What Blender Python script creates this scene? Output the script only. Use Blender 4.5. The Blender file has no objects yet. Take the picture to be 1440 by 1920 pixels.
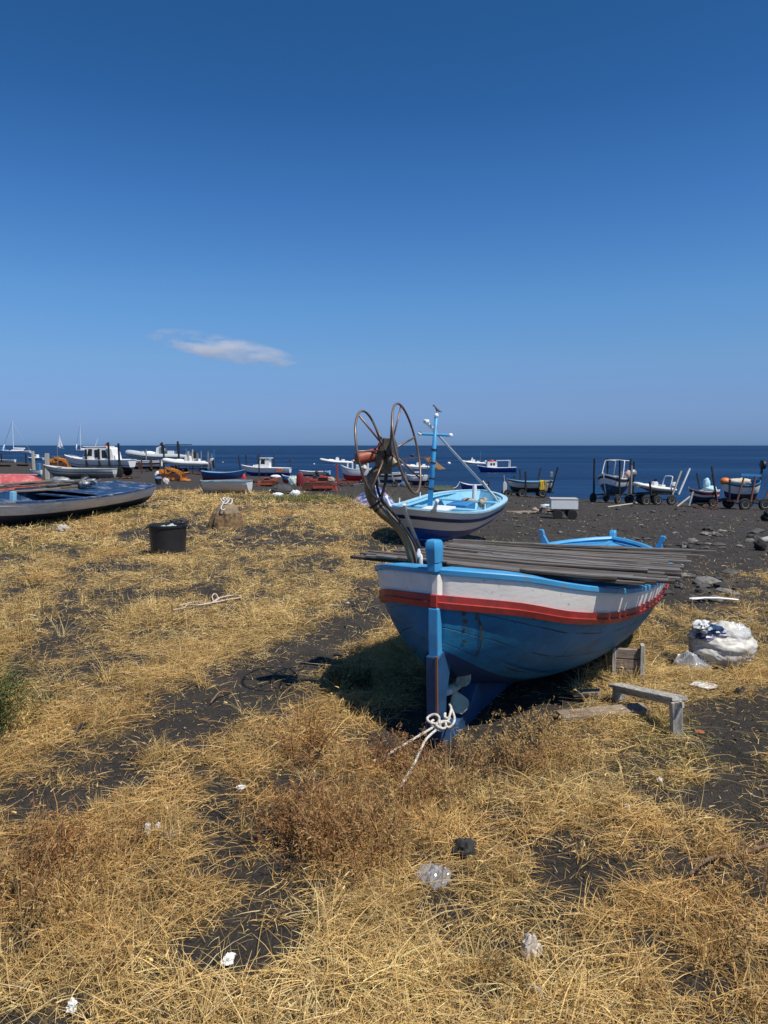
import bpy, math, random
import numpy as np
from mathutils import Vector, Matrix, Euler

C = bpy.context.scene
COL = C.collection
R = math.radians
random.seed(7)

# ------------------------------------------------------------------ camera, sky, sun, exposure
FPX = 1400.0                      # focal length in photo pixels (photo is 1440 x 1920)
PITCH = math.atan(125.0 / FPX)
EYE = 1.65
cam_d = bpy.data.cameras.new("camera")
cam = bpy.data.objects.new("camera", cam_d); COL.objects.link(cam)
cam.location = (0, 0, EYE)
cam.rotation_euler = (R(90) - PITCH, 0, 0)
cam_d.sensor_fit = 'VERTICAL'; cam_d.sensor_height = 24.0
cam_d.lens = 24.0 * FPX / 1920.0
cam_d.clip_start = 0.05; cam_d.clip_end = 60000
C.camera = cam

SUNV = Vector((0.46, -0.38, 1.0)).normalized()
sun_el = math.asin(SUNV.z); sun_az = math.atan2(SUNV.x, SUNV.y)
W = bpy.data.worlds.new("World"); C.world = W; W.use_nodes = True
nt = W.node_tree; nt.nodes.clear()
sky = nt.nodes.new('ShaderNodeTexSky'); sky.sky_type = 'NISHITA'; sky.sun_disc = False
sky.sun_elevation = sun_el; sky.sun_rotation = sun_az
sky.altitude = 0; sky.air_density = 1.0; sky.dust_density = 0.6; sky.ozone_density = 3.0
geo = nt.nodes.new('ShaderNodeTexCoord'); sep = nt.nodes.new('ShaderNodeSeparateXYZ')
ramp = nt.nodes.new('ShaderNodeValToRGB')
SKY_TINT = [(0.0056, (0.271, 0.471, 1.0)), (0.0199, (0.274, 0.432, 0.924)), (0.0584, (0.32, 0.443, 0.794)), (0.109, (0.375, 0.533, 0.776)), (0.1824, (0.36, 0.601, 0.839)), (0.2959, (0.251, 0.529, 0.823)), (0.396, (0.163, 0.424, 0.694)), (0.478, (0.14, 0.4, 0.634))]
for i_, (p_, c_) in enumerate(SKY_TINT):
    e_ = ramp.color_ramp.elements[0] if i_ == 0 else ramp.color_ramp.elements.new(p_)
    e_.position = p_; e_.color = (*c_, 1)
ramp.color_ramp.elements.remove(ramp.color_ramp.elements[-1])
mul = nt.nodes.new('ShaderNodeMix'); mul.data_type = 'RGBA'; mul.blend_type = 'MULTIPLY'; mul.inputs[0].default_value = 1
bg = nt.nodes.new('ShaderNodeBackground'); bg.inputs[1].default_value = 0.1376
out = nt.nodes.new('ShaderNodeOutputWorld')
L_ = nt.links.new
L_(geo.outputs['Generated'], sep.inputs[0]); L_(sep.outputs[2], ramp.inputs[0])
L_(sky.outputs[0], mul.inputs[6]); L_(ramp.outputs[0], mul.inputs[7]); L_(mul.outputs[2], bg.inputs[0]); L_(bg.outputs[0], out.inputs[0])

sl = bpy.data.lights.new("sun", 'SUN'); sl.energy = 5.0; sl.angle = R(0.53); sl.color = (1.0, 0.94, 0.84)
so = bpy.data.objects.new("sun", sl); COL.objects.link(so)
so.rotation_euler = SUNV.to_track_quat('Z', 'Y').to_euler()
C.view_settings.view_transform = 'Standard'; C.view_settings.look = 'None'
C.view_settings.exposure = 0.0; C.view_settings.gamma = 1.0; C.view_settings.use_curve_mapping = False
C.render.engine = 'CYCLES'
C.cycles.max_bounces = 6; C.cycles.volume_bounces = 4; C.cycles.transparent_max_bounces = 8

# ------------------------------------------------------------------ projection and terrain
cP, sP = math.cos(PITCH), math.sin(PITCH)
def proj(x, y, z):
    z = z - EYE
    d = y * cP - z * sP; v = y * sP + z * cP
    return 720 + FPX * x / d, 960 - FPX * v / d
def ray(px, py):
    cx = (px - 720) / FPX; cy = -(py - 960) / FPX
    return cx, cP + cy * sP, -sP + cy * cP
def at(px, py, Y):
    dx, dy, dz = ray(px, py); k = Y / dy
    return Vector((dx * k, Y, EYE + dz * k))
SEA = EYE - 4.85

def hash2(ix, iy, seed):
    h = (ix.astype(np.int64) * 374761393 + iy.astype(np.int64) * 668265263 + seed * 974634777) & 0xffffffff
    h = ((h ^ (h >> 13)) * 1274126177) & 0xffffffff
    h = h ^ (h >> 16)
    return (h & 0xffffff) / float(0xffffff)
def vnoise(x, y, seed=0):
    x = np.asarray(x, float); y = np.asarray(y, float)
    ix = np.floor(x); iy = np.floor(y); fx = x - ix; fy = y - iy
    fx = fx * fx * (3 - 2 * fx); fy = fy * fy * (3 - 2 * fy)
    a = hash2(ix, iy, seed); b = hash2(ix + 1, iy, seed); c = hash2(ix, iy + 1, seed); d = hash2(ix + 1, iy + 1, seed)
    return (a * (1 - fx) + b * fx) * (1 - fy) + (c * (1 - fx) + d * fx) * fy
def fbm(x, y, oct=4, seed=0):
    s = 0; a = 0.5; t = 0
    for i in range(oct):
        s = s + a * vnoise(x, y, seed + i * 17); t += a; a *= 0.5; x = x * 2.03 + 5.1; y = y * 2.03 + 1.7
    return s / t
def sstep(a, b, x):
    t = np.clip((x - a) / (b - a), 0, 1); return t * t * (3 - 2 * t)
U_S = [-.52, -.493, -.40, -.30, -.214, -.057, .03, .11, .236, .30, .36, .43, .514, .6]
D_S = [235, 226, 172, 150, 136, 113, 97, 83, 69, 66.5, 65, 63.5, 60.5, 58]
def ground(x, y):
    x = np.asarray(x, float); y = np.asarray(y, float)
    d = np.maximum(y, 0.5); u = np.clip(x / np.maximum(d, 1.0), -.6, .6)
    wr = sstep(-.12, .16, u)
    near = (1 - wr) * np.interp(d, [0, 4, 10, 28], [1.65, 1.65, 1.70, 1.72]) + wr * np.interp(d, [0, 4, 8.3, 10], [1.65, 1.65, 1.90, 1.95])
    d0 = 28 - 18.5 * sstep(-.10, .08, u)
    shore = np.interp(u, U_S, D_S)
    k = 0.62 + 0.50 * sstep(-.1, .12, u)
    t = np.clip((d - d0) / (shore - d0), 0, 1.35)
    end = near
    drop = end + (4.85 - end) * t ** k
    z = EYE - drop
    amp = np.interp(d, [0, 6, 15, 40], [.05, .06, .09, .12])
    z = z + amp * (fbm(x * .8, y * .8, 3, 3) - .5) * np.clip(1.15 - t, .0, 1)
    z = z + 0.018 * (fbm(x * 6, y * 6, 2, 9) - .5)
    z = z - .085 * np.exp(-(((x - .38) / .75) ** 2 + ((y - 3.95) / .75) ** 2))   # scoured hollow at the boat's foot
    return z
def G(x, y): return float(ground(x, y))
def hit(px, py, sea=False):
    dx, dy, dz = ray(px, py)
    if sea:
        k = (SEA - EYE) / dz; return Vector((dx * k, dy * k, SEA))
    Y = 1.2; prev = Y
    while Y < 300:
        k = Y / dy
        if EYE + dz * k <= G(dx * k, Y): break
        prev = Y; Y *= 1.02
    lo, hi = prev, Y
    for _ in range(24):
        m = (lo + hi) / 2; k = m / dy
        if EYE + dz * k <= G(dx * k, m): hi = m
        else: lo = m
    k = hi / dy
    return Vector((dx * k, hi, G(dx * k, hi)))

# bare-earth blobs of the real place, as ellipses: (photo x, y, rx, ry, strength)
BARE = [(705,1140,50,26,.8),(640,1185,65,27,1.),(565,1232,80,29,1.1),(480,1278,85,29,1.05),(405,1322,85,30,1.),(310,1378,90,30,.85),(200,1440,100,32,.8),(230,1470,60,30,.5),
        (60,1520,90,45,.8),(150,1500,50,25,.5),(700,1095,50,14,.35),(480,1780,70,35,.9),(500,1650,60,30,.2),
        (400,1800,60,35,.8),(1110,1640,65,32,.9),(1080,1690,50,30,.6),(1300,1850,60,45,.8),(1230,1770,90,25,.4),(1390,1500,60,60,.6),(1380,1400,80,45,.8),
        (1320,1350,40,30,.6),(1240,1210,60,50,.3),(1230,1500,50,20,.5),(1320,1240,60,25,.5),(700,1840,60,25,.3),(400,1540,60,45,.35),(420,1480,50,30,.4),(1420,1690,30,30,.7),
        (1300,1100,70,28,.9),(1225,1095,60,40,.9),(1420,1330,50,40,.5),(420,1010,170,22,.35),(560,1010,120,16,.4),(560,1060,130,10,.3),(150,1100,60,10,.4),(200,1055,60,10,.4),
        (560,945,80,6,.5),(260,1000,50,10,.3),(900,1330,190,60,.3),(560,1470,60,40,.5),(120,1190,60,20,.3),(130,1290,90,22,.3),(720,1030,60,14,.4)]
LUSH = [(745,1195,38,22,1.),(640,1262,50,22,.8),(560,1290,40,16,.4),(600,1120,90,22,.35),(690,1330,50,30,.5),(840,1490,150,80,.4),(100,1750,180,120,.5),(700,1650,160,100,.4),(600,960,110,18,.4),(700,1280,70,60,.5),(250,1160,120,50,.2),(1180,1450,120,60,.3),(1150,1850,80,70,.3),(860,1010,120,10,.3),(640,1620,100,90,.4)]
def straw_mask(x, y, z=None):
    if z is None: z = ground(x, y)
    px, py = proj(x, y, z)
    d = np.maximum(y, .5); u = x / d
    lim = np.interp(u, [-.6, -.3, -.2, -.05, .0, .05, .12, .3, .6], [32, 31, 30, 25, 21, 18.5, 17, 12.5, 11.5])
    edge = np.clip((lim - d) / (0.06 * lim) + (fbm(x * .7, y * .7, 3, 40) - .5) * 5, -1, 1) * .5 + .5
    b = np.full_like(px, .11)
    # right side beyond the boat thins out
    b = b - .45 * sstep(900, 1060, px) * sstep(1190, 1080, py)
    b = b - .10 * sstep(1060, 985, py) * sstep(350, 460, px) * sstep(900, 680, px)
    for (cx, cy, rx, ry, s) in BARE:
        q = ((px - cx) / rx) ** 2 + ((py - cy) / ry) ** 2
        b = b - s * 1.15 * np.exp(-q)
    for (cx, cy, rx, ry, s) in LUSH:
        q = ((px - cx) / rx) ** 2 + ((py - cy) / ry) ** 2
        b = b + s * .5 * np.exp(-q)
    n = fbm(x * .9, y * 1.1, 3, 60) - .5
    n2 = fbm(x * 4.2, y * 4.8, 3, 77) - .5
    n3 = fbm(x * 10, y * 15, 2, 88) - .5
    n4 = fbm(x * 5.5, y * 2.6, 3, 133) - .5
    m = .5 + b + n * 1.4 + n2 * 1.2 + n3 * 1.1 + n4 * (1.5 * sstep(5, 8, y))
    # trampled, bare earth under and around the grounded boat
    ls = (x - .345) * .474 + (y - 4.2) * .88; lw = (x - .345) * .88 - (y - 4.2) * .474
    foot = sstep(-.35, -.10, ls) * sstep(4.9, 4.6, ls) * sstep(.42, .2, np.abs(lw - .08)); foot = np.maximum(foot, sstep(-.45, -.2, ls) * sstep(1.3, .9, ls) * sstep(.5, .3, np.abs(lw - .10)))
    m = m - 1.1 * foot
    return np.clip(m, 0, 1) * edge

# ------------------------------------------------------------------ materials
MATS = {}
def mat(name, col, rough=.6, metal=0., var=.12, scale=6., bump=.15, dirt=None, dirt_amt=.0, dscale=3., spec=.5, trans=0., stretch=None, subs=0.):
    if name in MATS: return MATS[name]
    m = bpy.data.materials.new(name); m.use_nodes = True; n = m.node_tree; b = n.nodes['Principled BSDF']; lk = n.links.new
    tc = n.nodes.new('ShaderNodeTexCoord'); mp = n.nodes.new('ShaderNodeMapping')
    if stretch: mp.inputs['Scale'].default_value = stretch
    lk(tc.outputs['Object'], mp.inputs[0])
    nz = n.nodes.new('ShaderNodeTexNoise'); nz.inputs['Scale'].default_value = scale; nz.inputs['Detail'].default_value = 7; nz.inputs['Roughness'].default_value = .65
    lk(mp.outputs[0], nz.inputs['Vector'])
    r = n.nodes.new('ShaderNodeValToRGB'); r.color_ramp.elements[0].position = .3; r.color_ramp.elements[1].position = .72
    c = np.array(col[:3]); lo = c * (1 - var * 1.6); hi = np.minimum(c * (1 + var), .92)
    r.color_ramp.elements[0].color = (*lo, 1); r.color_ramp.elements[1].color = (*hi, 1)
    lk(nz.outputs[0], r.inputs[0]); cur = r.outputs[0]
    if dirt:
        n2 = n.nodes.new('ShaderNodeTexNoise'); n2.inputs['Scale'].default_value = dscale; n2.inputs['Detail'].default_value = 9; n2.inputs['Roughness'].default_value = .72
        lk(mp.outputs[0], n2.inputs['Vector'])
        r2 = n.nodes.new('ShaderNodeValToRGB'); r2.color_ramp.elements[0].position = .60 - dirt_amt * .3; r2.color_ramp.elements[1].position = .72 - dirt_amt * .2
        r2.color_ramp.elements[0].color = (0, 0, 0, 1); r2.color_ramp.elements[1].color = (1, 1, 1, 1)
        lk(n2.outputs[0], r2.inputs[0])
        mx = n.nodes.new('ShaderNodeMix'); mx.data_type = 'RGBA'; lk(r2.outputs[0], mx.inputs[0]); lk(cur, mx.inputs[6]); mx.inputs[7].default_value = (*dirt, 1)
        cur = mx.outputs[2]
    lk(cur, b.inputs['Base Color'])
    b.inputs['Roughness'].default_value = rough; b.inputs['Metallic'].default_value = metal
    b.inputs['Specular IOR Level'].default_value = spec
    if trans: b.inputs['Transmission Weight'].default_value = trans
    if bump:
        bp = n.nodes.new('ShaderNodeBump'); bp.inputs['Strength'].default_value = bump; bp.inputs['Distance'].default_value = .01
        lk(nz.outputs[0], bp.inputs['Height']); lk(bp.outputs[0], b.inputs['Normal'])
    MATS[name] = m; return m
def attr_mat(name, rough=.8, sub=.0, spec=.2, trans_mix=.25):
    m = bpy.data.materials.new(name); m.use_nodes = True; n = m.node_tree; b = n.nodes['Principled BSDF']; lk = n.links.new
    a = n.nodes.new('ShaderNodeAttribute'); a.attribute_name = 'Col'
    lk(a.outputs[0], b.inputs['Base Color']); b.inputs['Roughness'].default_value = rough; b.inputs['Specular IOR Level'].default_value = spec
    if trans_mix:
        t = n.nodes.new('ShaderNodeBsdfTranslucent'); lk(a.outputs[0], t.inputs[0])
        mx = n.nodes.new('ShaderNodeMixShader'); mx.inputs[0].default_value = trans_mix
        lk(b.outputs[0], mx.inputs[1]); lk(t.outputs[0], mx.inputs[2]); lk(mx.outputs[0], n.nodes['Material Output'].inputs[0])
    return m

# ------------------------------------------------------------------ object helpers
XF = {}
def tag(o, label=None, cat=None, group=None, kind=None):
    if label: o['label'] = label
    if cat: o['category'] = cat
    if group: o['group'] = group
    if kind: o['kind'] = kind
    return o
def thing(name, label, cat, loc=(0, 0, 0), rz=0., group=None, rot=None):
    o = bpy.data.objects.new(name, None); COL.objects.link(o); o.empty_display_size = .2
    o.location = loc; o.rotation_euler = rot if rot else (0, 0, rz)
    XF[o.name] = Matrix.Translation(Vector(loc)) @ o.rotation_euler.to_matrix().to_4x4()
    return tag(o, label, cat, group)
def copy_tree(o, parent=None):
    c = o.copy(); COL.objects.link(c)
    if parent: c.parent = parent
    for ch in list(o.children): copy_tree(ch, c)
    return c

class MB:
    def __init__(s): s.v = []; s.f = []; s.m = []; s.xf = None; s.attr = None
    def add(s, vs, fs, mi=0):
        o = len(s.v); s.v += [Vector(v) for v in vs]
        s.f += [tuple(i + o for i in f) for f in fs]; s.m += [mi] * len(fs); return s
    def box(s, c, d, rot=None, mi=0, taper=1.):
        c = Vector(c); hx, hy, hz = d[0] / 2, d[1] / 2, d[2] / 2
        vs = [Vector((x * hx * (taper if z > 0 else 1), y * hy * (taper if z > 0 else 1), z * hz)) for z in (-1, 1) for y in (-1, 1) for x in (-1, 1)]
        if rot is not None:
            M = Euler(rot).to_matrix() if not isinstance(rot, Matrix) else rot
            vs = [M @ v for v in vs]
        return s.add([v + c for v in vs], [(0, 2, 3, 1), (4, 5, 7, 6), (0, 1, 5, 4), (2, 6, 7, 3), (0, 4, 6, 2), (1, 3, 7, 5)], mi)
    def bar(s, a, b, w, h, up=(0, 0, 1), mi=0, bev=0.):
        a = Vector(a); b = Vector(b); d = (b - a).normalized(); up = Vector(up)
        if abs(d.dot(up)) > .98: up = Vector((1, 0, 0))
        x = d.cross(up).normalized(); y = x.cross(d).normalized()
        if bev <= 0: offs = [(-w/2, -h/2), (w/2, -h/2), (w/2, h/2), (-w/2, h/2)]
        else: offs = [(-w/2+bev, -h/2), (w/2-bev, -h/2), (w/2, -h/2+bev), (w/2, h/2-bev), (w/2-bev, h/2), (-w/2+bev, h/2), (-w/2, h/2-bev), (-w/2, -h/2+bev)]
        n = len(offs); vs = [p + x * o[0] + y * o[1] for p in (a, b) for o in offs]
        fs = [(i, (i + 1) % n, n + (i + 1) % n, n + i) for i in range(n)] + [tuple(range(n))[::-1], tuple(range(n, 2 * n))]
        return s.add(vs, fs, mi)
    def tube(s, pts, r, n=8, mi=0, closed=False, cap=True, sq=(1., 1.)):
        pts = [Vector(p) for p in pts]; N = len(pts); rs = r if isinstance(r, (list, tuple)) else [r] * N
        vs = []; pr = None
        for i, p in enumerate(pts):
            if closed: d = pts[(i + 1) % N] - pts[i - 1]
            else: d = pts[min(i + 1, N - 1)] - pts[max(i - 1, 0)]
            d.normalize()
            if pr is None:
                u = Vector((0, 0, 1)) if abs(d.z) < .9 else Vector((1, 0, 0)); x = d.cross(u).normalized()
            else: x = (pr - d * pr.dot(d)).normalized()
            pr = x; y = d.cross(x)
            for k in range(n):
                a = 2 * math.pi * k / n; vs.append(p + x * math.cos(a) * rs[i] * sq[0] + y * math.sin(a) * rs[i] * sq[1])
        fs = []
        for i in range(N if closed else N - 1):
            j = (i + 1) % N
            for k in range(n): fs.append((i * n + k, i * n + (k + 1) % n, j * n + (k + 1) % n, j * n + k))
        if cap and not closed: fs += [tuple(range(n))[::-1], tuple((N - 1) * n + k for k in range(n))]
        return s.add(vs, fs, mi)
    def cyl(s, a, b, r, n=16, mi=0, r2=None): return s.tube([a, b], [r, r if r2 is None else r2], n, mi)
    def lathe(s, prof, c=(0, 0, 0), axis='z', n=24, mi=0, M=None, cap=True):
        vs = []
        for (r, h) in prof:
            for k in range(n):
                a = 2 * math.pi * k / n
                v = Vector((r * math.cos(a), r * math.sin(a), h))
                if axis == 'y': v = Vector((v.x, v.z, -v.y))
                if axis == 'x': v = Vector((v.z, v.y, -v.x))
                if M is not None: v = M @ v
                vs.append(v + Vector(c))
        N = len(prof); fs = [(i * n + k, i * n + (k + 1) % n, (i + 1) * n + (k + 1) % n, (i + 1) * n + k) for i in range(N - 1) for k in range(n)]
        if cap: fs += [tuple(range(n))[::-1], tuple((N - 1) * n + k for k in range(n))]
        return s.add(vs, fs, mi)
    def grid(s, rows, mi=0, close=False):
        n = len(rows[0]); vs = [p for r in rows for p in r]; fs = []
        for i in range(len(rows) - 1):
            for k in range(n if close else n - 1):
                fs.append((i * n + k, i * n + (k + 1) % n, (i + 1) * n + (k + 1) % n, (i + 1) * n + k))
        return s.add(vs, fs, mi)
    def prism(s, poly, a, b, plane='xz', mi=0):
        def P(p, t): return (p[0], t, p[1]) if plane == 'xz' else ((p[0], p[1], t) if plane == 'xy' else (t, p[0], p[1]))
        n = len(poly); vs = [P(p, a) for p in poly] + [P(p, b) for p in poly]
        fs = [(i, (i + 1) % n, n + (i + 1) % n, n + i) for i in range(n)] + [tuple(range(n))[::-1], tuple(range(n, 2 * n))]
        return s.add(vs, fs, mi)
    def blob(s, c, r, amp=.15, fr=2., nu=20, nv=12, seed=0, mi=0, flat=None, ridged=False):
        c = Vector(c); rng = seed * 3.7
        from mathutils import noise as mn
        rows = []
        for i in range(nv + 1):
            th = math.pi * i / nv; row = []
            for k in range(nu):
                ph = 2 * math.pi * k / nu
                d = Vector((math.sin(th) * math.cos(ph), math.sin(th) * math.sin(ph), math.cos(th)))
                q = d * fr + Vector((rng, rng * .3, -rng))
                h = mn.fractal(q, .9, 2.1, 3)
                if ridged: h = .5 - abs(h) * 1.6
                p = Vector((d.x * r[0], d.y * r[1], d.z * r[2])) * (1 + amp * h)
                if flat is not None and p.z < flat: p.z = flat
                row.append(p + c)
            rows.append(row)
        return s.grid(rows, mi, True)
    def build(s, name, mats, parent=None, smooth=False, world=False, bevel=0., sub=0, recalc=True, auto=None):
        me = bpy.data.meshes.new(name)
        vs = s.v
        if world and parent is not None:
            p = parent
            while p.name not in XF: p = p.parent
            Mi = XF[p.name].inverted(); vs = [Mi @ v for v in vs]
        me.from_pydata([tuple(v) for v in vs], [], s.f)
        if not isinstance(mats, (list, tuple)): mats = [mats]
        for m in mats: me.materials.append(m)
        me.polygons.foreach_set('material_index', s.m)
        if recalc:
            import bmesh
            bm = bmesh.new(); bm.from_mesh(me); bmesh.ops.remove_doubles(bm, verts=bm.verts, dist=1e-5); bmesh.ops.recalc_face_normals(bm, faces=bm.faces); bm.to_mesh(me); bm.free()
        if smooth:
            me.polygons.foreach_set('use_smooth', [True] * len(me.polygons))
            if auto: me.set_sharp_from_angle(angle=R(auto))
        o = bpy.data.objects.new(name, me); COL.objects.link(o)
        if parent is not None: o.parent = parent
        if bevel:
            b = o.modifiers.new('b', 'BEVEL'); b.width = bevel; b.segments = 2; b.limit_method = 'ANGLE'
        if sub:
            b = o.modifiers.new('s', 'SUBSURF'); b.levels = sub; b.render_levels = sub
        return o
def cr(pts, n=6, closed=False):
    """catmull-rom through points"""
    P = [Vector(p) for p in pts]; N = len(P); o = []
    for i in range(N if closed else N - 1):
        if closed: a, b, c, d = P[i - 1], P[i], P[(i + 1) % N], P[(i + 2) % N]
        else: a, b, c, d = P[max(i - 1, 0)], P[i], P[i + 1], P[min(i + 2, N - 1)]
        for k in range(n):
            t = k / n; o.append(.5 * ((2 * b) + (c - a) * t + (2 * a - 5 * b + 4 * c - d) * t * t + (3 * b - a - 3 * c + d) * t ** 3))
    if not closed: o.append(P[-1])
    return o
def lerp(a, b, t): return a + (b - a) * t
def npmesh(name, V, F, mats, col=None, attrs=None, smooth=False, mi=None):
    me = bpy.data.meshes.new(name); nv = len(V); nf, k = F.shape
    me.vertices.add(nv); me.vertices.foreach_set('co', V.astype(np.float32).ravel())
    me.loops.add(nf * k); me.loops.foreach_set('vertex_index', F.astype(np.int32).ravel())
    me.polygons.add(nf); me.polygons.foreach_set('loop_start', np.arange(nf, dtype=np.int32) * k)
    try: me.polygons.foreach_set('loop_total', np.full(nf, k, dtype=np.int32))
    except Exception: pass
    if smooth: me.polygons.foreach_set('use_smooth', np.ones(nf, dtype=bool))
    for m in mats: me.materials.append(m)
    if mi is not None: me.polygons.foreach_set('material_index', mi.astype(np.int32))
    me.update(calc_edges=True)
    if col is not None:
        a = me.color_attributes.new('Col', 'BYTE_COLOR', 'POINT'); c4 = np.ones((nv, 4), np.float32); c4[:, :3] = np.clip(col, 0, 1)
        a.data.foreach_set('color', c4.ravel())
    for kx, vv in (attrs or {}).items():
        a = me.attributes.new(kx, 'FLOAT', 'POINT'); a.data.foreach_set('value', vv.astype(np.float32))
    o = bpy.data.objects.new(name, me); COL.objects.link(o); return o

# ------------------------------------------------------------------ ground sheet
def make_ground():
    ds = np.concatenate([np.linspace(-4, 1.0, 14), 1.0 * (75 / 1.0) ** (np.linspace(0, 1, 460)[1:]), np.linspace(75, 260, 70)[1:], [300]])
    us = np.concatenate([np.linspace(-1.6, -.62, 14), np.linspace(-.6, .6, 460), np.linspace(.62, 1.6, 14)])
    D, U = np.meshgrid(ds, us, indexing='ij')
    Wd = np.maximum(D, 0) + 2.5 * np.exp(-np.maximum(D, 0) / 2.)
    X = U * Wd; Z = ground(X, D)
    sh = np.interp(np.clip(X / np.maximum(D, 1), -.52, .6), U_S, D_S)
    Z = np.where(D > sh, np.minimum(Z, SEA - .25 - .02 * (D - sh)), Z)
    m = straw_mask(X, D, Z)
    m = np.where(D < .3, .6, m)
    wet = np.clip((D / sh - .93) / .05, 0, 1)
    # small lumps
    Z = Z + .02 * m * fbm(X * 14, D * 14, 2, 5) * (D < 20) + .022 * (fbm(X * 3.1, D * 3.1, 3, 15) - .5) * (D < 60)
    V = np.stack([X, D, Z], -1).reshape(-1, 3)
    r, c = D.shape; idx = np.arange(r * c).reshape(r, c)
    F = np.stack([idx[:-1, :-1], idx[:-1, 1:], idx[1:, 1:], idx[1:, :-1]], -1).reshape(-1, 4)
    m_ = bpy.data.materials.new('volcanic_sand'); m_.use_nodes = True; n = m_.node_tree; b = n.nodes['Principled BSDF']; lk = n.links.new
    g = n.nodes.new('ShaderNodeNewGeometry')
    def noise(s, det=8, rough=.6, stretch=None):
        x = n.nodes.new('ShaderNodeTexNoise'); x.inputs['Scale'].default_value = s; x.inputs['Detail'].default_value = det; x.inputs['Roughness'].default_value = rough
        if stretch:
            mp = n.nodes.new('ShaderNodeMapping'); mp.inputs['Scale'].default_value = stretch[0]; mp.inputs['Rotation'].default_value = (0, 0, stretch[1]); lk(g.outputs['Position'], mp.inputs[0]); lk(mp.outputs[0], x.inputs['Vector'])
        else: lk(g.outputs['Position'], x.inputs['Vector'])
        return x
    def rmp(src, els):
        x = n.nodes.new('ShaderNodeValToRGB'); e = x.color_ramp.elements
        e[0].position, e[0].color = els[0][0], (*els[0][1], 1); e[1].position, e[1].color = els[-1][0], (*els[-1][1], 1)
        for p, c_ in els[1:-1]: q = e.new(p); q.color = (*c_, 1)
        lk(src, x.inputs[0]); return x
    sand = rmp(noise(2.2).outputs[0], [(.3, (.042, .036, .030)), (.55, (.060, .051, .042)), (.75, (.090, .077, .063))])
    grain = rmp(noise(90, 3).outputs[0], [(.35, (.6, .6, .6)), (.52, (1, 1, 1)), (.72, (1.0, 1.0, 1.0)), (.80, (2.4, 2.3, 2.2))])
    mu = n.nodes.new('ShaderNodeMix'); mu.data_type = 'RGBA'; mu.blend_type = 'MULTIPLY'; mu.inputs[0].default_value = .9
    lk(sand.outputs[0], mu.inputs[6]); lk(grain.outputs[0], mu.inputs[7])
    f1 = noise(16, 4, .6, ((1, 7, 1), .5)); f2 = noise(14, 4, .6, ((7, 1, 1), .25)); f3 = noise(20, 4, .6, ((6, 1, 1), 1.1))
    mxx = n.nodes.new('ShaderNodeMath'); mxx.operation = 'MAXIMUM'; lk(f1.outputs[0], mxx.inputs[0]); lk(f2.outputs[0], mxx.inputs[1])
    mx3 = n.nodes.new('ShaderNodeMath'); mx3.operation = 'MAXIMUM'; lk(mxx.outputs[0], mx3.inputs[0]); lk(f3.outputs[0], mx3.inputs[1])
    straw = rmp(mx3.outputs[0], [(.45, (.045, .034, .02)), (.56, (.15, .105, .048)), (.72, (.36, .26, .12))])
    at_ = n.nodes.new('ShaderNodeAttribute'); at_.attribute_name = 'straw'
    cov = n.nodes.new('ShaderNodeMath'); cov.operation = 'MULTIPLY_ADD'; lk(mx3.outputs[0], cov.inputs[0]); cov.inputs[1].default_value = 1.6
    sb = n.nodes.new('ShaderNodeMath'); sb.operation = 'SUBTRACT'; lk(at_.outputs['Fac'], sb.inputs[0]); sb.inputs[1].default_value = 1.12
    lk(sb.outputs[0], cov.inputs[2])
    cl = rmp(cov.outputs[0], [(.15, (0, 0, 0)), (.45, (1, 1, 1))])
    mx = n.nodes.new('ShaderNodeMix'); mx.data_type = 'RGBA'; lk(cl.outputs[0], mx.inputs[0]); lk(mu.outputs[2], mx.inputs[6]); lk(straw.outputs[0], mx.inputs[7])
    wa = n.nodes.new('ShaderNodeAttribute'); wa.attribute_name = 'wet'
    mw = n.nodes.new('ShaderNodeMix'); mw.data_type = 'RGBA'; lk(wa.outputs['Fac'], mw.inputs[0]); lk(mx.outputs[2], mw.inputs[6]); mw.inputs[7].default_value = (.022, .022, .024, 1)
    lk(mw.outputs[2], b.inputs['Base Color']); b.inputs['Roughness'].default_value = .9; b.inputs['Specular IOR Level'].default_value = .25
    bn = noise(35, 8, .75); bp = n.nodes.new('ShaderNodeBump'); bp.inputs['Strength'].default_value = .9; bp.inputs['Distance'].default_value = .025
    lk(bn.outputs[0], bp.inputs['Height']); bn2 = noise(5, 6, .7); bp2 = n.nodes.new('ShaderNodeBump'); bp2.inputs['Strength'].default_value = .8; bp2.inputs['Distance'].default_value = .12
    lk(bn2.outputs[0], bp2.inputs['Height']); lk(bp.outputs[0], bp2.inputs['Normal']); lk(bp2.outputs[0], b.inputs['Normal'])
    o = npmesh('ground', V, F, [m_], attrs={'straw': m.ravel(), 'wet': wet.ravel()}, smooth=True)
    tag(o, kind='structure')
    # sea
    m_ = bpy.data.materials.new('sea_water'); m_.use_nodes = True; n = m_.node_tree; b = n.nodes['Principled BSDF']; lk = n.links.new
    g = n.nodes.new('ShaderNodeNewGeometry')
    b.inputs['Roughness'].default_value = .42; b.inputs['IOR'].default_value = 1.33
    b.inputs['Specular IOR Level'].default_value = .15
    def nz(sc, st, det=6):
        mp = n.nodes.new('ShaderNodeMapping'); mp.inputs['Scale'].default_value = st; lk(g.outputs['Position'], mp.inputs[0])
        x = n.nodes.new('ShaderNodeTexNoise'); x.inputs['Scale'].default_value = sc; x.inputs['Detail'].default_value = det; lk(mp.outputs[0], x.inputs['Vector']); return x
    big = nz(.013, (.30, 1.5, 1), 9)
    r = n.nodes.new('ShaderNodeValToRGB'); r.color_ramp.elements[0].position = .38; r.color_ramp.elements[1].position = .66
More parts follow.
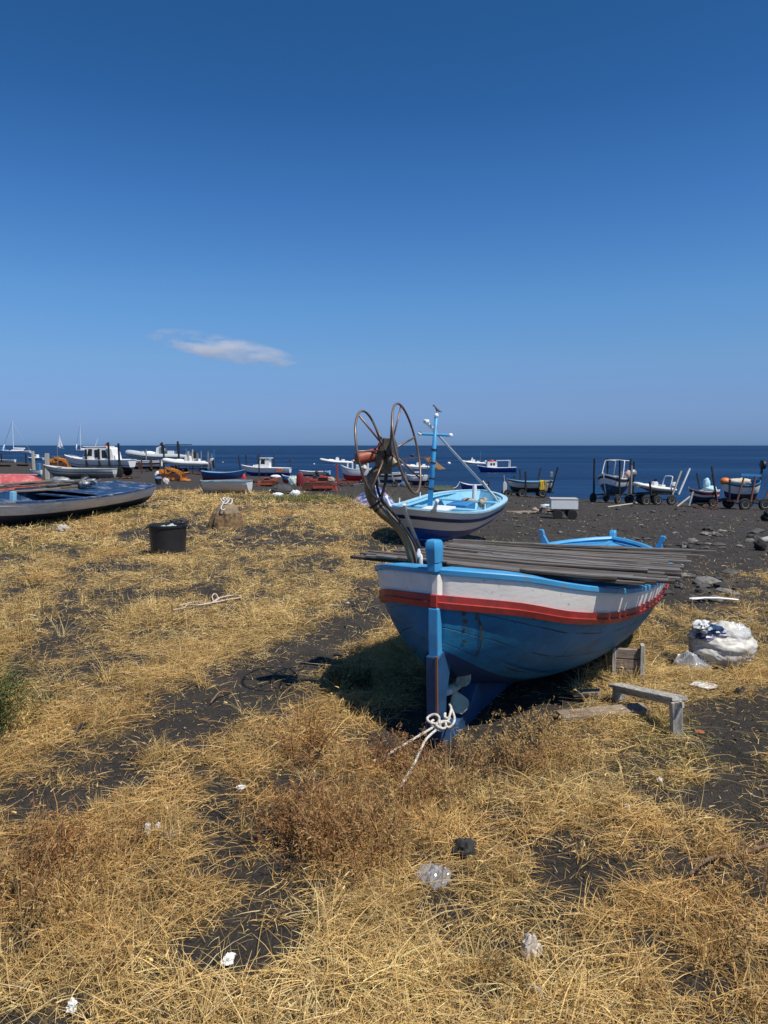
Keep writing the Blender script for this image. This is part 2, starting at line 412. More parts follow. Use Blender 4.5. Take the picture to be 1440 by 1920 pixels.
    r.color_ramp.elements[0].color = (.002, .014, .050, 1); r.color_ramp.elements[1].color = (.011, .042, .110, 1)  # lighter bands in the base colour stand in for glints and streaks
    lk(big.outputs[0], r.inputs[0]); lk(r.outputs[0], b.inputs['Base Color'])
    w1 = nz(.9, (.35, 1, 1), 8); bp = n.nodes.new('ShaderNodeBump'); bp.inputs['Strength'].default_value = 1.; bp.inputs['Distance'].default_value = .35; lk(w1.outputs[0], bp.inputs['Height'])
    w2 = nz(.06, (.3, 1, 1), 6); b2 = n.nodes.new('ShaderNodeBump'); b2.inputs['Strength'].default_value = 1.; b2.inputs['Distance'].default_value = 2.; lk(w2.outputs[0], b2.inputs['Height']); lk(bp.outputs[0], b2.inputs['Normal'])
    lk(b2.outputs[0], b.inputs['Normal'])
    s = 30000.
    o = MB().add([(-s, -20, SEA), (s, -20, SEA), (s, s, SEA), (-s, s, SEA)], [(0, 1, 2, 3)]).build('sea', m_, recalc=False)
    tag(o, kind='structure')
make_ground()

# ------------------------------------------------------------------ dry grass
STRAW = np.array([(.64,.47,.20),(.54,.38,.15),(.70,.55,.28),(.42,.28,.11),(.58,.44,.21),(.32,.20,.08),(.47,.38,.18),(.74,.62,.38)])
def ribbons(P, az, el, L, Wd, col, rng, seg=2, droop=.35, tip=.25):
    """one curved tapering ribbon per base point"""
    n = len(P); rows = []
    side = np.stack([-np.sin(az), np.cos(az), np.zeros(n)], -1)
    roll = rng.uniform(-1.2, 1.2, n); 
    sv = side * np.cos(roll)[:, None]; sv[:, 2] += np.sin(roll)
    cur = P.copy(); e = el.copy(); bend = rng.normal(0, .13, n); a = az.copy()
    for i in range(seg + 1):
        w = Wd * (1 - (1 - tip) * i / seg)
        rows.append(cur - sv * w[:, None] / 2); rows.append(cur + sv * w[:, None] / 2)
        d = np.stack([np.cos(a) * np.cos(e), np.sin(a) * np.cos(e), np.sin(e)], -1)
        cur = cur + d * (L / seg)[:, None]; e = e - droop * rng.uniform(.3, 1.4, n); a = a + bend
    V = np.stack(rows, 1)
    for i in range(1, seg + 1):
        pass
    k = 2 * (seg + 1); base = np.arange(n)[:, None] * k
    F = np.concatenate([base + np.array([[2 * i, 2 * i + 1, 2 * i + 3, 2 * i + 2]]) for i in range(seg)], 0)
    cc = np.repeat(col, k, 0)
    return V.reshape(-1, 3), F, cc
GREEN = [(560,935,70,9),(20,1300,60,60),(690,930,50,8),(860,1008,110,9),(1390,1230,0,0),(60,985,60,8),(180,960,80,8),(1300,1200,35,14),(1180,1270,25,14)]
def make_grass():
    rng = np.random.default_rng(11)
    Vs, Fs, Cs = [], [], []; off = 0
    rings = [(.9, 3.2, 21000, .100, .0031), (3.2, 6.5, 12000, .090, .0033), (6.5, 12, 4900, .088, .0050), (12, 20, 1500, .105, .0095), (20, 33, 520, .15, .017)]
    for (d0, d1, dens, L0, W0) in rings:
        area = .62 * (d1 ** 2 - d0 ** 2); n = int(area * dens * 1.0)
        y = np.sqrt(rng.uniform(d0 ** 2, d1 ** 2, n)); u = rng.uniform(-.62, .62, n); x = u * y
        z = ground(x, y); m = straw_mask(x, y, z)
        keep = rng.uniform(0, 1, n) < (.045 * (np.clip(m + .6, 0, 1)) * (y < 14) + .006 + .96 * np.clip(m, 0, 1) ** 1.6); x, y, z, m = x[keep], y[keep], z[keep], m[keep]; n = len(x)
        px, py = proj(x, y, z)
        # coherent lie of the straw plus scatter
        th = fbm(x * .9, y * .9, 2, 91) * 9. + rng.normal(0, 2.2, n)
        kind = rng.uniform(0, 1, n)
        stand = .20 + .25 * sstep(.5, .8, fbm(x * 1.3, y * 1.3, 2, 31)) + .15 * (d0 > 6)
        for (cx, cy, rx, ry, s) in [(100,1750,180,140,.4),(840,1500,170,90,.25),(640,1600,100,90,.2),(700,1260,60,40,.3)]:
            stand = stand + s * np.exp(-(((px - cx) / rx) ** 2 + ((py - cy) / ry) ** 2))
        up = kind < stand
        el = np.where(up, rng.uniform(.5, 1.45, n), rng.uniform(-.05, .42, n))
        L = L0 * rng.lognormal(0, .42, n) * np.where(up, .78, 1.) * np.where(rng.uniform(0, 1, n) < .55, .5, 1.05) * (.6 + .6 * m)
        hz = np.where(up, 0, rng.uniform(0, 1, n) ** 1.5 * .055 * m * (1 + .6 * (d0 > 6)))
        Wd = W0 * rng.uniform(.4, 1.25, n)
        ci = rng.choice(len(STRAW), n, p=[.24, .21, .14, .13, .12, .06, .06, .04]); col = STRAW[ci] * rng.uniform(.75, 1.2, (n, 1))
        br = sstep(.52, .72, fbm(x * .7 + 9, y * .7, 3, 55))[:, None]
        col = col * (1 - br * np.array([[.08, .15, .22]]))
        brown = np.zeros(n)
        for (cx, cy, rx, ry, s) in [(620,1560,110,80,1.),(640,1470,140,70,.5),(90,1620,70,90,.7),(1000,1400,120,50,.55),(480,1360,120,50,.25),(250,1270,200,80,.18),(1350,1750,90,120,.3)]:
            brown = brown + s * np.exp(-(((px - cx) / rx) ** 2 + ((py - cy) / ry) ** 2))
        brown = np.clip(brown, 0, 1)[:, None]; col = col * (1 - brown * np.array([[.26, .42, .52]]))
        gr = np.zeros(n)
        for (cx, cy, rx, ry) in GREEN:
            if rx: gr = gr + np.exp(-(((px - cx) / rx) ** 2 + ((py - cy) / ry) ** 2))
        gr = gr + .5 * sstep(.66, .8, fbm(x * .5, y * .5, 3, 120))
        g = (rng.uniform(0, 1, n) < gr * .75)[:, None]
        col = np.minimum(col * np.array([[1.06, 1.0, .92]]) * (.62 + .62 * fbm(x * 2.6, y * 3.2, 3, 200)[:, None] ** .8 + .12 * (rng.uniform(0, 1, (n, 1)) ** 3)), .85); col = np.where(g, np.array([[.13, .15, .045]]) * rng.uniform(.6, 1.5, (n, 1)), col)
        far = sstep(7, 14, y)[:, None]; col = col * (1 + far * .12)
        P = np.stack([x, y, z + hz + .004], -1)
        V, F, cc = ribbons(P, th, el, L, Wd, col, rng, seg=3 if d1 < 7 else 2, droop=.16)
        Vs.append(V); Fs.append(F + off); Cs.append(cc); off += len(V)
    # rooted tufts fanning out of one point, with pale seed heads
    for (d0, d1, nt_, nb, hh, wd_) in ((1.3, 4.0, 520, 28, .13, .0034), (4.0, 8.0, 900, 20, .16, .0046), (8.0, 18., 1500, 12, .17, .009), (18., 29., 900, 9, .20, .017)):
        y = np.sqrt(rng.uniform(d0 ** 2, d1 ** 2, nt_)); x = rng.uniform(-.62, .62, nt_) * y; m = straw_mask(x, y); k = rng.uniform(0, 1, nt_) < np.clip(m, 0, 1) ** 1.5 * .9; x = x[k]; y = y[k]; nt2 = len(x)
        sc_ = rng.lognormal(-.1, .35, nt2); tone = STRAW[rng.choice([0, 1, 3, 5, 2, 4], nt2)] * rng.uniform(.6, 1.15, (nt2, 1)); lean = rng.uniform(0, 6.28, nt2)
        X = np.repeat(x, nb) + rng.normal(0, .018, nt2 * nb); Yy = np.repeat(y, nb) + rng.normal(0, .018, nt2 * nb); n = len(X); P = np.stack([X, Yy, ground(X, Yy)], -1)
        col = np.repeat(tone, nb, 0) * rng.uniform(.7, 1.25, (n, 1)) * np.array([[1.04, 1., .92]]); L = hh * np.repeat(sc_, nb) * rng.uniform(.5, 1.15, n)
        az = np.where(rng.uniform(0, 1, n) < .5, rng.uniform(0, 6.28, n), np.repeat(lean, nb) + rng.normal(0, .6, n)); el = rng.uniform(.55, 1.5, n)
        V, F, cc = ribbons(P, az, el, L, wd_ * rng.uniform(.5, 1.2, n), col, rng, seg=3, droop=.30); Vs.append(V); Fs.append(F + off); Cs.append(cc); off += len(V)
        tip = V.reshape(n, -1, 3)[:, -1]; kk = rng.uniform(0, 1, n) < .22; tip = tip[kk]; n2 = len(tip)
        V, F, cc = ribbons(tip, az[kk], el[kk] * .4, rng.uniform(.012, .03, n2) * (1 + .5 * (d0 > 8)), wd_ * rng.uniform(1.3, 2.4, n2), col[kk] * 1.05, rng, seg=2, droop=.3); Vs.append(V); Fs.append(F + off); Cs.append(cc); off += len(V)
    V = np.concatenate(Vs); F = np.concatenate(Fs); cc = np.concatenate(Cs)
    print('grass faces', len(F))
    o = npmesh('dry_grass', V, F, [attr_mat('straw_blades', .75, trans_mix=.12)], col=cc)
    tag(o, 'straw coloured dry grass matted over the black sand', 'grass', kind='stuff')
make_grass()

def make_gravel():
    rng = np.random.default_rng(23); Vs = []; Fs = []; Cs = []; off = 0
    octv = np.array([(1,0,0),(0,1,0),(-1,0,0),(0,-1,0),(0,0,1),(0,0,-1)], float); octf = np.array([(0,1,4),(1,2,4),(2,3,4),(3,0,4),(1,0,5),(2,1,5),(3,2,5),(0,3,5)])
    for d0, d1, n, s0 in ((1.2, 5, 3500, .005), (5, 12, 5000, .010), (12, 30, 6000, .019), (30, 70, 4500, .035)):
        y = np.sqrt(rng.uniform(d0 ** 2, d1 ** 2, n)); u = rng.uniform(-.6, .62, n); x = u * y; z = ground(x, y); m = straw_mask(x, y, z)
        sh = np.interp(u, U_S, D_S); k = (m < .45) & (y < sh - 1) & ((u > -.15) | (y < 28)); x, y, z = x[k], y[k], z[k]; n = len(x)
        if not n: continue
        s = s0 * rng.lognormal(0, .5, n); V = octv[None] * (s[:, None, None] * rng.uniform(.5, 1.3, (n, 6, 1))) * np.array([1, 1, .55]); V = V + np.stack([x, y, z + s * .25], -1)[:, None]
        Vs.append(V.reshape(-1, 3)); Fs.append((octf[None] + (np.arange(n) * 6)[:, None, None]).reshape(-1, 3) + off); off += n * 6
        pal = np.array([(.05,.047,.043),(.09,.085,.078),(.15,.14,.125),(.035,.033,.03),(.42,.38,.31),(.24,.19,.13)]); c = pal[rng.choice(6, n, p=[.3, .3, .15, .18, .03, .04])] * rng.uniform(.7, 1.3, (n, 1)); Cs.append(np.repeat(c, 6, 0))
    o = npmesh('gravel', np.concatenate(Vs), np.concatenate(Fs), [attr_mat('gravel_stone', .9, trans_mix=0)], col=np.concatenate(Cs)); tag(o, 'fine dark lava gravel strewn over the black sand', 'gravel', kind='stuff')
make_gravel()

# ------------------------------------------------------------------ foreground boat
def interp(tab, s): return float(np.interp(s, [t[0] for t in tab], [t[1] for t in tab]))
def smooth_interp(tab, s):
    xs = [t[0] for t in tab]; ys = [t[1] for t in tab]
    if s <= xs[0]: return ys[0]
    if s >= xs[-1]: return ys[-1]
    i = max(j for j in range(len(xs)) if xs[j] <= s); i = min(i, len(xs) - 2)
    h = xs[i + 1] - xs[i]; t = (s - xs[i]) / h
    def sl(j):
        if j == 0: return (ys[1] - ys[0]) / (xs[1] - xs[0])
        if j == len(xs) - 1: return (ys[-1] - ys[-2]) / (xs[-1] - xs[-2])
        a = (ys[j] - ys[j - 1]) / (xs[j] - xs[j - 1]); b = (ys[j + 1] - ys[j]) / (xs[j + 1] - xs[j])
        return 0 if a * b <= 0 else 2 * a * b / (a + b)
    m0, m1 = sl(i) * h, sl(i + 1) * h
    return (2*t**3-3*t**2+1)*ys[i] + (t**3-2*t**2+t)*m0 + (-2*t**3+3*t**2)*ys[i+1] + (t**3-t**2)*m1

def hull_paint(name, blue, seam=6., rust=.5, var=.24, dark=(.012,.03,.06)):
    m = bpy.data.materials.new(name); m.use_nodes = True; n = m.node_tree; b = n.nodes['Principled BSDF']; lk = n.links.new
    tc = n.nodes.new('ShaderNodeTexCoord'); a = n.nodes.new('ShaderNodeAttribute'); a.attribute_name = 'girth'
    nz = n.nodes.new('ShaderNodeTexNoise'); nz.inputs['Scale'].default_value = 2.2; nz.inputs['Detail'].default_value = 10; nz.inputs['Roughness'].default_value = .7
    mp = n.nodes.new('ShaderNodeMapping'); mp.inputs['Scale'].default_value = (.6, 1, 2.2); lk(tc.outputs['Object'], mp.inputs[0]); lk(mp.outputs[0], nz.inputs['Vector'])
    r = n.nodes.new('ShaderNodeValToRGB'); c = np.array(blue)
    e = r.color_ramp.elements; e[0].position = .33; e[0].color = (*(c * (1 - 2.2 * var)), 1); e[1].position = .72; e[1].color = (*np.minimum(c * (1 + var * 1.2), .9), 1)
    q = e.new(.5); q.color = (*c, 1); lk(nz.outputs[0], r.inputs[0]); cur = r.outputs[0]
    # plank seams
    mm = n.nodes.new('ShaderNodeMath'); mm.operation = 'MULTIPLY'; mm.inputs[1].default_value = seam; lk(a.outputs['Fac'], mm.inputs[0])
    wob = n.nodes.new('ShaderNodeTexNoise'); wob.inputs['Scale'].default_value = 3; lk(tc.outputs['Object'], wob.inputs['Vector'])
    ad = n.nodes.new('ShaderNodeMath'); ad.operation = 'MULTIPLY_ADD'; ad.inputs[1].default_value = .16; lk(wob.outputs[0], ad.inputs[0]); lk(mm.outputs[0], ad.inputs[2])
    fr = n.nodes.new('ShaderNodeMath'); fr.operation = 'PINGPONG'; fr.inputs[1].default_value = .5; lk(ad.outputs[0], fr.inputs[0])
    sr = n.nodes.new('ShaderNodeValToRGB'); sr.color_ramp.elements[0].position = .014; sr.color_ramp.elements[0].color = (1, 1, 1, 1); sr.color_ramp.elements[1].position = .034; sr.color_ramp.elements[1].color = (0, 0, 0, 1); lk(fr.outputs[0], sr.inputs[0])
    sn = n.nodes.new('ShaderNodeTexNoise'); sn.inputs['Scale'].default_value = 3.5; lk(tc.outputs['Object'], sn.inputs['Vector'])
    sg = n.nodes.new('ShaderNodeValToRGB'); sg.color_ramp.elements[0].position = .40; sg.color_ramp.elements[1].position = .52; lk(sn.outputs[0], sg.inputs[0])
    sm = n.nodes.new('ShaderNodeMath'); sm.operation = 'MULTIPLY'; lk(sr.outputs[0], sm.inputs[0]); lk(sg.outputs[0], sm.inputs[1])
    mx = n.nodes.new('ShaderNodeMix'); mx.data_type = 'RGBA'; lk(sm.outputs[0], mx.inputs[0]); lk(cur, mx.inputs[6]); mx.inputs[7].default_value = (*dark, 1); cur = mx.outputs[2]
    if rust:
        rn = n.nodes.new('ShaderNodeTexNoise'); rn.inputs['Scale'].default_value = 5.5; rn.inputs['Detail'].default_value = 5; lk(tc.outputs['Object'], rn.inputs['Vector'])
        rr = n.nodes.new('ShaderNodeValToRGB'); rr.color_ramp.elements[0].position = .80 - .14 * rust; rr.color_ramp.elements[1].position = .84 - .12 * rust; lk(rn.outputs[0], rr.inputs[0])
        mx = n.nodes.new('ShaderNodeMix'); mx.data_type = 'RGBA'; lk(rr.outputs[0], mx.inputs[0]); lk(cur, mx.inputs[6]); mx.inputs[7].default_value = (.20, .13, .06, 1); cur = mx.outputs[2]
    fl = n.nodes.new('ShaderNodeTexNoise'); fl.inputs['Scale'].default_value = 26; fl.inputs['Detail'].default_value = 6; fl.inputs['Roughness'].default_value = .8; lk(tc.outputs['Object'], fl.inputs['Vector'])
    fr2 = n.nodes.new('ShaderNodeValToRGB'); fr2.color_ramp.elements[0].position = .60; fr2.color_ramp.elements[1].position = .68; lk(fl.outputs[0], fr2.inputs[0])
    mx = n.nodes.new('ShaderNodeMix'); mx.data_type = 'RGBA'; lk(fr2.outputs[0], mx.inputs[0]); lk(cur, mx.inputs[6]); mx.inputs[7].default_value = (*np.clip(c * .45, 0, 1), 1); cur = mx.outputs[2]
    # sun-bleached vertical brush and rub marks
    mq = n.nodes.new('ShaderNodeMapping'); mq.inputs['Scale'].default_value = (9, 9, 1.3); lk(tc.outputs['Object'], mq.inputs[0]); wq = n.nodes.new('ShaderNodeTexNoise'); wq.inputs['Scale'].default_value = 2.2; wq.inputs['Detail'].default_value = 9; wq.inputs['Roughness'].default_value = .7; lk(mq.outputs[0], wq.inputs['Vector'])
    wr = n.nodes.new('ShaderNodeValToRGB'); wr.color_ramp.elements[0].position = .55; wr.color_ramp.elements[1].position = .78; wr.color_ramp.elements[1].color = (.45, .45, .45, 1); lk(wq.outputs[0], wr.inputs[0])
    mx = n.nodes.new('ShaderNodeMix'); mx.data_type = 'RGBA'; lk(wr.outputs[0], mx.inputs[0]); lk(cur, mx.inputs[6]); mx.inputs[7].default_value = (*np.clip(c * 1.7 + .03, 0, .9), 1); cur = mx.outputs[2]
    lk(cur, b.inputs['Base Color']); b.inputs['Roughness'].default_value = .5; b.inputs['Specular IOR Level'].default_value = .3
    bp = n.nodes.new('ShaderNodeBump'); bp.inputs['Strength'].default_value = .5; bp.inputs['Distance'].default_value = .012; lk(nz.outputs[0], bp.inputs['Height'])
    bp2 = n.nodes.new('ShaderNodeBump'); bp2.invert = True; bp2.inputs['Strength'].default_value = .6; bp2.inputs['Distance'].default_value = .006; lk(sm.outputs[0], bp2.inputs['Height']); lk(bp.outputs[0], bp2.inputs['Normal'])
    lk(bp2.outputs[0], b.inputs['Normal'])
    return m

WT = [(0,.002),(.015,.06),(.05,.16),(.12,.30),(.22,.45),(.4,.60),(.7,.72),(1.1,.80),(1.6,.86),(2.2,.885),(2.8,.87),(3.3,.83),(3.8,.74),(4.2,.60),(4.5,.44),(4.75,.22),(4.88,.03)]
ST = [(0,.95),(.2,.915),(.44,.85),(.8,.775),(1.3,.69),(1.8,.635),(2.3,.60),(2.8,.58),(3.3,.57),(3.8,.56),(4.2,.545),(4.6,.545),(4.88,.55)]
KT = [(0,.47),(.15,.36),(.4,.22),(.8,.10),(1.5,0),(2.5,-.08),(3.5,-.12),(4.2,-.08),(4.6,.10),(4.8,.32),(4.88,.5)]
def fb_pt(s, v, side, off=0.):
    w, sh, k = smooth_interp(WT, s), smooth_interp(ST, s), smooth_interp(KT, s)
    e = float(np.interp(s, [0, .4, 1.0, 1.6, 3.4, 4.4, 4.7], [1.0, .90, .72, .58, .56, .75, 1.0]))
    f = math.sin(math.pi / 2 * v) ** e; g = 1 - math.cos(math.pi / 2 * min(v, 1.)) ** 1.05
    # slight flare: straight upper part
    f = lerp(f, v, .22); g = lerp(g, v, .10)
    return Vector((s, -side * (w * f + off), k + (sh - k) * g))
def fb_n(s, side):
    e = .012; dw = (smooth_interp(WT, min(s + e, 4.88)) - smooth_interp(WT, max(s - e, 0))) / (min(s + e, 4.88) - max(s - e, 0))
    return Vector((-dw, -side, 0)).normalized()
FB_POS = Vector((.300, 4.2, -.02)); FB_RZ = math.atan2(.88, .474)
def fore_boat():
    T = thing('fishing_boat', 'large blue wooden boat with white topside and red rail, slats piled across it', 'boat', FB_POS, FB_RZ)
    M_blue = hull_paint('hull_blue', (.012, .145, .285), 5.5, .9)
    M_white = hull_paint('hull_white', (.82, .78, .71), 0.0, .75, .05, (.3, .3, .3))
    M_dark = hull_paint('hull_shade_navy', (.012, .045, .13), 5.5, .2)  # dark blue for keel; on the hull bottom it paints in the bilge shade
    M_rim = mat('rim_blue', (.055, .31, .58), .45, var=.12, scale=5, dirt=(.22,.17,.12), dirt_amt=.12, dscale=9)
    M_red = mat('strake_red', (.36, .035, .028), .5, var=.18, scale=6, dirt=(.13, .04, .035), dirt_amt=.25, dscale=8, bump=.4)
    M_in = mat('inside_blue', (.055, .31, .58), .6, dirt=(.3,.25,.18), dirt_amt=.2)
    ss = [0,.02,.05,.085,.12,.17,.22,.3,.4,.5,.6,.7,.85,1.0,1.2,1.4,1.6,1.8,2.0,2.2,2.4,2.6,2.8,3.0,3.2,3.4,3.6,3.8,4.0,4.15,4.3,4.4,4.5,4.6,4.68,4.75,4.82,4.88]
    def zdiv(s, dz):   # girth parameter where the hull is dz under the sheer
        sh = smooth_interp(ST, s); lo, hi = 0., 1.
        for _ in range(24):
            m = (lo + hi) / 2
            if fb_pt(s, m, 1).z < sh - dz: lo = m
            else: hi = m
        return hi
    def bz(s): return float(np.interp(s, [0, .5, 1.0, 1.8, 4.88], [.125, .14, .14, .115, .11]))
    V = []; F = []; MI = []; GI = []
    def rows_for(s, side):
        a = zdiv(s, bz(s) + .068); b = zdiv(s, bz(s) + .012)
        sh = smooth_interp(ST, s); k = smooth_interp(KT, s)
        wl = .26  # hull rows below this take the shade-darkened blue
        vs = [wl * i / 7 for i in range(8)] + [lerp(wl, b, i / 8) for i in range(1, 9)] + [lerp(b, 1, i / 4) for i in range(1, 5)]
        return vs
    nr = 20
    for side in (1, -1):
        base = len(V)
        for s in ss:
            for v in rows_for(s, side): V.append(fb_pt(s, v, side)); GI.append(v)
        for i in range(len(ss) - 1):
            for k in range(nr - 1):
                a_ = base + i * nr + k
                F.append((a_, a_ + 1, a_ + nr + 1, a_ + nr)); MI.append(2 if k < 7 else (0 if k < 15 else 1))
    o = npmesh('hull', np.array([tuple(v) for v in V]), np.array(F), [M_blue, M_white, M_dark], attrs={'girth': np.array(GI)}, smooth=True, mi=np.array(MI))
    o.parent = T
    sm = o.modifiers.new('solid', 'SOLIDIFY'); sm.thickness = .022; sm.offset = 0; sm.use_rim = True
    # red rub strake: two battens
    for side, sd in ((1, 'a'), (-1, 'b')):
        mb = MB(); rows = []
        for s in ss:
            p = fb_pt(s, zdiv(s, bz(s)), side); q = fb_pt(s, zdiv(s, bz(s) + .075), side)
            r_ = fb_pt(s, zdiv(s, bz(s) + .04), side)
            nn = fb_n(s, side)
            rows.append([p, p + nn * .026, r_ + nn * .030 + Vector((0, 0, .004)), r_ + nn * .040, q + nn * .036, q])
        mb.grid(rows); mb.build('rubbing_strake', M_red, T, smooth=True, auto=30)
    # gunwale cap
    for side in (1, -1):
        mb = MB(); rows = []
        for s in ss:
            p = fb_pt(s, 1, side); nn = fb_n(s, side); up = Vector((0, 0, 1)); iw = min(.09, abs(p.y) + .02)
            rows.append([p + nn * .022 - up * .006, p + nn * .024 + up * .020, p + nn * .018 + up * .026, p - nn * iw + up * .026, p - nn * iw, p - up * .014])
        mb.grid(rows, close=True); mb.build('gunwale', M_rim, T, smooth=True, auto=30)
    # interior floor and thwarts
    mb = MB(); rows = []
    for s in ss[2:-2]:
        w = smooth_interp(WT, s) * .86; z = max(smooth_interp(KT, s) + .12, 0.05) if s < 4 else smooth_interp(KT, s) + .2
        rows.append([Vector((s, -w * .7, z)), Vector((s, w * .7, z))])
    mb.grid(rows).build('floor_boards', mat('floor_grey_blue', (.13, .20, .27), .7), T)
    for s, wd in ((.9, .22), (2.2, .24), (3.4, .22)):
        w = smooth_interp(WT, s) - .06; MB().box((s, 0, smooth_interp(ST, s) - .12), (wd, 2 * w, .03)).build('thwart', M_in, T, bevel=.004)
    # fore deck
    mb = MB(); rows = []
    for s in [3.95, 4.1, 4.25, 4.4, 4.55, 4.7, 4.82]:
        w = smooth_interp(WT, s) - .05; z = smooth_interp(ST, s) + .0
        rows.append([Vector((s, w * t, z + .035 * (1 - t * t) - .01)) for t in (-1, -.6, -.2, .2, .6, 1)])
    mb.grid(rows); mb.build('fore_deck', M_in, T, smooth=True)
    MB().bar((3.95, -.62, .53), (3.95, .62, .53), .035, .07, bev=.006).bar((4.0, 0, .565), (4.8, 0, .575), .05, .03).build('deck_beam', M_in, T)
    # raised bow capping: two curved rails meeting at stem
    for side in (1, -1):
        pts = []
        for i in range(9):
            t = i / 8; s = lerp(3.95, 4.88, t); w = smooth_interp(WT, s)
            pts.append(Vector((s, -side * max(w - .02, .0), smooth_interp(ST, s) + .015 + .045 * t)))
        MB().tube(pts, .03, 6, sq=(1.3, .8)).build('bow_rail', M_rim, T, smooth=True, auto=35)
    # planking ends wrapped round the stern post
    MB().prism([(-.048, -.020), (-.048, .020), (.02, .03), (.02, -.03)], .755, .828, 'xy').build('strake_end', M_red, T, bevel=.003)
    MB().prism([(-.034, -.02), (-.034, .02), (.02, .03), (.02, -.03)], .940, .984, 'xy').build('gunwale_end', M_rim, T, bevel=.003)
    MB().prism([(-.030, -.018), (-.030, .018), (.02, .05), (.02, -.05)], .815, .940, 'xy').build('stern_edge', M_white, T, bevel=.003)
    # stern post, tall head
    mb = MB()
    P = [(-.050, .752), (-.048, .60), (-.03, .30), (-.015, .02), (.065, .02), (.055, .30), (.05, .60), (.03, .752)]
    mb.prism(P, -.032, .032).build('stern_post', [M_rim], T, bevel=.008)
    mb = MB(); rows = []
    for z, hw, hd, dx in ((.965, .033, .042, 0), (.995, .035, .044, 0), (1.012, .033, .042, 0), (1.016, .037, .046, 0), (1.09, .042, .052, -.006), (1.125, .042, .050, -.010), (1.14, .035, .040, -.012), (1.144, .02, .02, -.012)):
        rows.append([Vector((-.03 + dx + x * hd, y * hw, z)) for x, y in ((-1, -.6), (-.6, -1), (.6, -1), (1, -.6), (1, .6), (.6, 1), (-.6, 1), (-1, .6))])
    mb.grid(rows, close=True).add(rows[-1], [tuple(range(8))]); mb.build('rudder_head', M_rim, T, smooth=True, auto=40)
    # dark lower post and keel shoe
    mb = MB(); mb.prism([(-.056, .47), (-.035, .0), (-.01, -.08), (.07, -.08), (.06, .20), (.12, .38), (.20, .50), (.04, .50)], -.041, .041).build('lower_post', mat('post_mid_blue', (.014, .066, .16), .5, var=.2, dirt=(.012, .04, .10), dirt_amt=.2), T, bevel=.006)
    mb = MB(); mb.prism([(.0, -.08), (1.1, -.12), (1.1, .05), (.75, .14), (.62, .19), (.53, .16), (.45, .07), (.34, .02), (.2, .01), (.09, .05), (-.02, .12), (-.04, .05)], -.048, .048)
    mb.build('keel_shoe', mat('shoe_blue', (.018, .080, .19), .5, dirt=(.02,.04,.09), dirt_amt=.3, dscale=5, bump=.4), T, bevel=.01)
    mb = MB(); mb.prism([(.5, .3), (.62, .02), (1.1, -.14), (2.5, -.23), (3.6, -.30), (4.4, -.28), (4.75, .1), (4.91, .50), (4.93, .58), (4.84, .58), (4.82, .4), (4.6, .1), (4.2, -.04), (3.5, -.06), (2.5, 0), (1.5, .06), (.8, .16)], -.035, .035).build('keel', M_dark, T)
    MB().prism([(4.80, .45), (4.93, .47), (4.97, .67), (4.95, .70), (4.90, .70), (4.88, .67)], -.035, .035).build('stem_head', M_rim, T, bevel=.012)
    MB().bar((-.062, -.03, .48), (-.045, -.03, .06), .012, .02).build('wear_strip', mat('worn_brown', (.16, .08, .05), .7), T)
    # bow horns (cleat posts)
    for side in (1, -1):
        s = 4.22; w = .585; z = smooth_interp(ST, s) + .02
        mb = MB(); rows = []
        for h, wx, lean in ((0, .09, 0), (.05, .06, .012), (.10, .038, .028), (.118, .030, .036), (.125, .045, .042), (.16, .048, .052), (.178, .03, .055)):
            rows.append([Vector((s + x * .03, -side * (w + lean) + y * wx * .6 * 1., z + h)) for x, y in ((-1, -1), (1, -1), (1, 1), (-1, 1))])
        mb.grid(rows, close=True).add(rows[-1], [(0, 1, 2, 3)]); mb.build('horn_post', M_rim, T, bevel=.006)
    # red eyelet fitting at the bow side
    mb = MB(); c = Vector((4.45, -.50, .47)); mb.tube([c + Vector((math.cos(a) * .01, math.cos(a) * .04 - .06, math.sin(a) * .035)) for a in np.linspace(0, 2 * math.pi, 13)[:-1]], .012, 6, closed=True)
    mb.bar(c + Vector((0, .02, 0)), c + Vector((0, -.05, 0)), .03, .05); mb.build('mooring_eye', mat('eye_red', (.6, .04, .04), .5), T)
    RS = mat('rust_stain', (.085, .07, .03), .8, var=.6, scale=30)
    mb = MB(); rows = []
    for i in range(15):
        t = i / 14; s = .075 + .12 * t - .035 * t * t; v = lerp(.76, .32, t); w = .0028 + .0014 * math.sin(i * 2.1)
        a = fb_pt(s - w, v, 1, .004) + fb_n(s, 1) * .014; b = fb_pt(s + w, v, 1, .004) + fb_n(s, 1) * .014; rows.append([a, b])
    mb.grid(rows); rn = random.Random(9)
    for (s, v, q) in ((.05, .80, .012), (.055, .70, .01), (.062, .64, .012), (.066, .58, .009), (.08, .46, .011), (.085, .74, .008), (.09, .68, .007), (.30, .78, .014), (.36, .80, .009), (.78, .80, .008), (1.0, .74, .007), (.62, .84, .007), (1.3, .80, .006)):
        c = fb_pt(s, v, 1) + fb_n(s, 1) * .016; ring = []
        for k in range(9):
            a = 2 * math.pi * k / 9; rr = .6 * q * rn.uniform(.7, 1.25); ring.append(fb_pt(max(s + rr * math.cos(a), .005), min(max(v + rr * 1.2 * math.sin(a) - (.02 if 3.6 < a < 5.8 else 0), 0), 1), 1) + fb_n(s, 1) * .015)
        mb.add([c] + ring, [(0, 1 + k, 1 + (k + 1) % 9) for k in range(9)])
    mb.build('rust_stain', RS, T)
    # propeller
    hub = Vector((.27, .005, .195)); MP = mat('propeller_grey_green', (.44, .48, .38), .65, dirt=(.24, .28, .20), dirt_amt=.3, dscale=14, bump=.4)
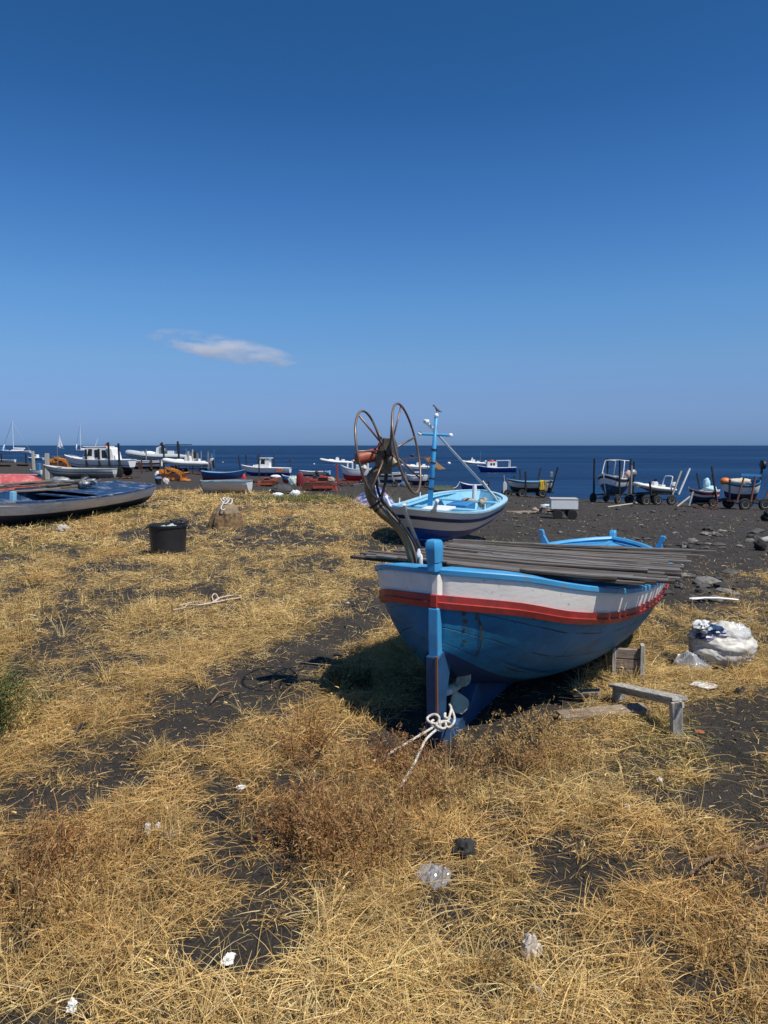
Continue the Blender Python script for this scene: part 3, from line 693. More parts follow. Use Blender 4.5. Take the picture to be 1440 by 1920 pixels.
    mb = MB(); mb.tube([hub + Vector((x, 0, 0)) for x in (.20, -.02, -.045, -.06)], [.02, .032, .028, .018], 12)
    hb = mb.build('propeller', MP, T, smooth=True, auto=40)
    MB().cyl(hub + Vector((-.055, 0, 0)), hub + Vector((-.095, 0, 0)), .019, 8).build('shaft_nut', mat('white_cap', (.75, .75, .72), .5), hb)
    for a0 in (40, 158, 283):
        mb = MB(); rows = []
        for i in range(9):
            t = i / 8; rr = lerp(.02, .165, t); wd = .030 + .095 * math.sin(math.pi * min(t * 1.02, 1) ** 1.3) if t < 1 else .01
            tw = lerp(.9, .30, t); row = []
            for k in range(5):
                q = (k / 4 - .5) * wd
                # blade local: radial=z, chord in x/y
                v = Vector((q * math.sin(tw) + .012 * (1 - (2 * k / 4 - 1) ** 2) * .8, q * math.cos(tw), rr))
                v = Matrix.Rotation(R(a0), 3, 'X') @ v; row.append(hub + v)
            rows.append(row)
        mb.grid(rows); b = mb.build('blade', MP, hb, smooth=True); q = b.modifiers.new('s', 'SOLIDIFY'); q.thickness = .006
    # ---- net hauler bolted inside the stern
    MBZ = mat('hauler_bronze', (.27, .185, .105), .40, metal=.35, var=.35, scale=3, dirt=(.10, .065, .04), dirt_amt=.3, dscale=5, bump=.2)
    MST = mat('hoop_steel', (.24, .165, .12), .42, metal=.4, var=.35, scale=5, dirt=(.12, .06, .035), dirt_amt=.25, dscale=8)
    Y = 4.66
    pth = [(778, 1085), (776, 1062), (770, 1035), (764, 1014), (754, 995), (738, 978), (718, 961), (703, 944), (695, 925), (693, 905), (701, 889), (714, 877), (723, 868)]
    pts = cr([at(a, b, Y) for a, b in pth], 5); N = len(pts)
    rad = [np.interp(i / (N - 1), [0, .25, .5, .7, .85, 1], [.029, .031, .034, .035, .034, .029]) for i in range(N)]
    post = MB(); post.tube(pts, rad, 16); 
    post = post.build('net_hauler', MBZ, T, smooth=True, world=True, auto=50); post['label'] = 'bronze curved post of the net hauler'
    for fr_ in (.53, .56):
        i = int(fr_ * N); MB().tube(pts[i:i + 2], [rad[i] * 1.06] * 2, 16).build('clamp_band', mat('black_band', (.02, .02, .02), .6), post, world=True)
    hub_c = at(729, 846, 4.60)
    # hoops
    def hoop(c, rv, tilt, Yc, vx, rr=.0075, name='hoop'):
        cc = at(c[0], c[1], Yc); k = Yc / FPX
        u = Vector((-math.sin(R(tilt)), 0, math.cos(R(tilt)))) * rv * k; v = Vector((vx, math.sqrt(1 - vx * vx), 0)) * rv * k
        pts_ = [cc + u * math.cos(a) + v * math.sin(a) for a in np.linspace(0, 2 * math.pi, 49)[:-1]]
        MB().tube(pts_, rr, 8, closed=True).build(name, MST, post, smooth=True, world=True)
        return cc, u, v
    cL, uL, vL = hoop((696, 853), 83, 10.5, 4.60, .27)
    cR, uR, vR = hoop((763, 841), 85, 11.5, 4.60, .27)
    for (cc, u, v, hubp, angs) in ((cL, uL, vL, at(722, 846, 4.60), (35, 95, 155, 215, 275, 335)), (cR, uR, vR, at(736, 845, 4.60), (15, 75, 135, 195, 255, 315))):
        mb = MB()
        for a in angs:
            e_ = cc + u * math.cos(R(a)) + v * math.sin(R(a)); s_ = hubp + (e_ - cc).normalized() * .04
            mb.tube([s_, e_], .0062, 6)
        mb.build('spoke_set', MST, post, smooth=True, world=True)
    ax = Vector((.97, -.2, .1)).normalized(); qd = ax.to_track_quat('Z', 'Y').to_matrix()
    mb = MB(); mb.lathe([(.02, -.05), (.045, -.045), (.05, -.02), (.03, -.012), (.03, .012), (.068, .02), (.085, .03), (.088, .036), (.05, .05), (.02, .055)], hub_c, M=qd, n=24)
    mb.build('sheave', mat('sheave_steel', (.19, .165, .13), .4, metal=.7, var=.4, dirt=(.10, .05, .03), dirt_amt=.35), post, smooth=True, world=True, auto=35)
    mb = MB(); mb.blob(at(716, 862, 4.62), (.045, .05, .07), .1, 1.5, 12, 8); mb.bar(at(728, 822, 4.6), at(724, 888, 4.62), .04, .07, bev=.01); mb.cyl(at(733, 860, 4.52), at(741, 872, 4.50), .028, 14)
    mb.build('gearbox', mat('gearbox_tan', (.20, .17, .12), .55, metal=.3, dirt=(.09, .05, .03), dirt_amt=.4, dscale=10), post, smooth=True, world=True, auto=40)
    mb = MB(); a = at(716, 850, 4.66); b_ = at(667, 861, 4.58); d = (b_ - a).normalized()
    mb.tube([a, a + d * .045, a + d * .046, b_ - d * .02, b_ - d * .006, b_], [.042, .042, .040, .042, .036, .02], 20)
    mb.bar(a + Vector((0, 0, .03)), a + Vector((-.03, 0, .045)), .06, .05)
    mb.build('motor', mat('motor_red', (.34, .075, .04), .5, var=.2, dirt=(.16, .05, .03), dirt_amt=.3, dscale=8), post, smooth=True, world=True, auto=35)
    MB().bar(at(700, 884, 4.6), at(720, 876, 4.6), .05, .012).build('mount_plate', MBZ, post, world=True)
    hp = [[(705, 880), (706, 905), (712, 930), (722, 950), (736, 968), (755, 990), (768, 1010), (778, 1035), (779, 1070)], [(726, 870), (724, 900), (716, 930), (722, 944), (745, 972), (762, 994), (776, 1018), (784, 1040), (784, 1072)]]
    for h_, yy in zip(hp, (4.70, 4.62)):
        MB().tube(cr([at(a, b, yy) for a, b in h_], 5), .0085, 8).build('hose', mat('hose_black', (.018, .018, .02), .45), post, smooth=True, world=True)
    # white rag tied on hose
    mb = MB(); mb.blob(at(785, 1040, 4.58), (.016, .012, .03), .5, 2.5, 12, 8, seed=3); mb.blob(at(789, 1053, 4.58), (.014, .01, .045), .4, 2.5, 12, 8, seed=5)
    o = mb.build('tied_rag', mat('rag_white', (.78, .78, .76), .8), T, smooth=True, world=True)
    return T
FB = fore_boat()

# weathered slats lying over the boat
def slats():
    mats_ = [mat('old_wood_a', (.10, .080, .066), .85, var=.4, scale=3, stretch=(1, 18, 18), bump=.8, dirt=(.30, .27, .24), dirt_amt=.10, dscale=7),
             mat('old_wood_b', (.068, .052, .043), .85, var=.35, scale=4, stretch=(1, 16, 16), bump=.6, dirt=(.30, .27, .24), dirt_amt=.12, dscale=5),
             mat('old_wood_d', (.19, .18, .17), .85, var=.35, scale=3, stretch=(1, 14, 14), bump=.6, dirt=(.08, .065, .055), dirt_amt=.35, dscale=5), mat('old_wood_c', (.15, .125, .105), .85, var=.3, scale=3, stretch=(1, 18, 18), bump=.6, dirt=(.07, .055, .045), dirt_amt=.3, dscale=4)]
    rnd = random.Random(5); N = 66
    LN = [(0, (.56, 4.64, .90)), (.06, (.16, 4.98, .875)), (.12, (-.24, 5.28, .86)), (.3, (.0, 5.6, .85)), (.6, (.42, 6.05, .825)), (1, (.62, 6.5, .815))]
    RN = [(0, (1.56, 4.42, .83)), (.06, (1.68, 4.46, .815)), (.14, (1.80, 4.6, .80)), (.3, (1.95, 4.86, .785)), (.6, (2.17, 5.42, .75)), (.8, (2.42, 5.85, .745)), (1, (2.80, 6.25, .76))]
    def pt(tab, t): return Vector([np.interp(t, [q[0] for q in tab], [q[1][k] for q in tab]) for k in range(3)])
    for i in range(N):
        t = i / (N - 1)
        a = pt(LN, t); b = pt(RN, t)
        layer = rnd.choice((0, 0, 0, 1))
        dz = layer * .015 + rnd.uniform(-.004, .006)
        d = (b - a); L = d.length; d.normalize()
        a = a + d * rnd.uniform(-.02, .22) * (1 if rnd.random() < .5 else .3); b = b - d * rnd.uniform(-.04, .22)
        if rnd.random() < .2: b = b - d * rnd.uniform(0, .5)
        if rnd.random() < .15: a = a + d * rnd.uniform(0, .5)
        sk = Vector((0, rnd.uniform(-.022, .022), 0))
        a += Vector((0, 0, dz)) - sk; b += Vector((0, 0, dz + rnd.uniform(-.012, .012))) + sk
        mid = (a + b) / 2 + Vector((0, 0, -.02 + rnd.uniform(-.008, .008)))
        T_rz = math.atan2(d.y, d.x); w = rnd.uniform(.034, .074); h = rnd.uniform(.012, .022)
        mb = MB(); n = 9; rows = []
        for k in range(n + 1):
            u = k / n; p = a * (1 - u) ** 2 + mid * 2 * u * (1 - u) + b * u * u
            p = p - a; p = Matrix.Rotation(-T_rz, 3, 'Z') @ p
            ww = w * rnd.uniform(.94, 1.04); jz = rnd.uniform(-.0015, .0015)
            rows.append([p + Vector((0, y * ww / 2, z * h / 2 + jz)) for y, z in ((-1, -.8), (-.85, -1), (.85, -1), (1, -.8), (1, .8), (.85, 1), (-.85, 1), (-1, .8))])
        mb.grid(rows, close=True).add(rows[0], [tuple(range(8))]).add(rows[-1], [tuple(range(8))])
        o = mb.build('wooden_board', rnd.choice(mats_)); o.location = a; o.rotation_euler = (0, 0, T_rz)
        tag(o, 'long weathered grey-brown wooden slat laid crosswise on the near blue boat', 'slat', 'weathered slats piled over the near blue boat')
slats()

# ------------------------------------------------------------------ materials for the boats and gear
WHT = mat('boat_white', (.82, .81, .78), .45, var=.04, scale=3, dirt=(.50, .46, .40), dirt_amt=.06, dscale=4)
GRYW = mat('weathered_white', (.64, .63, .59), .6, var=.12, scale=3, dirt=(.30, .27, .23), dirt_amt=.25, dscale=3)
NAVY = mat('navy_paint', (.008, .03, .13), .45, var=.25, scale=3, dirt=(.02, .06, .16), dirt_amt=.3)
ROYAL = mat('royal_blue', (.012, .07, .36), .45, var=.15)
SKYB = mat('sky_blue_paint', (.22, .52, .70), .5, var=.1, dirt=(.45, .55, .6), dirt_amt=.1)
MIDB = mat('mid_blue_paint', (.04, .22, .48), .5, var=.15)
REDP = mat('red_paint', (.38, .025, .03), .5, var=.2)
DKRED = mat('dark_red_paint', (.20, .015, .02), .6, var=.3)
ORNG = mat('orange_machine', (.62, .22, .02), .55, var=.2, dirt=(.22, .09, .03), dirt_amt=.25, dscale=5)
ORRED = mat('orange_red_machine', (.48, .085, .025), .6, var=.2, dirt=(.16, .05, .03), dirt_amt=.35, dscale=5)
REDM = mat('faded_red_machine', (.40, .05, .035), .6, var=.2, dirt=(.16, .04, .03), dirt_amt=.35, dscale=5)
RUST = mat('rusty_steel', (.11, .045, .028), .85, var=.5, scale=9, bump=.4)
DARKS = mat('dark_steel', (.022, .022, .026), .6, var=.3)
GREYS = mat('galvanised_grey', (.30, .31, .32), .5, metal=.4, var=.2)
RUBB = mat('tyre_rubber', (.018, .018, .018), .85)
RIM = mat('wheel_rim', (.55, .55, .53), .5)
GLASS = mat('window_glass', (.015, .02, .025), .12, spec=.8, bump=0)
RIBG = mat('rib_tube_grey', (.42, .47, .48), .55, var=.06)
RIBW = mat('rib_tube_white', (.70, .70, .66), .5, var=.05)
PALEW = mat('pale_timber', (.48, .45, .38), .85, var=.25, scale=4, stretch=(6, 6, 1))
OLDW = MATS['old_wood_a']
BLKP = mat('black_plastic', (.020, .020, .022), .42, var=.15, scale=5)
TARPG = mat('tarp_green', (.045, .065, .04), .7, var=.3)
TARPK = mat('tarp_grey', (.07, .07, .072), .85, var=.3)
BROWNC = mat('brown_canvas', (.20, .115, .055), .8, var=.15)
YELL = mat('yellow_cloth', (.62, .42, .03), .8)
OCHRE = mat('ochre_cloth', (.30, .25, .12), .85)
ROPEM = mat('rope_white', (.66, .62, .54), .85, var=.25, scale=60, bump=.8)
ROPEB = mat('rope_beige', (.42, .34, .24), .9, var=.3, scale=50)
PLASTW = mat('white_plastic', (.80, .80, .78), .4, var=.05)
CHROM = mat('steel_tube', (.55, .56, .56), .35, metal=.6)
LBLUE = mat('light_blue_cloth', (.45, .68, .76), .7)
ORBUOY = mat('orange_plastic', (.75, .20, .02), .5)
CREAM = mat('cream_canvas', (.58, .50, .38), .8)

def rad(a): return math.radians(a)
def fitL(pxw, pos, th, r=.34): return pxw * pos.y / FPX / (abs(math.cos(rad(th))) + r * abs(math.sin(rad(th))))

def boat(name, label, cat, loc, th, L, B, D, top, bottom, deck, rim, wl=.42, ws=0., rake=.08, sb=.22, ss_=.10, stripe=None, group=None, thw=3, tilt=0., roll=0., cover=None, inner=None, kdepth=.06, stripe_z=(.80, .90), n=19):
    T = thing(name, label, cat, loc, rot=(rad(roll), rad(tilt), rad(th)), group=group)
    def W_(t):
        h = B / 2
        if t > .45: return h * max(math.cos(math.pi / 2 * ((t - .45) / .55) ** 1.7), 0) ** .75
        if ws > 0: return h * (ws + (1 - ws) * math.sin(math.pi / 2 * t / .45))
        return h * max(math.cos(math.pi / 2 * ((.45 - t) / .45) ** 2.0), 0) ** .7
    def S_(t): q = 2 * t - 1; return D * (1 + (sb * q * q if q > 0 else ss_ * q * q))
    def K_(t): q = max((t - .72) / .28, 0); r_ = max((.2 - t) / .2, 0) if ws == 0 else 0; return D * (.16 * q ** 2 + .10 * r_ ** 2)
    def pt(t, v, side, inset=0.):
        w = max(W_(t) - inset, 0); k, s_ = K_(t), S_(t)
        f = lerp(math.sin(math.pi / 2 * v), v, .25); g = lerp(1 - math.cos(math.pi / 2 * v), v, .2)
        bowf = max((t - .6) / .4, 0) ** 1.5; stf = max((.3 - t) / .3, 0) ** 1.5 if ws == 0 else 0
        x = L * (t - .5) - rake * L * bowf * (1 - g) ** 1.1 + rake * .5 * L * stf * (1 - g)
        return Vector((x, -side * w * f, k + (s_ - k) * g))
    ts = [0.0] + [0.5 - 0.5 * math.cos(math.pi * (i + .35) / (n - 1 + .7)) for i in range(n)] + [1.0]
    lo_, hi_ = 0., 1.
    for _ in range(20):
        m_ = (lo_ + hi_) / 2
        if lerp(1 - math.cos(math.pi / 2 * m_), m_, .2) < wl: lo_ = m_
        else: hi_ = m_
    wl = hi_
    vs = [0, wl * .28, wl * .55, wl * .8, wl, wl + .001] + list(np.linspace(wl, 1, 8)[1:])
    for_h = MB()
    for side in (1, -1):
        rows = [[pt(t, v, side) for v in vs] for t in ts]
        o = len(for_h.v); for_h.grid(rows)
        nv = len(vs); cnt = (len(ts) - 1) * (nv - 1)
        for j in range(cnt):
            if j % (nv - 1) < 4: for_h.m[-cnt + j] = 1
    if ws > 0:
        a = [pt(0, v, 1) for v in vs]; b_ = [pt(0, v, -1) for v in vs]
        o = len(for_h.m); for_h.grid([[p, q] for p, q in zip(a, b_)])
        for j in range(4): for_h.m[o + j] = 1
    hull = for_h.build('hull', [top, bottom], T, smooth=True, auto=50)
    mb = MB()
    for side in (1, -1):
        rows = []
        for t in ts:
            p = pt(t, 1, side); i_ = side; gw = min(.045 * B, abs(p.y))
            rows.append([p + Vector((0, -side * .012 * B, -.02 * D)), p + Vector((0, -side * .014 * B, .03 * D)), p + Vector((0, i_ * gw, .03 * D)), p + Vector((0, i_ * gw, -.01 * D))])
        mb.grid(rows, close=True)
    if ws > 0: mb.bar(pt(0, 1, 1) + Vector((.01, 0, .01)), pt(0, 1, -1) + Vector((.01, 0, .01)), .05 * B, .05 * D)
    mb.build('gunwale', rim, T, smooth=True, auto=40)
    if stripe:
        mb = MB()
        for side in (1, -1):
            rows = []
            for t in ts:
                def vz(fr):
                    lo, hi = 0., 1.
                    k, s_ = K_(t), S_(t); zt = k + (s_ - k) * fr
                    for _ in range(18):
                        m = (lo + hi) / 2
                        if pt(t, m, side).z < zt: lo = m
                        else: hi = m
                    return hi
                a, b_ = vz(stripe_z[0]), vz(stripe_z[1]); e = Vector((0, -side * .008 * B, 0))
                rows.append([pt(t, a, side) + e * .2, pt(t, a, side) + e, pt(t, b_, side) + e, pt(t, b_, side) + e * .2])
            mb.grid(rows)
        mb.build('rubbing_strake', stripe, T, smooth=True, auto=40)
    if cover is None:
        mb = MB(); fz = D * .42
        for side in (1, -1):
            mb.grid([[Vector((pt(t, v, side, .05 * B).x, pt(t, v, side, .05 * B).y, max(pt(t, v, side, .05 * B).z, fz))) for v in (.5, .62, .75, .87, .99)] for t in ts[1:-1]])
        mb.grid([[Vector((pt(t, .62, s_, .05 * B).x, pt(t, .62, s_, .05 * B).y, max(fz, K_(t) + .3 * D))) for s_ in (1, -1)] for t in ts[1:-1]])
        mb.build('inner_hull', inner or deck, T, smooth=True, auto=40)
        for k in range(thw):
            t = lerp(.2, .72, k / max(thw - 1, 1)); w = W_(t) - .05 * B
            MB().box((L * (t - .5), 0, S_(t) - D * .14), (.05 * L, 2 * w, .05 * D)).build('thwart', deck, T)
        mb = MB(); tt = [.80, .86, .92, .97]
        mb.grid([[Vector((pt(t, 1, 1).x, W_(t) * .9 * y, S_(t) - .02 * D + .04 * D * (1 - y * y))) for y in (-1, -.5, 0, .5, 1)] for t in tt]).build('fore_deck', deck, T, smooth=True)
    else:
        mb = MB(); mb.grid([[Vector((pt(t, 1, 1).x, W_(t) * .95 * y, S_(t) - .03 * D + .10 * D * (1 - y * y))) for y in (-1, -.6, -.2, .2, .6, 1)] for t in ts]).build('deck', deck, T, smooth=True)
    # stem and keel
    pts = [pt(1, v, 1) for v in (1, .9, .75, .6, .4, .2, 0)]; pts[0] = pts[0] + Vector((0, 0, .09 * D))
    kb = [pt(t, 0, 1) for t in (.9, .7, .5, .3, .1)]
    mb = MB(); mb.tube([p + Vector((.006 * L, 0, 0)) for p in pts] + kb, .018 * B, 6, sq=(1.2, 1.0)); mb.build('stem', rim if ws else top, T, smooth=True, auto=40)
    if kdepth: MB().box((-.02 * L, 0, -kdepth * D * .4), (.84 * L, .04 * B, kdepth * D * 2)).build('keel', bottom, T)
    T['_L'] = 1; del T['_L']
    return T, pt, W_, S_

def trailer(name, label, loc, th, L, W, h, posts, mt=DARKS, mp=DARKS, wr=.28, axles=(0.,), group=None, tongue=.25, nose=True, rimm=True):
    T = thing(name, label, 'boat trailer', loc, rz=rad(th), group=group)
    mb = MB()
    for s in (-1, 1): mb.bar((-L / 2, s * W * .42, h - .06), (L / 2 * .9, s * W * .30, h - .06), .06, .09)
    for x in (-.46, -.2, .08, .4): mb.bar((x * L, -W * .44, h - .06), (x * L, W * .44, h - .06), .05, .06)
    for x in (-.3, 0, .3): mb.bar((x * L, 0, h - .04), (x * L, 0, h + .06), .10, .5 * W)
    mb.build('frame', mt, T)
    if tongue: MB().bar((L * .44, 0, h - .07), (L * (.5 + tongue), 0, max(h - .22, .12)), .07, .09).build('tow_bar', mt, T)
    if nose:
        mb = MB(); mb.bar((L * .5, 0, h - .05), (L * .53, 0, h + .75), .07, .07); mb.cyl((L * .52, -.1, h + .5), (L * .52, .1, h + .5), .07, 10); mb.build('winch_post', mt, T)
    for ax in axles:
        MB().cyl((ax * L, -W * .5, wr), (ax * L, W * .5, wr), .03, 8).build('axle', mt, T)
        for s in (-1, 1):
            c = Vector((ax * L, s * W * .52, wr)); w = MB()
            w.lathe([(wr * .55, -.09), (wr * .9, -.09), (wr, -.06), (wr, .06), (wr * .9, .09), (wr * .55, .09)], c, axis='y', n=20)
            wo = w.build('wheel', RUBB, T, smooth=True, auto=40)
            if rimm:
                r_ = MB(); r_.lathe([(wr * .52, -.07), (wr * .56, -.095), (wr * .3, -.06), (.03, -.08)], c, axis='y', n=16); r_.lathe([(wr * .52, .07), (wr * .56, .095), (wr * .3, .06), (.03, .08)], c, axis='y', n=16)
                r_.build('rim', RIM, wo, smooth=True, auto=40)
    for p in posts:
        x, s, hh, lx = p[:4]; m_ = p[4] if len(p) > 4 else mp; ly = p[5] if len(p) > 5 else .06
        a = Vector((x * L, s * W * .5, h - .08)); b_ = Vector((x * L + lx * hh, s * (W * .5 + ly * hh), h - .08 + hh))
        pw = .0021 * loc[1]; MB().bar(a, b_, pw, pw, bev=.01).build('post', m_, T)
    return T

def rib(name, label, loc, th, L, tube_m, hull_m, seat_m=None, arch=0., engine=True, console=True, group=None, tilt=0., cat='inflatable boat', cone=True, low=.32):
    T = thing(name, label, cat, loc, rot=(0, rad(tilt), rad(th)), group=group)
    B = .40 * L; r = .048 * L; zb = .10 * L
    path = []
    for t in np.linspace(0, 1, 33):
        a = abs(t * 2 - 1); s = 1 if t < .5 else -1
        x = -.5 * L + L * (1 - a) ** .8 * .97 if False else -.5 * L + L * .98 * (1 - a ** 2.6)
        w = (B / 2 - r) * min(1., (a / .62)) ** .75
        z = zb + .055 * L * max((x / L + .15) / .6, 0) ** 2
        path.append(Vector((x, s * w, z)))
    rr = [r * (.55 if i in (0, 32) else 1) for i in range(33)]
    tb = MB(); tb.tube(path, rr, 12); tube = tb.build('tube', tube_m, T, smooth=True, auto=60)
    mb = MB(); mb.tube([p + Vector((0, math.copysign(r * .95, p.y) if abs(p.y) > r else 0, 0)) + (Vector((r * .9, 0, 0)) if abs(p.y) <= r * 1.2 else Vector((0, 0, 0))) for p in path[1:-1]], r * .13, 5)
    mb.build('rubbing_strip', DARKS if tube_m is RIBG else GREYS, tube, smooth=True)
    ts = np.linspace(0, 1, 14); mb = MB()
    for s in (-1, 1):
        rows = []
        for t in ts:
            x = L * (-.46 + .88 * t); w = (B / 2 - r * 1.2) * (1 - max((t - .5) / .5, 0) ** 2.2); k = low * .28 * L * (max((t - .45) / .55, 0) ** 2)
            k -= low * .30 * L * .5
            rows.append([Vector((x, 0, zb + k - .02 * L)), Vector((x, s * w * .8, zb - .02 * L + k * .35)), Vector((x, s * w, zb + .0))])
        mb.grid(rows)
    mb.box((-.455 * L, 0, zb), (.02 * L, B - 2 * r, .12 * L)); mb.build('hull', hull_m, T, smooth=True, auto=40)
    MB().prism([(-.45 * L, -(B / 2 - r)), (.2 * L, -(B / 2 - r)), (.40 * L, -.08 * L), (.40 * L, .08 * L), (.2 * L, B / 2 - r), (-.45 * L, B / 2 - r)], zb - .005 * L, zb + .005 * L, 'xy').build('deck', WHT, T)
    if console:
        c = MB(); c.prism([(-.08 * L, zb), (.05 * L, zb), (.03 * L, zb + .14 * L), (-.02 * L, zb + .16 * L), (-.07 * L, zb + .13 * L)], -.055 * L, .055 * L)
        c = c.build('console', WHT, T, bevel=.01); MB().bar((.0, 0, zb + .15 * L), (-.04 * L, 0, zb + .21 * L), .10 * L, .006 * L).build('windscreen', GLASS, c)
        MB().box((-.20 * L, 0, zb + .05 * L), (.10 * L, .16 * L, .09 * L)).build('seat', seat_m or WHT, T, bevel=.02)
        if cone: MB().blob((.18 * L, 0, zb + .03 * L), (.14 * L, .10 * L, .06 * L), .1, 1.5).build('bow_cushion', WHT, T, smooth=True)
    if engine:
        q_ = min(L, 4.6); X = -.5 * L; e = MB(); e.prism([(X, zb + .08 * q_), (X - .08 * q_, zb + .10 * q_), (X - .09 * q_, zb + .16 * q_), (X - .06 * q_, zb + .18 * q_), (X, zb + .17 * q_), (X + .02 * q_, zb + .12 * q_)], -.035 * q_, .035 * q_)
        e = e.build('outboard_engine', GREYS if tube_m is RIBG else WHT, T, bevel=.02); MB().bar((-.54 * L, 0, zb + .08 * L), (-.56 * L, 0, zb - .10 * L), .03 * L, .04 * L).build('engine_leg', DARKS, e)
    if arch:
        ax = -.36 * L; mb = MB(); w = B / 2 - r; mb.tube(cr([(ax + .03 * L, -w, zb + r), (ax, -w * .95, zb + arch * .8), (ax - .01 * L, -w * .75, zb + arch), (ax - .01 * L, w * .75, zb + arch), (ax, w * .95, zb + arch * .8), (ax + .03 * L, w, zb + r)], 4), .012 * L, 8)
        mb.build('arch', WHT, T, smooth=True)
    return T

def clutter(mb, c, n, r, sz, seed=0):
    rn = random.Random(seed)
    for i in range(n):
        p = Vector(c) + Vector((rn.uniform(-r[0], r[0]), rn.uniform(-r[1], r[1]), rn.uniform(0, r[2])))
        mb.blob(p, (sz * rn.uniform(.5, 1.2), sz * rn.uniform(.5, 1.2), sz * rn.uniform(.4, .9)), .35, 2, 10, 7, seed=i + seed)

# ------------------------------------------------------------------ second boat with the cross mast
def second_boat():
    P0 = hit(764, 1027); P1 = hit(897, 1005)
    bow = Vector(P0); ax = (Vector((P0.x, P0.y, 0)) - Vector((P1.x, P1.y, 0)))
    th = math.degrees(math.atan2(ax.y, ax.x)); 
    k = P0.y / FPX
    c = Vector(((P0.x + P1.x) / 2, (P0.y + P1.y) / 2, 0)); L = ax.length + .28; D = .72
    c -= ax.normalized() * -.10
    z = min(P0.z, P1.z) + .10; c.z = (P0.z + P1.z) / 2 + .06
    tl = math.degrees(math.atan2(P1.z - P0.z, ax.length))
    T, pt, W_, S_ = boat('sailing_boat', 'white and blue boat with a light blue cross mast, beached beyond the large blue boat', 'boat', c, th, L, 1.95, D,
        hull_paint('second_white', (.66, .65, .62), 0., .1, .05, (.3, .3, .3)), hull_paint('second_royal', (.008, .070, .34), 4, .0), SKYB, mat('rim_pale_blue', (.36, .62, .76), .5), wl=.53, rake=.17, sb=.34, ss_=.12, tilt=1.5, roll=-2.5, stripe=mat('stripe_navy', (.006, .02, .09), .5), stripe_z=(.74, .83), inner=SKYB)
    # horns and bollard
    for side in (1, -1):
        q = pt(.93, 1, side); mb = MB()
        mb.tube([q + Vector((0, 0, -.02)), q + Vector((.03, -side * .03, .07)), q + Vector((.06, -side * .06, .15)), q + Vector((.08, -side * .08, .21))], [.05, .035, .03, .038], 8)
        mb.build('horn_post', PLASTW, T, smooth=True)
    q = pt(.10, 1, 1); MB().tube([(q.x + .05, 0, q.z - .25), (q.x + .05, 0, q.z + .12), (q.x + .05, 0, q.z + .22)], [.06, .055, .045], 10).build('bollard', PLASTW, T, smooth=True, auto=50)
    MB().box((-.18 * L, .0, D * .82), (.9, .45, .18)).build('engine_box', MIDB, T, bevel=.02)
    MB().box((.05 * L, -.2, D * .90), (1.2, .55, .05)).build('hatch', PLASTW, T, bevel=.01)
    mb = MB(); mb.grid([[Vector((L * (t - .5), W_(t) * .9 * y, S_(t) - .05 + .03 * (1 - y * y))) for y in (-1, -.5, 0, .5, 1)] for t in (.70, .76, .82, .88, .94)]).build('bow_deck', SKYB, T, smooth=True)
    for side in (-1, 1): MB().grid([[Vector((L * (t - .5), side * (W_(t) * f_), S_(t) - .03)) for f_ in (.96, .80)] for t in (.08, .16, .25, .35, .45, .55, .65, .72)]).build('side_deck', SKYB, T)
    mb = MB(); clutter(mb, (-.30 * L, .15, D * .80), 5, (.25, .3, .12), .13, 6); mb.build('coiled_net', ROPEB, T, smooth=True)
    for side in (1, -1):
        for t in (.35, .6):
            q = pt(t, 1, side); MB().cyl(q + Vector((0, side * .05, 0)), q + Vector((0, side * .05, .14)), .015, 8).build('thole_pin', PLASTW, T)
    # mast: foot about a quarter back from the bow
    M = Euler((rad(-2.5), rad(1.5), rad(th))).to_matrix().to_4x4(); 
    MI = (Matrix.Translation(c) @ M).inverted()
    def loc(px, py, Y): return MI @ at(px, py, Y)
    foot = pt(.80, 1, 1); fw = Matrix.Translation(c) @ M @ Vector((foot.x, 0, .65)); Y = fw.y
    mm = mat('mast_blue', (.06, .33, .62), .45, dirt=(.04, .12, .25), dirt_amt=.15)
    a, b = loc(806, 948, Y), loc(818, 783, Y)
    mast = MB(); mast.tube([a, a.lerp(b, .5), b], [.052, .046, .036], 12); mast = mast.build('mast', mm, T, smooth=True)
    mb = MB()
    for f_ in (.18, .30, .48, .63): 
        p = a.lerp(b, f_); mb.cyl(p, p + (b - a).normalized() * .03, .056, 12)
    mb.build('lashing', DARKS, mast)
    MB().lathe([(.03, 0), (.045, .02), (.045, .05), (.025, .08), (.0, .085)], b, n=12).build('mast_cap', PLASTW, mast, smooth=True)
    c0, c1 = loc(787, 813.5, Y), loc(845, 816.5, Y); MB().cyl(c0, c1, .028, 10).build('cross_bar', mm, mast)
    for p in (c0, c1): mb = MB().blob(p, (.045, .045, .045), 0, 1, 12, 8).build('end_knob', PLASTW, mast, smooth=True)
    # spar leaning through the cross, own thing
    Yb = (Matrix.Translation(c) @ M @ Vector((-.40 * L, 0, .8))).y
    S = thing('leaning_spar', 'thin grey pole with a white wrapped tip leaning across the light blue cross mast', 'pole', at(922, 926, Yb))
    A, B_ = at(797, 789, Y - .1), at(922, 926, Yb)
    MB().tube([B_, A], [.03, .02], 8).build('spar', mat('spar_grey', (.38, .40, .42), .5), S, smooth=True, world=True)
    mb = MB(); d = (B_ - A); clutter(mb, A + d * .02, 4, (.03, .03, .03), .05, 3); mb.tube([A, A + d * .12], .035, 8); mb.build('tip_wrapping', PLASTW, S, smooth=True, world=True)
    # rope over the quarter
    rp = [(905, 902), (918, 920), (930, 935), (934, 950), (931, 962), (924, 970), (912, 965)]
    o = MB().tube(cr([at(x, y, Yb - .75 + .05 * i) for i, (x, y) in enumerate(rp)], 5), .022, 6).build('mooring_rope', ROPEM, smooth=True)
    tag(o, 'white rope looped over the stern of the cross mast boat', 'rope')
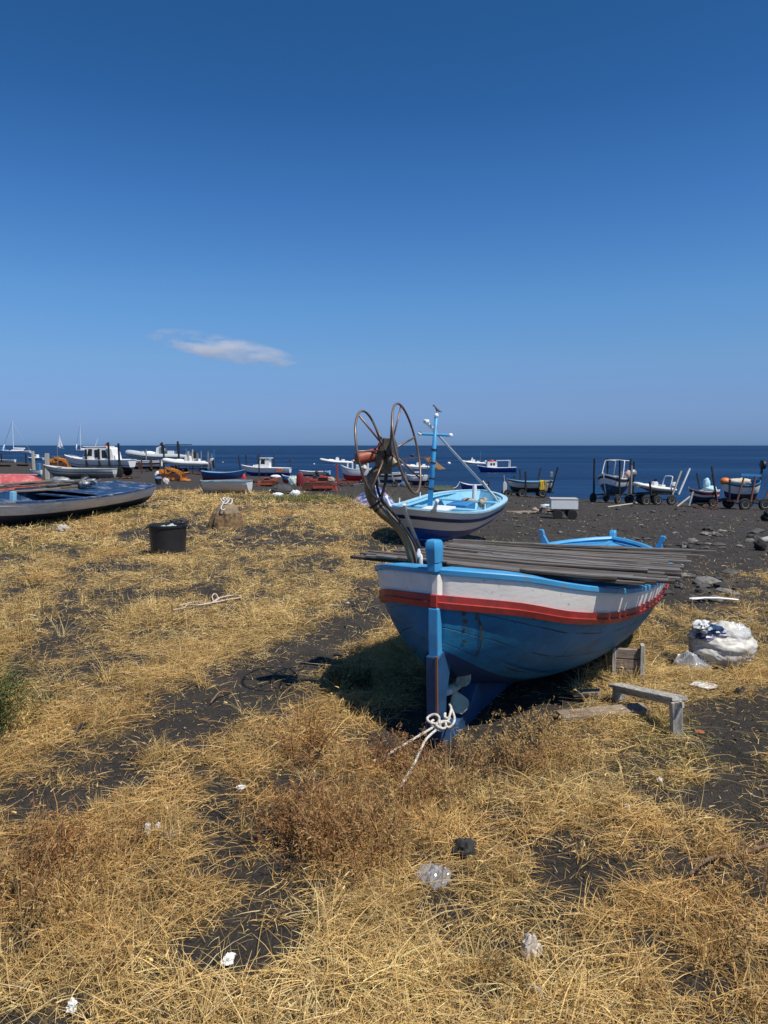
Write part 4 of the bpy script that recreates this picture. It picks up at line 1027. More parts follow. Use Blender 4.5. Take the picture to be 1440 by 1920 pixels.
    # bird on the mast head
    t = Matrix.Translation(c) @ M @ b + Vector((0, 0, .085))
    mb = MB(); rows = []
    for x, r_, z in ((-.14, .004, .02), (-.09, .016, .035), (-.04, .032, .06), (0, .036, .085), (.03, .026, .115), (.045, .022, .14), (.065, .016, .145), (.09, .003, .138)):
        rows.append([Vector((-x * .8, r_ * math.cos(q), z + r_ * 1.1 * math.sin(q))) for q in np.linspace(0, 2 * math.pi, 9)[:-1]])
    mb.grid(rows, close=True); mb.cyl((0, .012, 0), (0, .012, .06), .005, 5); mb.cyl((0, -.012, 0), (0, -.012, .06), .005, 5)
    o = mb.build('bird', mat('bird_grey', (.16, .16, .17), .8), smooth=True); o.location = t; tag(o, 'small grey bird perched on top of the light blue cross mast', 'bird')
    return T
second_boat()

# ------------------------------------------------------------------ left foreground hulk, red upturned boat, loose planks
def left_boat():
    P1 = hit(250, 950); P0 = hit(-95, 1004); ax = P0 - P1; ax.z = 0; th = math.degrees(math.atan2(ax.y, ax.x)); L = ax.length + .2
    c = (P0 + P1) / 2; c.z = c.z + .02
    tilt = math.degrees(math.atan2(P1.z - P0.z, L))
    T, pt, W_, S_ = boat('derelict_boat', 'long derelict grey-white boat with a worn blue deck, nearest boat at the left edge', 'boat', c, th, L, 2.0, .57,
        hull_paint('hulk_white', (.80, .79, .76), 0., .25, .12, (.3, .3, .3)), hull_paint('hulk_black', (.012, .025, .05), 3, .1), mat('deck_blue_worn', (.012, .05, .13), .6, var=.35, dirt=(.25, .27, .28), dirt_amt=.25, dscale=3), mat('rim_blue_worn', (.018, .06, .17), .6, dirt=(.4, .4, .38), dirt_amt=.3, dscale=4),
        wl=.52, ws=.62, sb=.10, ss_=.10, rake=.03, stripe=mat('hulk_strake', (.80, .79, .76), .6, dirt=(.35, .33, .3), dirt_amt=.2), stripe_z=(.86, .95), roll=-4)
    M = Matrix.Translation(c) @ Euler((rad(-4), 0, rad(th))).to_matrix().to_4x4()
    mb = MB(); mb.grid([[Vector((L * (t - .5), W_(t) * .93 * y, S_(t) + .02 * (1 - y * y))) for y in (-1, 0, 1)] for t in (0.01, .08, .15, .22, .30, .38, .46)]); mb.build('aft_deck', MATS['deck_blue_worn'], T)
    mb = MB(); mb.box((L * .30, .35, .52), (.10, .10, .5)); mb.build('side_post', SKYB, T, bevel=.01)
    rn = random.Random(3)
    zt = M.translation.z + .62
    specs = [((20, 935), (150, 917), .16), ((-5, 930), (120, 922), .14), ((60, 930), (170, 925), .12), ((90, 921), (165, 916), .12), ((30, 925), (105, 914), .10), ((100, 915), (160, 921), .08), ((110, 924), (178, 919), .1), ((0, 937), (90, 934), .13), ((-10, 940), (70, 932), .15), ((10, 926), (130, 926), .18), ((-15, 934), (60, 929), .16), ((40, 936), (160, 929), .15), ((5, 931), (95, 928), .18)]
    for i, (a, b, w) in enumerate(specs):
        ya = 17.0 + (a[0] / 280) * 3.2; yb = 17.0 + (b[0] / 280) * 3.2
        A = at(a[0], a[1], ya); B = at(b[0], b[1], yb); A.z = zt + i * .015; B.z = zt + i * .015 + rn.uniform(-.02, .05)
        o = MB().bar((0, 0, 0), B - A, w, .025).build('plank', [mat('plank_brown', (.20, .16, .12), .85, var=.3, bump=.5), mat('plank_grey', (.30, .27, .23), .85, var=.3, bump=.5), OLDW][i % 3]); o.location = A
        tag(o, 'loose weathered plank lying on the derelict boat at the left edge', 'plank', 'planks on the derelict boat')
    mb = MB(); c_ = at(140, 912, 18.8); c_.z = zt + .08; clutter(mb, (0, 0, 0), 9, (.5, .3, .08), .12, 4)
    for k in range(6): mb.bar((rn.uniform(-.6, .3), rn.uniform(-.3, .3), rn.uniform(0, .15)), (rn.uniform(-.2, .7), rn.uniform(-.3, .3), rn.uniform(0, .2)), .07, .02)
    o = mb.build('scrap_heap', GREYS); o.location = c_; tag(o, 'heap of pale grey scrap and sticks on the derelict boat', 'scrap')
left_boat()
def upturned():
    p = hit(34, 921); k = p.y / FPX; L = 120 * k; T = thing('upturned_boat', 'faded red hull lying upside down behind the derelict grey boat', 'boat', p, rz=rad(4))
    mb = MB(); rows = []
    for i in range(15):
        t = i / 14; w = .62 * (math.sin(math.pi * min(max(.12 + t * .80, 0), 1))) ** .6; x = L * (t - .62); h = 32 * k * (.86 + .14 * math.sin(math.pi * t))
        if t > .9: h *= .82
        rows.append([Vector((x, w * math.cos(a) * (1.0 if abs(math.cos(a)) < .9 else 1), h * math.sin(a) ** .55 if math.sin(a) > 0 else 0)) for a in np.linspace(0, math.pi, 15)])
    mb.grid(rows).add(rows[-1], [tuple(range(15))]).add(rows[0], [tuple(range(15))])
    mb.build('hull', mat('faded_red_hull', (.50, .095, .10), .65, var=.2, scale=3, dirt=(.60, .42, .40), dirt_amt=.15, dscale=6), T, smooth=True, auto=50)
    MB().bar((-L * .6, 0, 32 * k), (L * .30, 0, 31 * k), .06, .04).build('keel', mat('faded_pink', (.6, .35, .32), .7), T)
upturned()

# ------------------------------------------------------------------ tub, net bundle, parasol
def tub():
    p = hit(316, 1041); k = p.y / FPX; h = 59 * k; r1 = 36.0 * k; r0 = 31 * k
    T = thing('plastic_tub', 'round black plastic tub filled with rubbish, standing alone in the dry grass', 'tub', p)
    mb = MB(); mb.lathe([(r0 * .2, .0), (r0, 0), (r0 * 1.0, .01), (r1 * .97, h * .93), (r1 * 1.02, h * .93), (r1 * 1.03, h), (r1 * .96, h), (r1 * .93, h * .9), (r0 * .93, .15)], n=40); mb.build('tub_body', BLKP, T, smooth=True, auto=35)
    mb = MB()
    for s in (-1, 1): mb.tube(cr([(s * r1 * 1.0, -.07, h * .9), (s * r1 * 1.12, -.05, h * .88), (s * r1 * 1.12, .05, h * .88), (s * r1 * 1.0, .07, h * .9)], 3), .012, 6)
    mb.build('handle', BLKP, T, smooth=True)
    o = MB().blob((0, 0, 0), (r1 * .9, r1 * .9, h * .07), .3, 2, 24, 10, seed=3).build('rubbish_sack', mat('dark_sack', (.06, .07, .075), .6, var=.4), smooth=True); o.location = p + Vector((0, 0, h * .86)); tag(o, 'dark rubbish sack filling the black tub', 'sack')
    mb = MB(); clutter(mb, (0, 0, 0), 5, (r1 * .4, r1 * .3, .01), .045, 9); o = mb.build('litter', mat('pale_green_litter', (.45, .52, .48), .6), smooth=True); o.location = p + Vector((.05, -.05, h * .93)); tag(o, 'pale green crumpled litter on top of the black tub', 'litter')
tub()
def net_bundle():
    p = hit(425, 990); k = p.y / FPX
    T = thing('net_bundle', 'brown fishing net heaped under burlap with a white rope on top, in the grass', 'net', p)
    mb = MB(); nu, nv = 72, 26; rows = []
    from mathutils import noise as mn
    for i in range(nv + 1):
        t = i / nv; row = []
        for j in range(nu):
            a = 2 * math.pi * j / nu
            r = lerp(33, 9, t ** 1.1) * k * (1 + (1 - t) * (.07 * math.sin(a * 9 + 3 * t) + .05 * math.sin(a * 17 + 1)) + .10 * mn.noise(Vector((math.cos(a) * 1.6, math.sin(a) * 1.6, t * 2.5))) + .05 * mn.noise(Vector((a * 8, t * 9, 2))))
            z = 47 * k * (math.sin(t * math.pi / 2) ** .75) * (1 + .06 * mn.noise(Vector((math.cos(a) * 2, math.sin(a) * 2, 4))))
            row.append(Vector((r * math.cos(a), r * .85 * math.sin(a), z - .02)))
        rows.append(row)
    mb.grid(rows, close=True).add(rows[-1], [tuple(range(nu))])
    for j in range(len(mb.m)):
        i = j // nu; mb.m[j] = 0 if i > 9 else 1
    mb.build('net', [mat('burlap', (.27, .20, .125), .95, var=.3, scale=12, bump=.8), mat('net_brown', (.20, .125, .06), .95, var=.5, scale=14, bump=1.)], T, smooth=True)
    mb = MB(); rn = random.Random(2)
    for q in range(4):
        z0 = 47 * k + .01 * q; ctr = Vector((rn.uniform(-.02, .02), rn.uniform(-.03, .03), z0)); mb.tube([ctr + Vector((math.cos(a) * .10 * (1 - .12 * q), math.sin(a) * .09, .05 * math.sin(2 * a + q) + .03)) for a in np.linspace(0, 2 * math.pi, 20)[:-1]], .014, 6, closed=True)
    mb.tube(cr([(-.02, -.1, 47 * k + .04), (-.06, -.22, 40 * k), (-.02, -.27, 36 * k), (.03, -.24, 38 * k)], 4), .013, 6)
    mb.build('rope', ROPEM, T, smooth=True)
net_bundle()
def parasol():
    p = hit(702, 957); k = p.y / FPX
    T = thing('parasol', 'blue patterned parasol lying open on the ground behind the bronze hauler post', 'parasol', p + Vector((0, 0, .10)), rot=(rad(-6), rad(6), 0.3))
    m = bpy.data.materials.new('parasol_cloth'); m.use_nodes = True; n = m.node_tree; b = n.nodes['Principled BSDF']; lk = n.links.new
    tc = n.nodes.new('ShaderNodeTexCoord'); v = n.nodes.new('ShaderNodeTexVoronoi'); v.inputs['Scale'].default_value = 9.; lk(tc.outputs['Object'], v.inputs['Vector'])
    r = n.nodes.new('ShaderNodeValToRGB'); r.color_ramp.interpolation = 'CONSTANT'; e = r.color_ramp.elements; e[0].color = (.06, .11, .30, 1); e[1].position = .85; e[1].color = (.55, .25, .27, 1)
    for q_, c_ in ((.3, (.07, .13, .34)), (.5, (.40, .40, .48)), (.62, (.04, .07, .22)), (.75, (.10, .16, .38))): x = e.new(q_); x.color = (*c_, 1)
    sp = n.nodes.new('ShaderNodeSeparateColor'); lk(v.outputs['Color'], sp.inputs[0]); lk(sp.outputs[0], r.inputs[0]); lk(r.outputs[0], b.inputs['Base Color']); b.inputs['Roughness'].default_value = .8
    mb = MB(); N = 8; R0 = 52 * k; H0 = 42 * k; rows = []
    for i in range(9):
        t = i / 8; row = []
        for j in range(N * 4):
            a = 2 * math.pi * j / (N * 4); f_ = abs((j % 4) - 2) / 2
            rr = R0 * t * (1 - .06 * (1 - f_)); row.append(Vector((rr * math.cos(a), rr * math.sin(a), H0 * (1 - t ** 1.3) - .03 * t * (1 - f_))))
        rows.append(row)
    mb.grid(rows, close=True).build('canopy', m, T, smooth=True, auto=30)
    MB().cyl((0, 0, 0.0), (0, 0, H0 + .08), .012, 8).build('pole', WHT, T)
    for j in range(8):
        a = 2 * math.pi * j / 8 + .0; MB().tube([(0, 0, H0 - .02), (R0 * .5 * math.cos(a), R0 * .5 * math.sin(a), H0 * .60 - .03), (R0 * .97 * math.cos(a), R0 * .97 * math.sin(a), 0.0)], .006, 5).build('rib', CHROM, T)
parasol()

# ------------------------------------------------------------------ right row of boats on trailers at the water's edge
def right_row():
    # 1: white boat, light blue deck, yellow cloth
    g = hit(992, 932); k = g.y / FPX; th = 178; L = fitL(84, g, th); h = .42
    trailer('boat_trailer', 'dark trailer with leaning posts, under the white boat with a yellow cloth', g, th, L * 1.05, 1.5, h + .04, [(.28, -1, 1.35, .05), (-.42, 1, 2.1, -.25), (.10, 1, 1.75, .05), (-.18, -1, 2.0, -.18), (.15, -1, 1.9, .05)], axles=(-.25, .18, .48), tongue=.12, nose=False, wr=.34)
    c = g + Vector((0, 0, h)); T, pt, W_, S_ = boat('open_boat', 'white open boat with light blue deck on a trailer, yellow cloth on its side', 'boat', c, th, L, 1.65, .86, GRYW, mat('bottom_green_black', (.012, .05, .05), .6), SKYB, SKYB, wl=.42, ws=.6, rake=.10, sb=.25, stripe=DKRED, stripe_z=(.86, .95))
    MB().prism([(-L * .53, .15), (-L * .50, .15), (-L * .50, .75), (-L * .53, .8)], -.03, .03).build('rudder', MIDB, T)
    e = MB(); e.box((-L * .49, 0, 1.45), (.22, .3, .42)).box((-L * .47, 0, 1.05), (.08, .1, .5)); e.build('outboard_engine', GREYS, T, bevel=.03)
    for nm, mt_, x, w_, lb in (('towel', YELL, -.24, .32, 'yellow cloth hanging over the side of the white trailer boat'), ('sack_cloth', OCHRE, -.33, .28, 'ochre cloth hanging over the side of the white trailer boat')):
        mb = MB(); rows = []
        ws_ = W_(.5 + x)
        for i in range(9):
            t = i / 8; row = []
            for j in range(6):
                row.append(Vector((x * L + (j / 5 - .5) * w_ * (1 + .25 * t) + .03 * math.sin(i), (ws_ + .05 + .03 * math.sin(j * 2.3) + .02), 1.0 - t * 1.0 * (.85 + .1 * math.sin(j)))))
            rows.append(row)
        rows.insert(0, [Vector((v.x, v.y - .3, 1.0)) for v in rows[0]])
        o = mb.grid(rows).build(nm, mt_, smooth=True); o.location = c; o.rotation_euler = (0, 0, rad(th)); q = o.modifiers.new('s', 'SOLIDIFY'); q.thickness = .02; tag(o, lb, 'cloth')
    J = thing('jerrycan', 'whitish can strapped to the winch post left of the trailer boat', 'can', c + Vector((-L * .56, -.2, -.1)))
    MB().prism([(-.16, 0), (.16, 0), (.16, .75), (.06, .95), (-.10, .95), (-.16, .8)], -.10, .10).build('can_body', GRYW, J, bevel=.03); MB().bar((-.02, 0, .95), (-.08, 0, 1.5), .05, .05).build('support_pole', PALEW, J)
    # white box cart
    g = hit(1056, 972); k = g.y / FPX; T = thing('box_cart', 'white box on a small dark two-wheeled cart standing on the black sand', 'cart', g, rz=rad(-8))
    mb = MB(); mb.box((0, 0, 28 * k), (49 * k, 42 * k, 18 * k)); bx = mb.build('box', PLASTW, T, bevel=.01); MB().box((0, 0, 37.6 * k), (50.5 * k, 43 * k, 1.6 * k)).build('lid', mat('lid_grey', (.45, .42, .38), .6), bx, bevel=.005)
    mb = MB(); mb.bar((-30 * k, 0, 13 * k), (22 * k, 0, 15 * k), .05, .05); mb.bar((-22 * k, -.3, 16 * k), (22 * k, -.3, 16 * k), .04, .04); mb.bar((-22 * k, .3, 16 * k), (22 * k, .3, 16 * k), .04, .04); mb.build('chassis', DARKS, T)
    for x, y in ((14, -22), (14, 22), (-12, -20)):
        w = MB(); w.lathe([(5 * k, -.06), (8.5 * k, -.06), (9.2 * k, -.03), (9.2 * k, .03), (8.5 * k, .06), (5 * k, .06)], (x * k, y * k, 9.2 * k), axis='y', n=20); w.build('wheel', RUBB, T, smooth=True, auto=40)
    mb = MB(); rn = random.Random(4)
    for q in range(7):
        pts = [Vector((rn.uniform(-.35, .35), rn.uniform(-.2, .2), rn.uniform(.05, .4))) for _ in range(5)]; mb.tube(cr(pts, 5), .016, 5)
    o = mb.build('tangled_rope', ROPEB, smooth=True); o.location = hit(1036, 966); tag(o, 'tangle of beige rope against the front of the white box cart', 'rope')
    mb = MB(); clutter(mb, (0, 0, .1), 8, (.40, .2, .2), .13, 8); o = mb.build('net_heap', mat('net_pink', (.46, .36, .30), .9, var=.4), smooth=True); o.location = hit(1019, 964); tag(o, 'small heap of pinkish net left of the white box cart', 'net')
    o = MB().blob((0, 0, .34), (.25, .15, .06), .3, 2).build('cloth_piece', LBLUE, smooth=True); o.location = hit(1024, 963); tag(o, 'light blue cloth scrap on the pinkish net heap', 'cloth')
    mb = MB()
    for q in range(6):
        pts = [Vector((rn.uniform(-.6, .6), rn.uniform(-.35, .35), rn.uniform(.01, .07))) for _ in range(6)]; mb.tube(cr(pts, 5), .013, 5)
    o = mb.build('loose_net', ROPEB, smooth=True); o.location = hit(980, 962); tag(o, 'loose grey-beige rope lying flat on the sand left of the pink net', 'rope')
    # 2: white boat with frame arch
    g = hit(1148, 943); th = 222; L = fitL(66, g, th, .42); h = .62
    trailer('boat_trailer', 'dark trailer with four black posts, under the white boat with a thin arch', g, th, L * .95, 1.9, h + .05, [(.40, -1, 2.6, 0, DARKS, .0), (.30, 1, 2.5, 0, DARKS, .0), (-.30, 1, 2.6, 0, DARKS, .0), (-.35, -1, 2.6, 0, DARKS, .0), (-.5, 1, 2.4, 0, DARKS, 0)], axles=(-.34, .40), tongue=.2, nose=False, wr=.36)
    c = g + Vector((0, 0, h)); T, pt, W_, S_ = boat('motor_boat', 'white motor boat with black top stripe and blue bottom on a trailer, thin white arch', 'boat', c, th, L, 1.9, 1.15, WHT, mat('bottom_blue_dark', (.015, .08, .18), .5), WHT, WHT, wl=.50, ws=.7, rake=.13, sb=.3, stripe=DARKS, stripe_z=(.80, .93), thw=2)
    mb = MB(); x = -.05 * L; mb.tube(cr([(x + .3, -.85, 1.1), (x, -.8, 2.2), (x - .1, -.6, 2.45), (x - .1, .6, 2.45), (x, .8, 2.2), (x + .3, .85, 1.1)], 5), .035, 8); mb.tube([(x - .1, -.6, 2.45), (x - 1.2, -.6, 2.4), (x - 1.25, -.8, 1.1)], .03, 6); mb.tube([(x - .1, .6, 2.45), (x - 1.2, .6, 2.4), (x - 1.25, .8, 1.1)], .03, 6); mb.build('arch', WHT, T, smooth=True)
    e = MB(); e.box((-L * .52, 0, 1.35), (.3, .36, .5)).box((-L * .52, 0, .9), (.12, .12, .6)); e.build('outboard_engine', GREYS, T, bevel=.04)
    H = thing('net_hauling_wheel', 'small pale net hauling wheel between the arch boat and the grey inflatable', 'net hauler', c + Vector((1.05, -.4, 1.2)))
    MB().lathe([(.05, -.08), (.26, -.06), (.20, 0), (.26, .06), (.05, .08)], (.25, 0, .35), axis='y', n=20).build('sheave', GREYS, H, smooth=True); MB().blob((-.1, 0, .25), (.22, .18, .3), .2, 2).build('cover', mat('pink_cloth', (.55, .38, .33), .8), H, smooth=True); MB().bar((0, 0, -1.1), (0, 0, .3), .07, .07).build('stand', RUST, H)
    # 3: grey rib
    g = hit(1224, 946); th = 196; L = fitL(88, g, th, .40); h = .80
    trailer('boat_trailer', 'dark trailer with one leaning white post, under the grey-white inflatable', g, th, L * .9, 1.8, h, [(.42, -1, 1.9, 0, GREYS, 0), (-.32, 1, 1.6, -.35, PALEW), (-.50, 1, 1.75, -.42, WHT), (.30, 1, .9, .2, DARKS)], axles=(-.28, .12, .46), tongue=.05, nose=False, wr=.34)
    rib('inflatable_boat', 'grey-white rigid inflatable with an arch, sitting high on a dark trailer', g + Vector((0, 0, h + .02)), th, L, RIBW, mat('rib_hull_grey', (.22, .23, .22), .5), arch=.30 * L, low=.6, tilt=-5)
    # 4: small red and white boat
    g = hit(1316, 950); th = 188; L = fitL(58, g, th, .36)
    trailer('boat_trailer', 'low trailer under the small red striped boat with oars leaning on it', g, th, L * .8, 1.3, .30, [(-.45, 1, 1.9, .28, mat('rusty_red_post', (.25, .10, .07), .8)), (-.28, -1, 1.9, .22, DARKS)], axles=(-.2,), wr=.26, tongue=.1, nose=False)
    T, pt, W_, S_ = boat('rowing_boat', 'small white rowing boat with a dark red stripe and dark blue bottom at the water', 'boat', g + Vector((0, 0, .28)), th, L, 1.35, .72, WHT, NAVY, GRYW, WHT, wl=.5, ws=.6, rake=.12, sb=.3, stripe=DKRED, stripe_z=(.68, .90))
    mb = MB(); mb.blob((0, 0, 0), (.45, .3, .22), .25, 1.5); mb.blob((-.25, 0, .3), (.22, .2, .42), .25, 1.5, seed=2); o = mb.build('boat_cover', LBLUE, smooth=True); o.location = g + Vector((.55, .1, 1.12)); tag(o, 'pale blue cover heaped in the stern of the red striped rowing boat', 'cover')
    for i, (a, b) in enumerate((((1270, 950), (1295, 930)), ((1292, 949), (1300, 922)))):
        A = hit(*a); A = at(a[0], a[1], g.y - 1.3); A.z = G(A.x, A.y) + .03; B = at(b[0], b[1], g.y - .5)
        o = MB().bar((0, 0, 0), B - A, .09, .05).build('oar', [PALEW, GREYS][i]); o.location = A; tag(o, ['pale long oar propped low on the red striped rowing boat', 'short grey timber propped steeply against the red striped rowing boat'][i], 'oar' if i == 0 else 'timber')
    # 5: blue and white boat with orange buoy
    g = hit(1386, 955); th = 185; L = fitL(76, g, th, .36); h = .62
    trailer('boat_trailer', 'rusty trailer with leaning rusty posts and big wheels, under the right-most blue and white boat', g, th, L * 1.0, 1.7, h, [(.42, -1, 2.0, .15, DARKS), (-.42, 1, 2.2, -.38, mat('rust_post', (.22, .10, .07), .8)), (-.08, 1, 1.5, -.12, MATS['rust_post']), (.28, 1, 1.4, -.22, MATS['rust_post']), (.48, 1, 1.3, .05, DARKS)], mt=RUST, axles=(-.44, .08), tongue=.2, nose=False, wr=.36)
    c = g + Vector((0, 0, h)); T, pt, W_, S_ = boat('fishing_dinghy', 'blue and white fishing dinghy loaded with an orange buoy, right-most boat on a trailer', 'boat', c, th, L, 1.6, .85, WHT, NAVY, MIDB, MIDB, wl=.38, rake=.10, sb=.28, ss_=.35, stripe=DARKS, stripe_z=(.86, .95))
    o = MB().blob((0, 0, 0), (.30, .26, .24), 0, 1, 16, 10).build('buoy', ORBUOY, smooth=True); o.location = c + Vector((-.95, -.1, 1.05)); tag(o, 'orange buoy lying in the right-most blue and white dinghy', 'buoy')
    o = MB().blob((0, 0, 0), (.75, .4, .28), .3, 1.6, seed=3).build('folded_tarp', CREAM, smooth=True); o.location = c + Vector((-.1, 0, 1.0)); tag(o, 'cream tarpaulin folded in the right-most blue and white dinghy', 'tarpaulin')
    H = thing('net_hauling_wheel', 'dark net hauling wheel standing on the stern of the right-most dinghy', 'net hauler', c + Vector((1.2, 0, .9)))
    MB().bar((0, 0, 0), (.05, 0, .9), .1, .1).build('stand', DARKS, H); MB().lathe([(.05, -.09), (.28, -.07), (.18, 0), (.28, .07), (.05, .09)], (.1, 0, 1.15), axis='x', n=20).build('sheave', DARKS, H, smooth=True); MB().bar((0, 0, .5), (-1.2, 0, .55), .2, .15).build('tiller_box', MIDB, H)
    # long pole on sand
    A = hit(1140, 952); B = hit(1206, 943); o = MB().tube([(0, 0, .04), (B - A) + Vector((0, 0, .06))], .045, 8).build('sand_pole', PALEW, smooth=True); o.location = A; tag(o, 'long pale pole lying on the black sand below the trailers', 'pole')
    # small black boulder group at right edge
    for px_, py_, w_, lb in ((1440, 978, 22, 'black boulder at the right edge on the open black sand'), (1424, 1032, 20, 'charred dark lump beside a grey log at the right edge')):
        g = hit(px_, py_); k = g.y / FPX; o = MB().blob((0, 0, w_ * .4 * k), (w_ * .55 * k, w_ * .4 * k, w_ * .55 * k), .5, 2.4, 22, 14, seed=px_).build('boulder', mat('charred', (.02, .018, .017), .9, var=.4), smooth=True); o.location = g; tag(o, lb, 'boulder')
    A = hit(1428, 1018); B = hit(1475, 1016); o = MB().tube([(0, 0, .05), (B - A) * .5 + Vector((0, 0, .1)), (B - A) + Vector((0, 0, .07))], [.08, .085, .07], 9).build('log', PALEW, smooth=True); o.location = A; tag(o, 'grey driftwood log at the right edge beside the charred lump', 'log')
right_row()

# ------------------------------------------------------------------ boats afloat
def afloat():
    def sea(px, py): return hit(px, py, True)
    p = sea(931, 885); L = fitL(72, p, 180); D = .115 * L
    T, pt, W_, S_ = boat('cabin_boat', 'blue and white small fishing boat with a red-topped cabin, afloat right of the cross mast', 'boat', p + Vector((0, 0, -.15)), 180, L, .30 * L, D * 1.15, mat('afloat_blue', (.01, .07, .33), .45), NAVY, WHT, WHT, wl=.25, ws=.7, rake=.08, sb=.4, ss_=.1, cover=True, kdepth=0)
    k = p.y / FPX
    cb = MB(); cb.prism([(-.12 * L, D), (.24 * L, D), (.20 * L, D + 11 * k), (-.02 * L, D + 13 * k), (-.02 * L, D + 12 * k), (-.12 * L, D + 2 * k)][:0] or [(.0 * L, D), (.26 * L, D), (.245 * L, D + 12.5 * k), (.0 * L, D + 12.5 * k)], -.09 * L, .09 * L); cab = cb.build('cabin', WHT, T, bevel=.03)
    for x in (.08, .15): MB().box((x * L, .091 * L, D + 8 * k), (3.2 * k, .01 * L, 4 * k)).build('window', GLASS, cab)
    MB().blob((.13 * L, 0, D + 12.5 * k), (6 * k, 4 * k, 4 * k), 0, 1).build('red_dome', REDP, cab, smooth=True)
    mb = MB()
    for s in (-1, 1):
        mb.bar((-.34 * L, s * .1 * L, D), (-.34 * L, s * .1 * L, D + 15 * k), .9 * k, .9 * k); mb.bar((-.34 * L, s * .1 * L, D + 15 * k), (.0 * L, s * .08 * L, D + 14.5 * k), 1.2 * k, 1.2 * k)
    mb.bar((-.34 * L, -.1 * L, D + 15 * k), (-.34 * L, .1 * L, D + 15 * k), 1. * k, 1 * k); mb.build('awning_frame', WHT, T)
    for nm, px0, py0, w_, th_, ar, lb in (('inflatable_boat', 887, 870, 46, 185, 0, 'white inflatable boat afloat, just left of the red-domed fishing boat'), ('inflatable_boat', 631, 869, 62, 184, 0, 'white inflatable boat afloat to the left of the tall hauler hoops')):
        p = sea(px0, py0); L = fitL(w_, p, th_); T = rib(nm, lb, p + Vector((0, 0, -.06 * L)), th_, L, RIBW, WHT, arch=ar, low=.1, tilt=-2)
        if px0 == 887: MB().prism([(-.02 * L, .15 * L), (.12 * L, .15 * L), (.05 * L, .36 * L)], -.02 * L, .02 * L).build('raised_screen', WHT, T); MB().cyl((-.3 * L, 0, .15 * L), (-.3 * L, 0, .58 * L), .012, 5).build('aerial', WHT, T)
    # blue rowing boat near shore with outboard
    g = hit(888, 922); th = 172; L = fitL(54, g, th); 
    T, pt, W_, S_ = boat('rowing_boat', 'plain dark blue rowing boat with a small outboard, directly behind the cross mast boat', 'boat', g + Vector((0, 0, .05)), th, L, 1.4, .58, ROYAL, NAVY, WHT, WHT, wl=.2, ws=.6, rake=.1, sb=.45)
    MB().box((-L * .52, 0, .75), (.22, .24, .35)).box((-L * .53, 0, .35), (.08, .08, .6)).build('outboard_engine', DARKS, T, bevel=.03)
    # sailboats
    def sailboat(px, py, wpx, hpx, th, lb, sails, mastx=.08, genoa=False):
        p = sea(px, py); k = p.y / FPX; L = wpx * k / max(abs(math.cos(rad(th))), .3); H = hpx * k
        T, pt, W_, S_ = boat('sailing_yacht', lb, 'sailing yacht', p + Vector((0, 0, -.03 * L)), th, L, .26 * L, .105 * L, WHT, NAVY, WHT, WHT, wl=.2, ws=.5, rake=.08, sb=.15, cover=True, kdepth=0)
        cb = MB(); cb.prism([(-.25 * L, .1 * L), (.18 * L, .1 * L), (.10 * L, .15 * L), (-.25 * L, .16 * L)], -.07 * L, .07 * L); cb.build('coachroof', WHT, T, bevel=.05)
        MB().cyl((mastx * L, 0, .1 * L), (mastx * L, 0, H), max(.5 * k, .08), 8, r2=.35 * k).build('mast', WHT, T)
        if not sails:
            MB().cyl((mastx * L, 0, .2 * L), (-.32 * L, 0, .19 * L), 1.0 * k, 8).build('boom', WHT, T)
            mb = MB(); mb.tube([(.48 * L, 0, .12 * L), (mastx * L, 0, H * .97)], .35 * k, 5); mb.tube([(-.48 * L, 0, .12 * L), (mastx * L, 0, H * .99)], .12 * k, 4); mb.build('stay', GREYS, T)
            MB().tube([(.46 * L, 0, .13 * L), (.42 * L, 0, .13 * L + 5 * k), (.38 * L, 0, .13 * L + 11 * k)], [1.6 * k, 1.2 * k, .3 * k], 8).build('furled_sail', WHT, T, smooth=True)
        else:
            def sail(pts, nm):
                a, b, c_ = [Vector(q) for q in pts]; rows = []
                for i in range(9):
                    t = i / 8; l = a.lerp(c_, t); r_ = b.lerp(c_, t); rows.append([l.lerp(r_, s) + Vector((0, .05 * L * math.sin(math.pi * s) * (1 - t), 0)) for s in np.linspace(0, 1, 7)])
                o = MB().grid(rows).build(nm, mat('sail_cloth', (.80, .80, .80), .7, bump=0), T, smooth=True); q = o.modifiers.new('s', 'SOLIDIFY'); q.thickness = .05
            sail([(mastx * L - .1, 0, .18 * L), (-.45 * L, 0.1 * L, .18 * L), (mastx * L, 0, H * .98)], 'mainsail'); sail([(.5 * L, 0, .12 * L), (0.02 * L, .12 * L, .16 * L), (mastx * L, 0, H * .85)], 'jib')
    sailboat(30, 849.5, 54, 61, 180, 'white yacht at anchor with bare mast, left-most of the yachts', False)
    sailboat(113, 841, 13, 25, 180, 'distant white sailing yacht with its sails up', True)
    sailboat(155, 846, 27, 53, 180, 'white bare-masted yacht at anchor, partly behind the white cabin cruiser', False, mastx=.12)
    p = sea(67, 863); L = fitL(36, p, 165); k = p.y / FPX
    T, pt, W_, S_ = boat('cabin_boat', 'small pale cabin boat afloat between the left-most yacht and the orange digger', 'boat', p + Vector((0, 0, -.1)), 165, L, .3 * L, .15 * L, mat('pale_blue_hull', (.40, .50, .56), .5), NAVY, WHT, WHT, wl=.2, ws=.7, cover=True, kdepth=0)
    cb = MB(); cb.prism([(-.15 * L, .15 * L), (.15 * L, .15 * L), (.08 * L, .33 * L), (-.15 * L, .33 * L)], -.1 * L, .1 * L); cab = cb.build('cabin', WHT, T, bevel=.05); MB().box((0.0, .102 * L, .27 * L), (.16 * L, .01, .06 * L)).build('window', GLASS, cab)
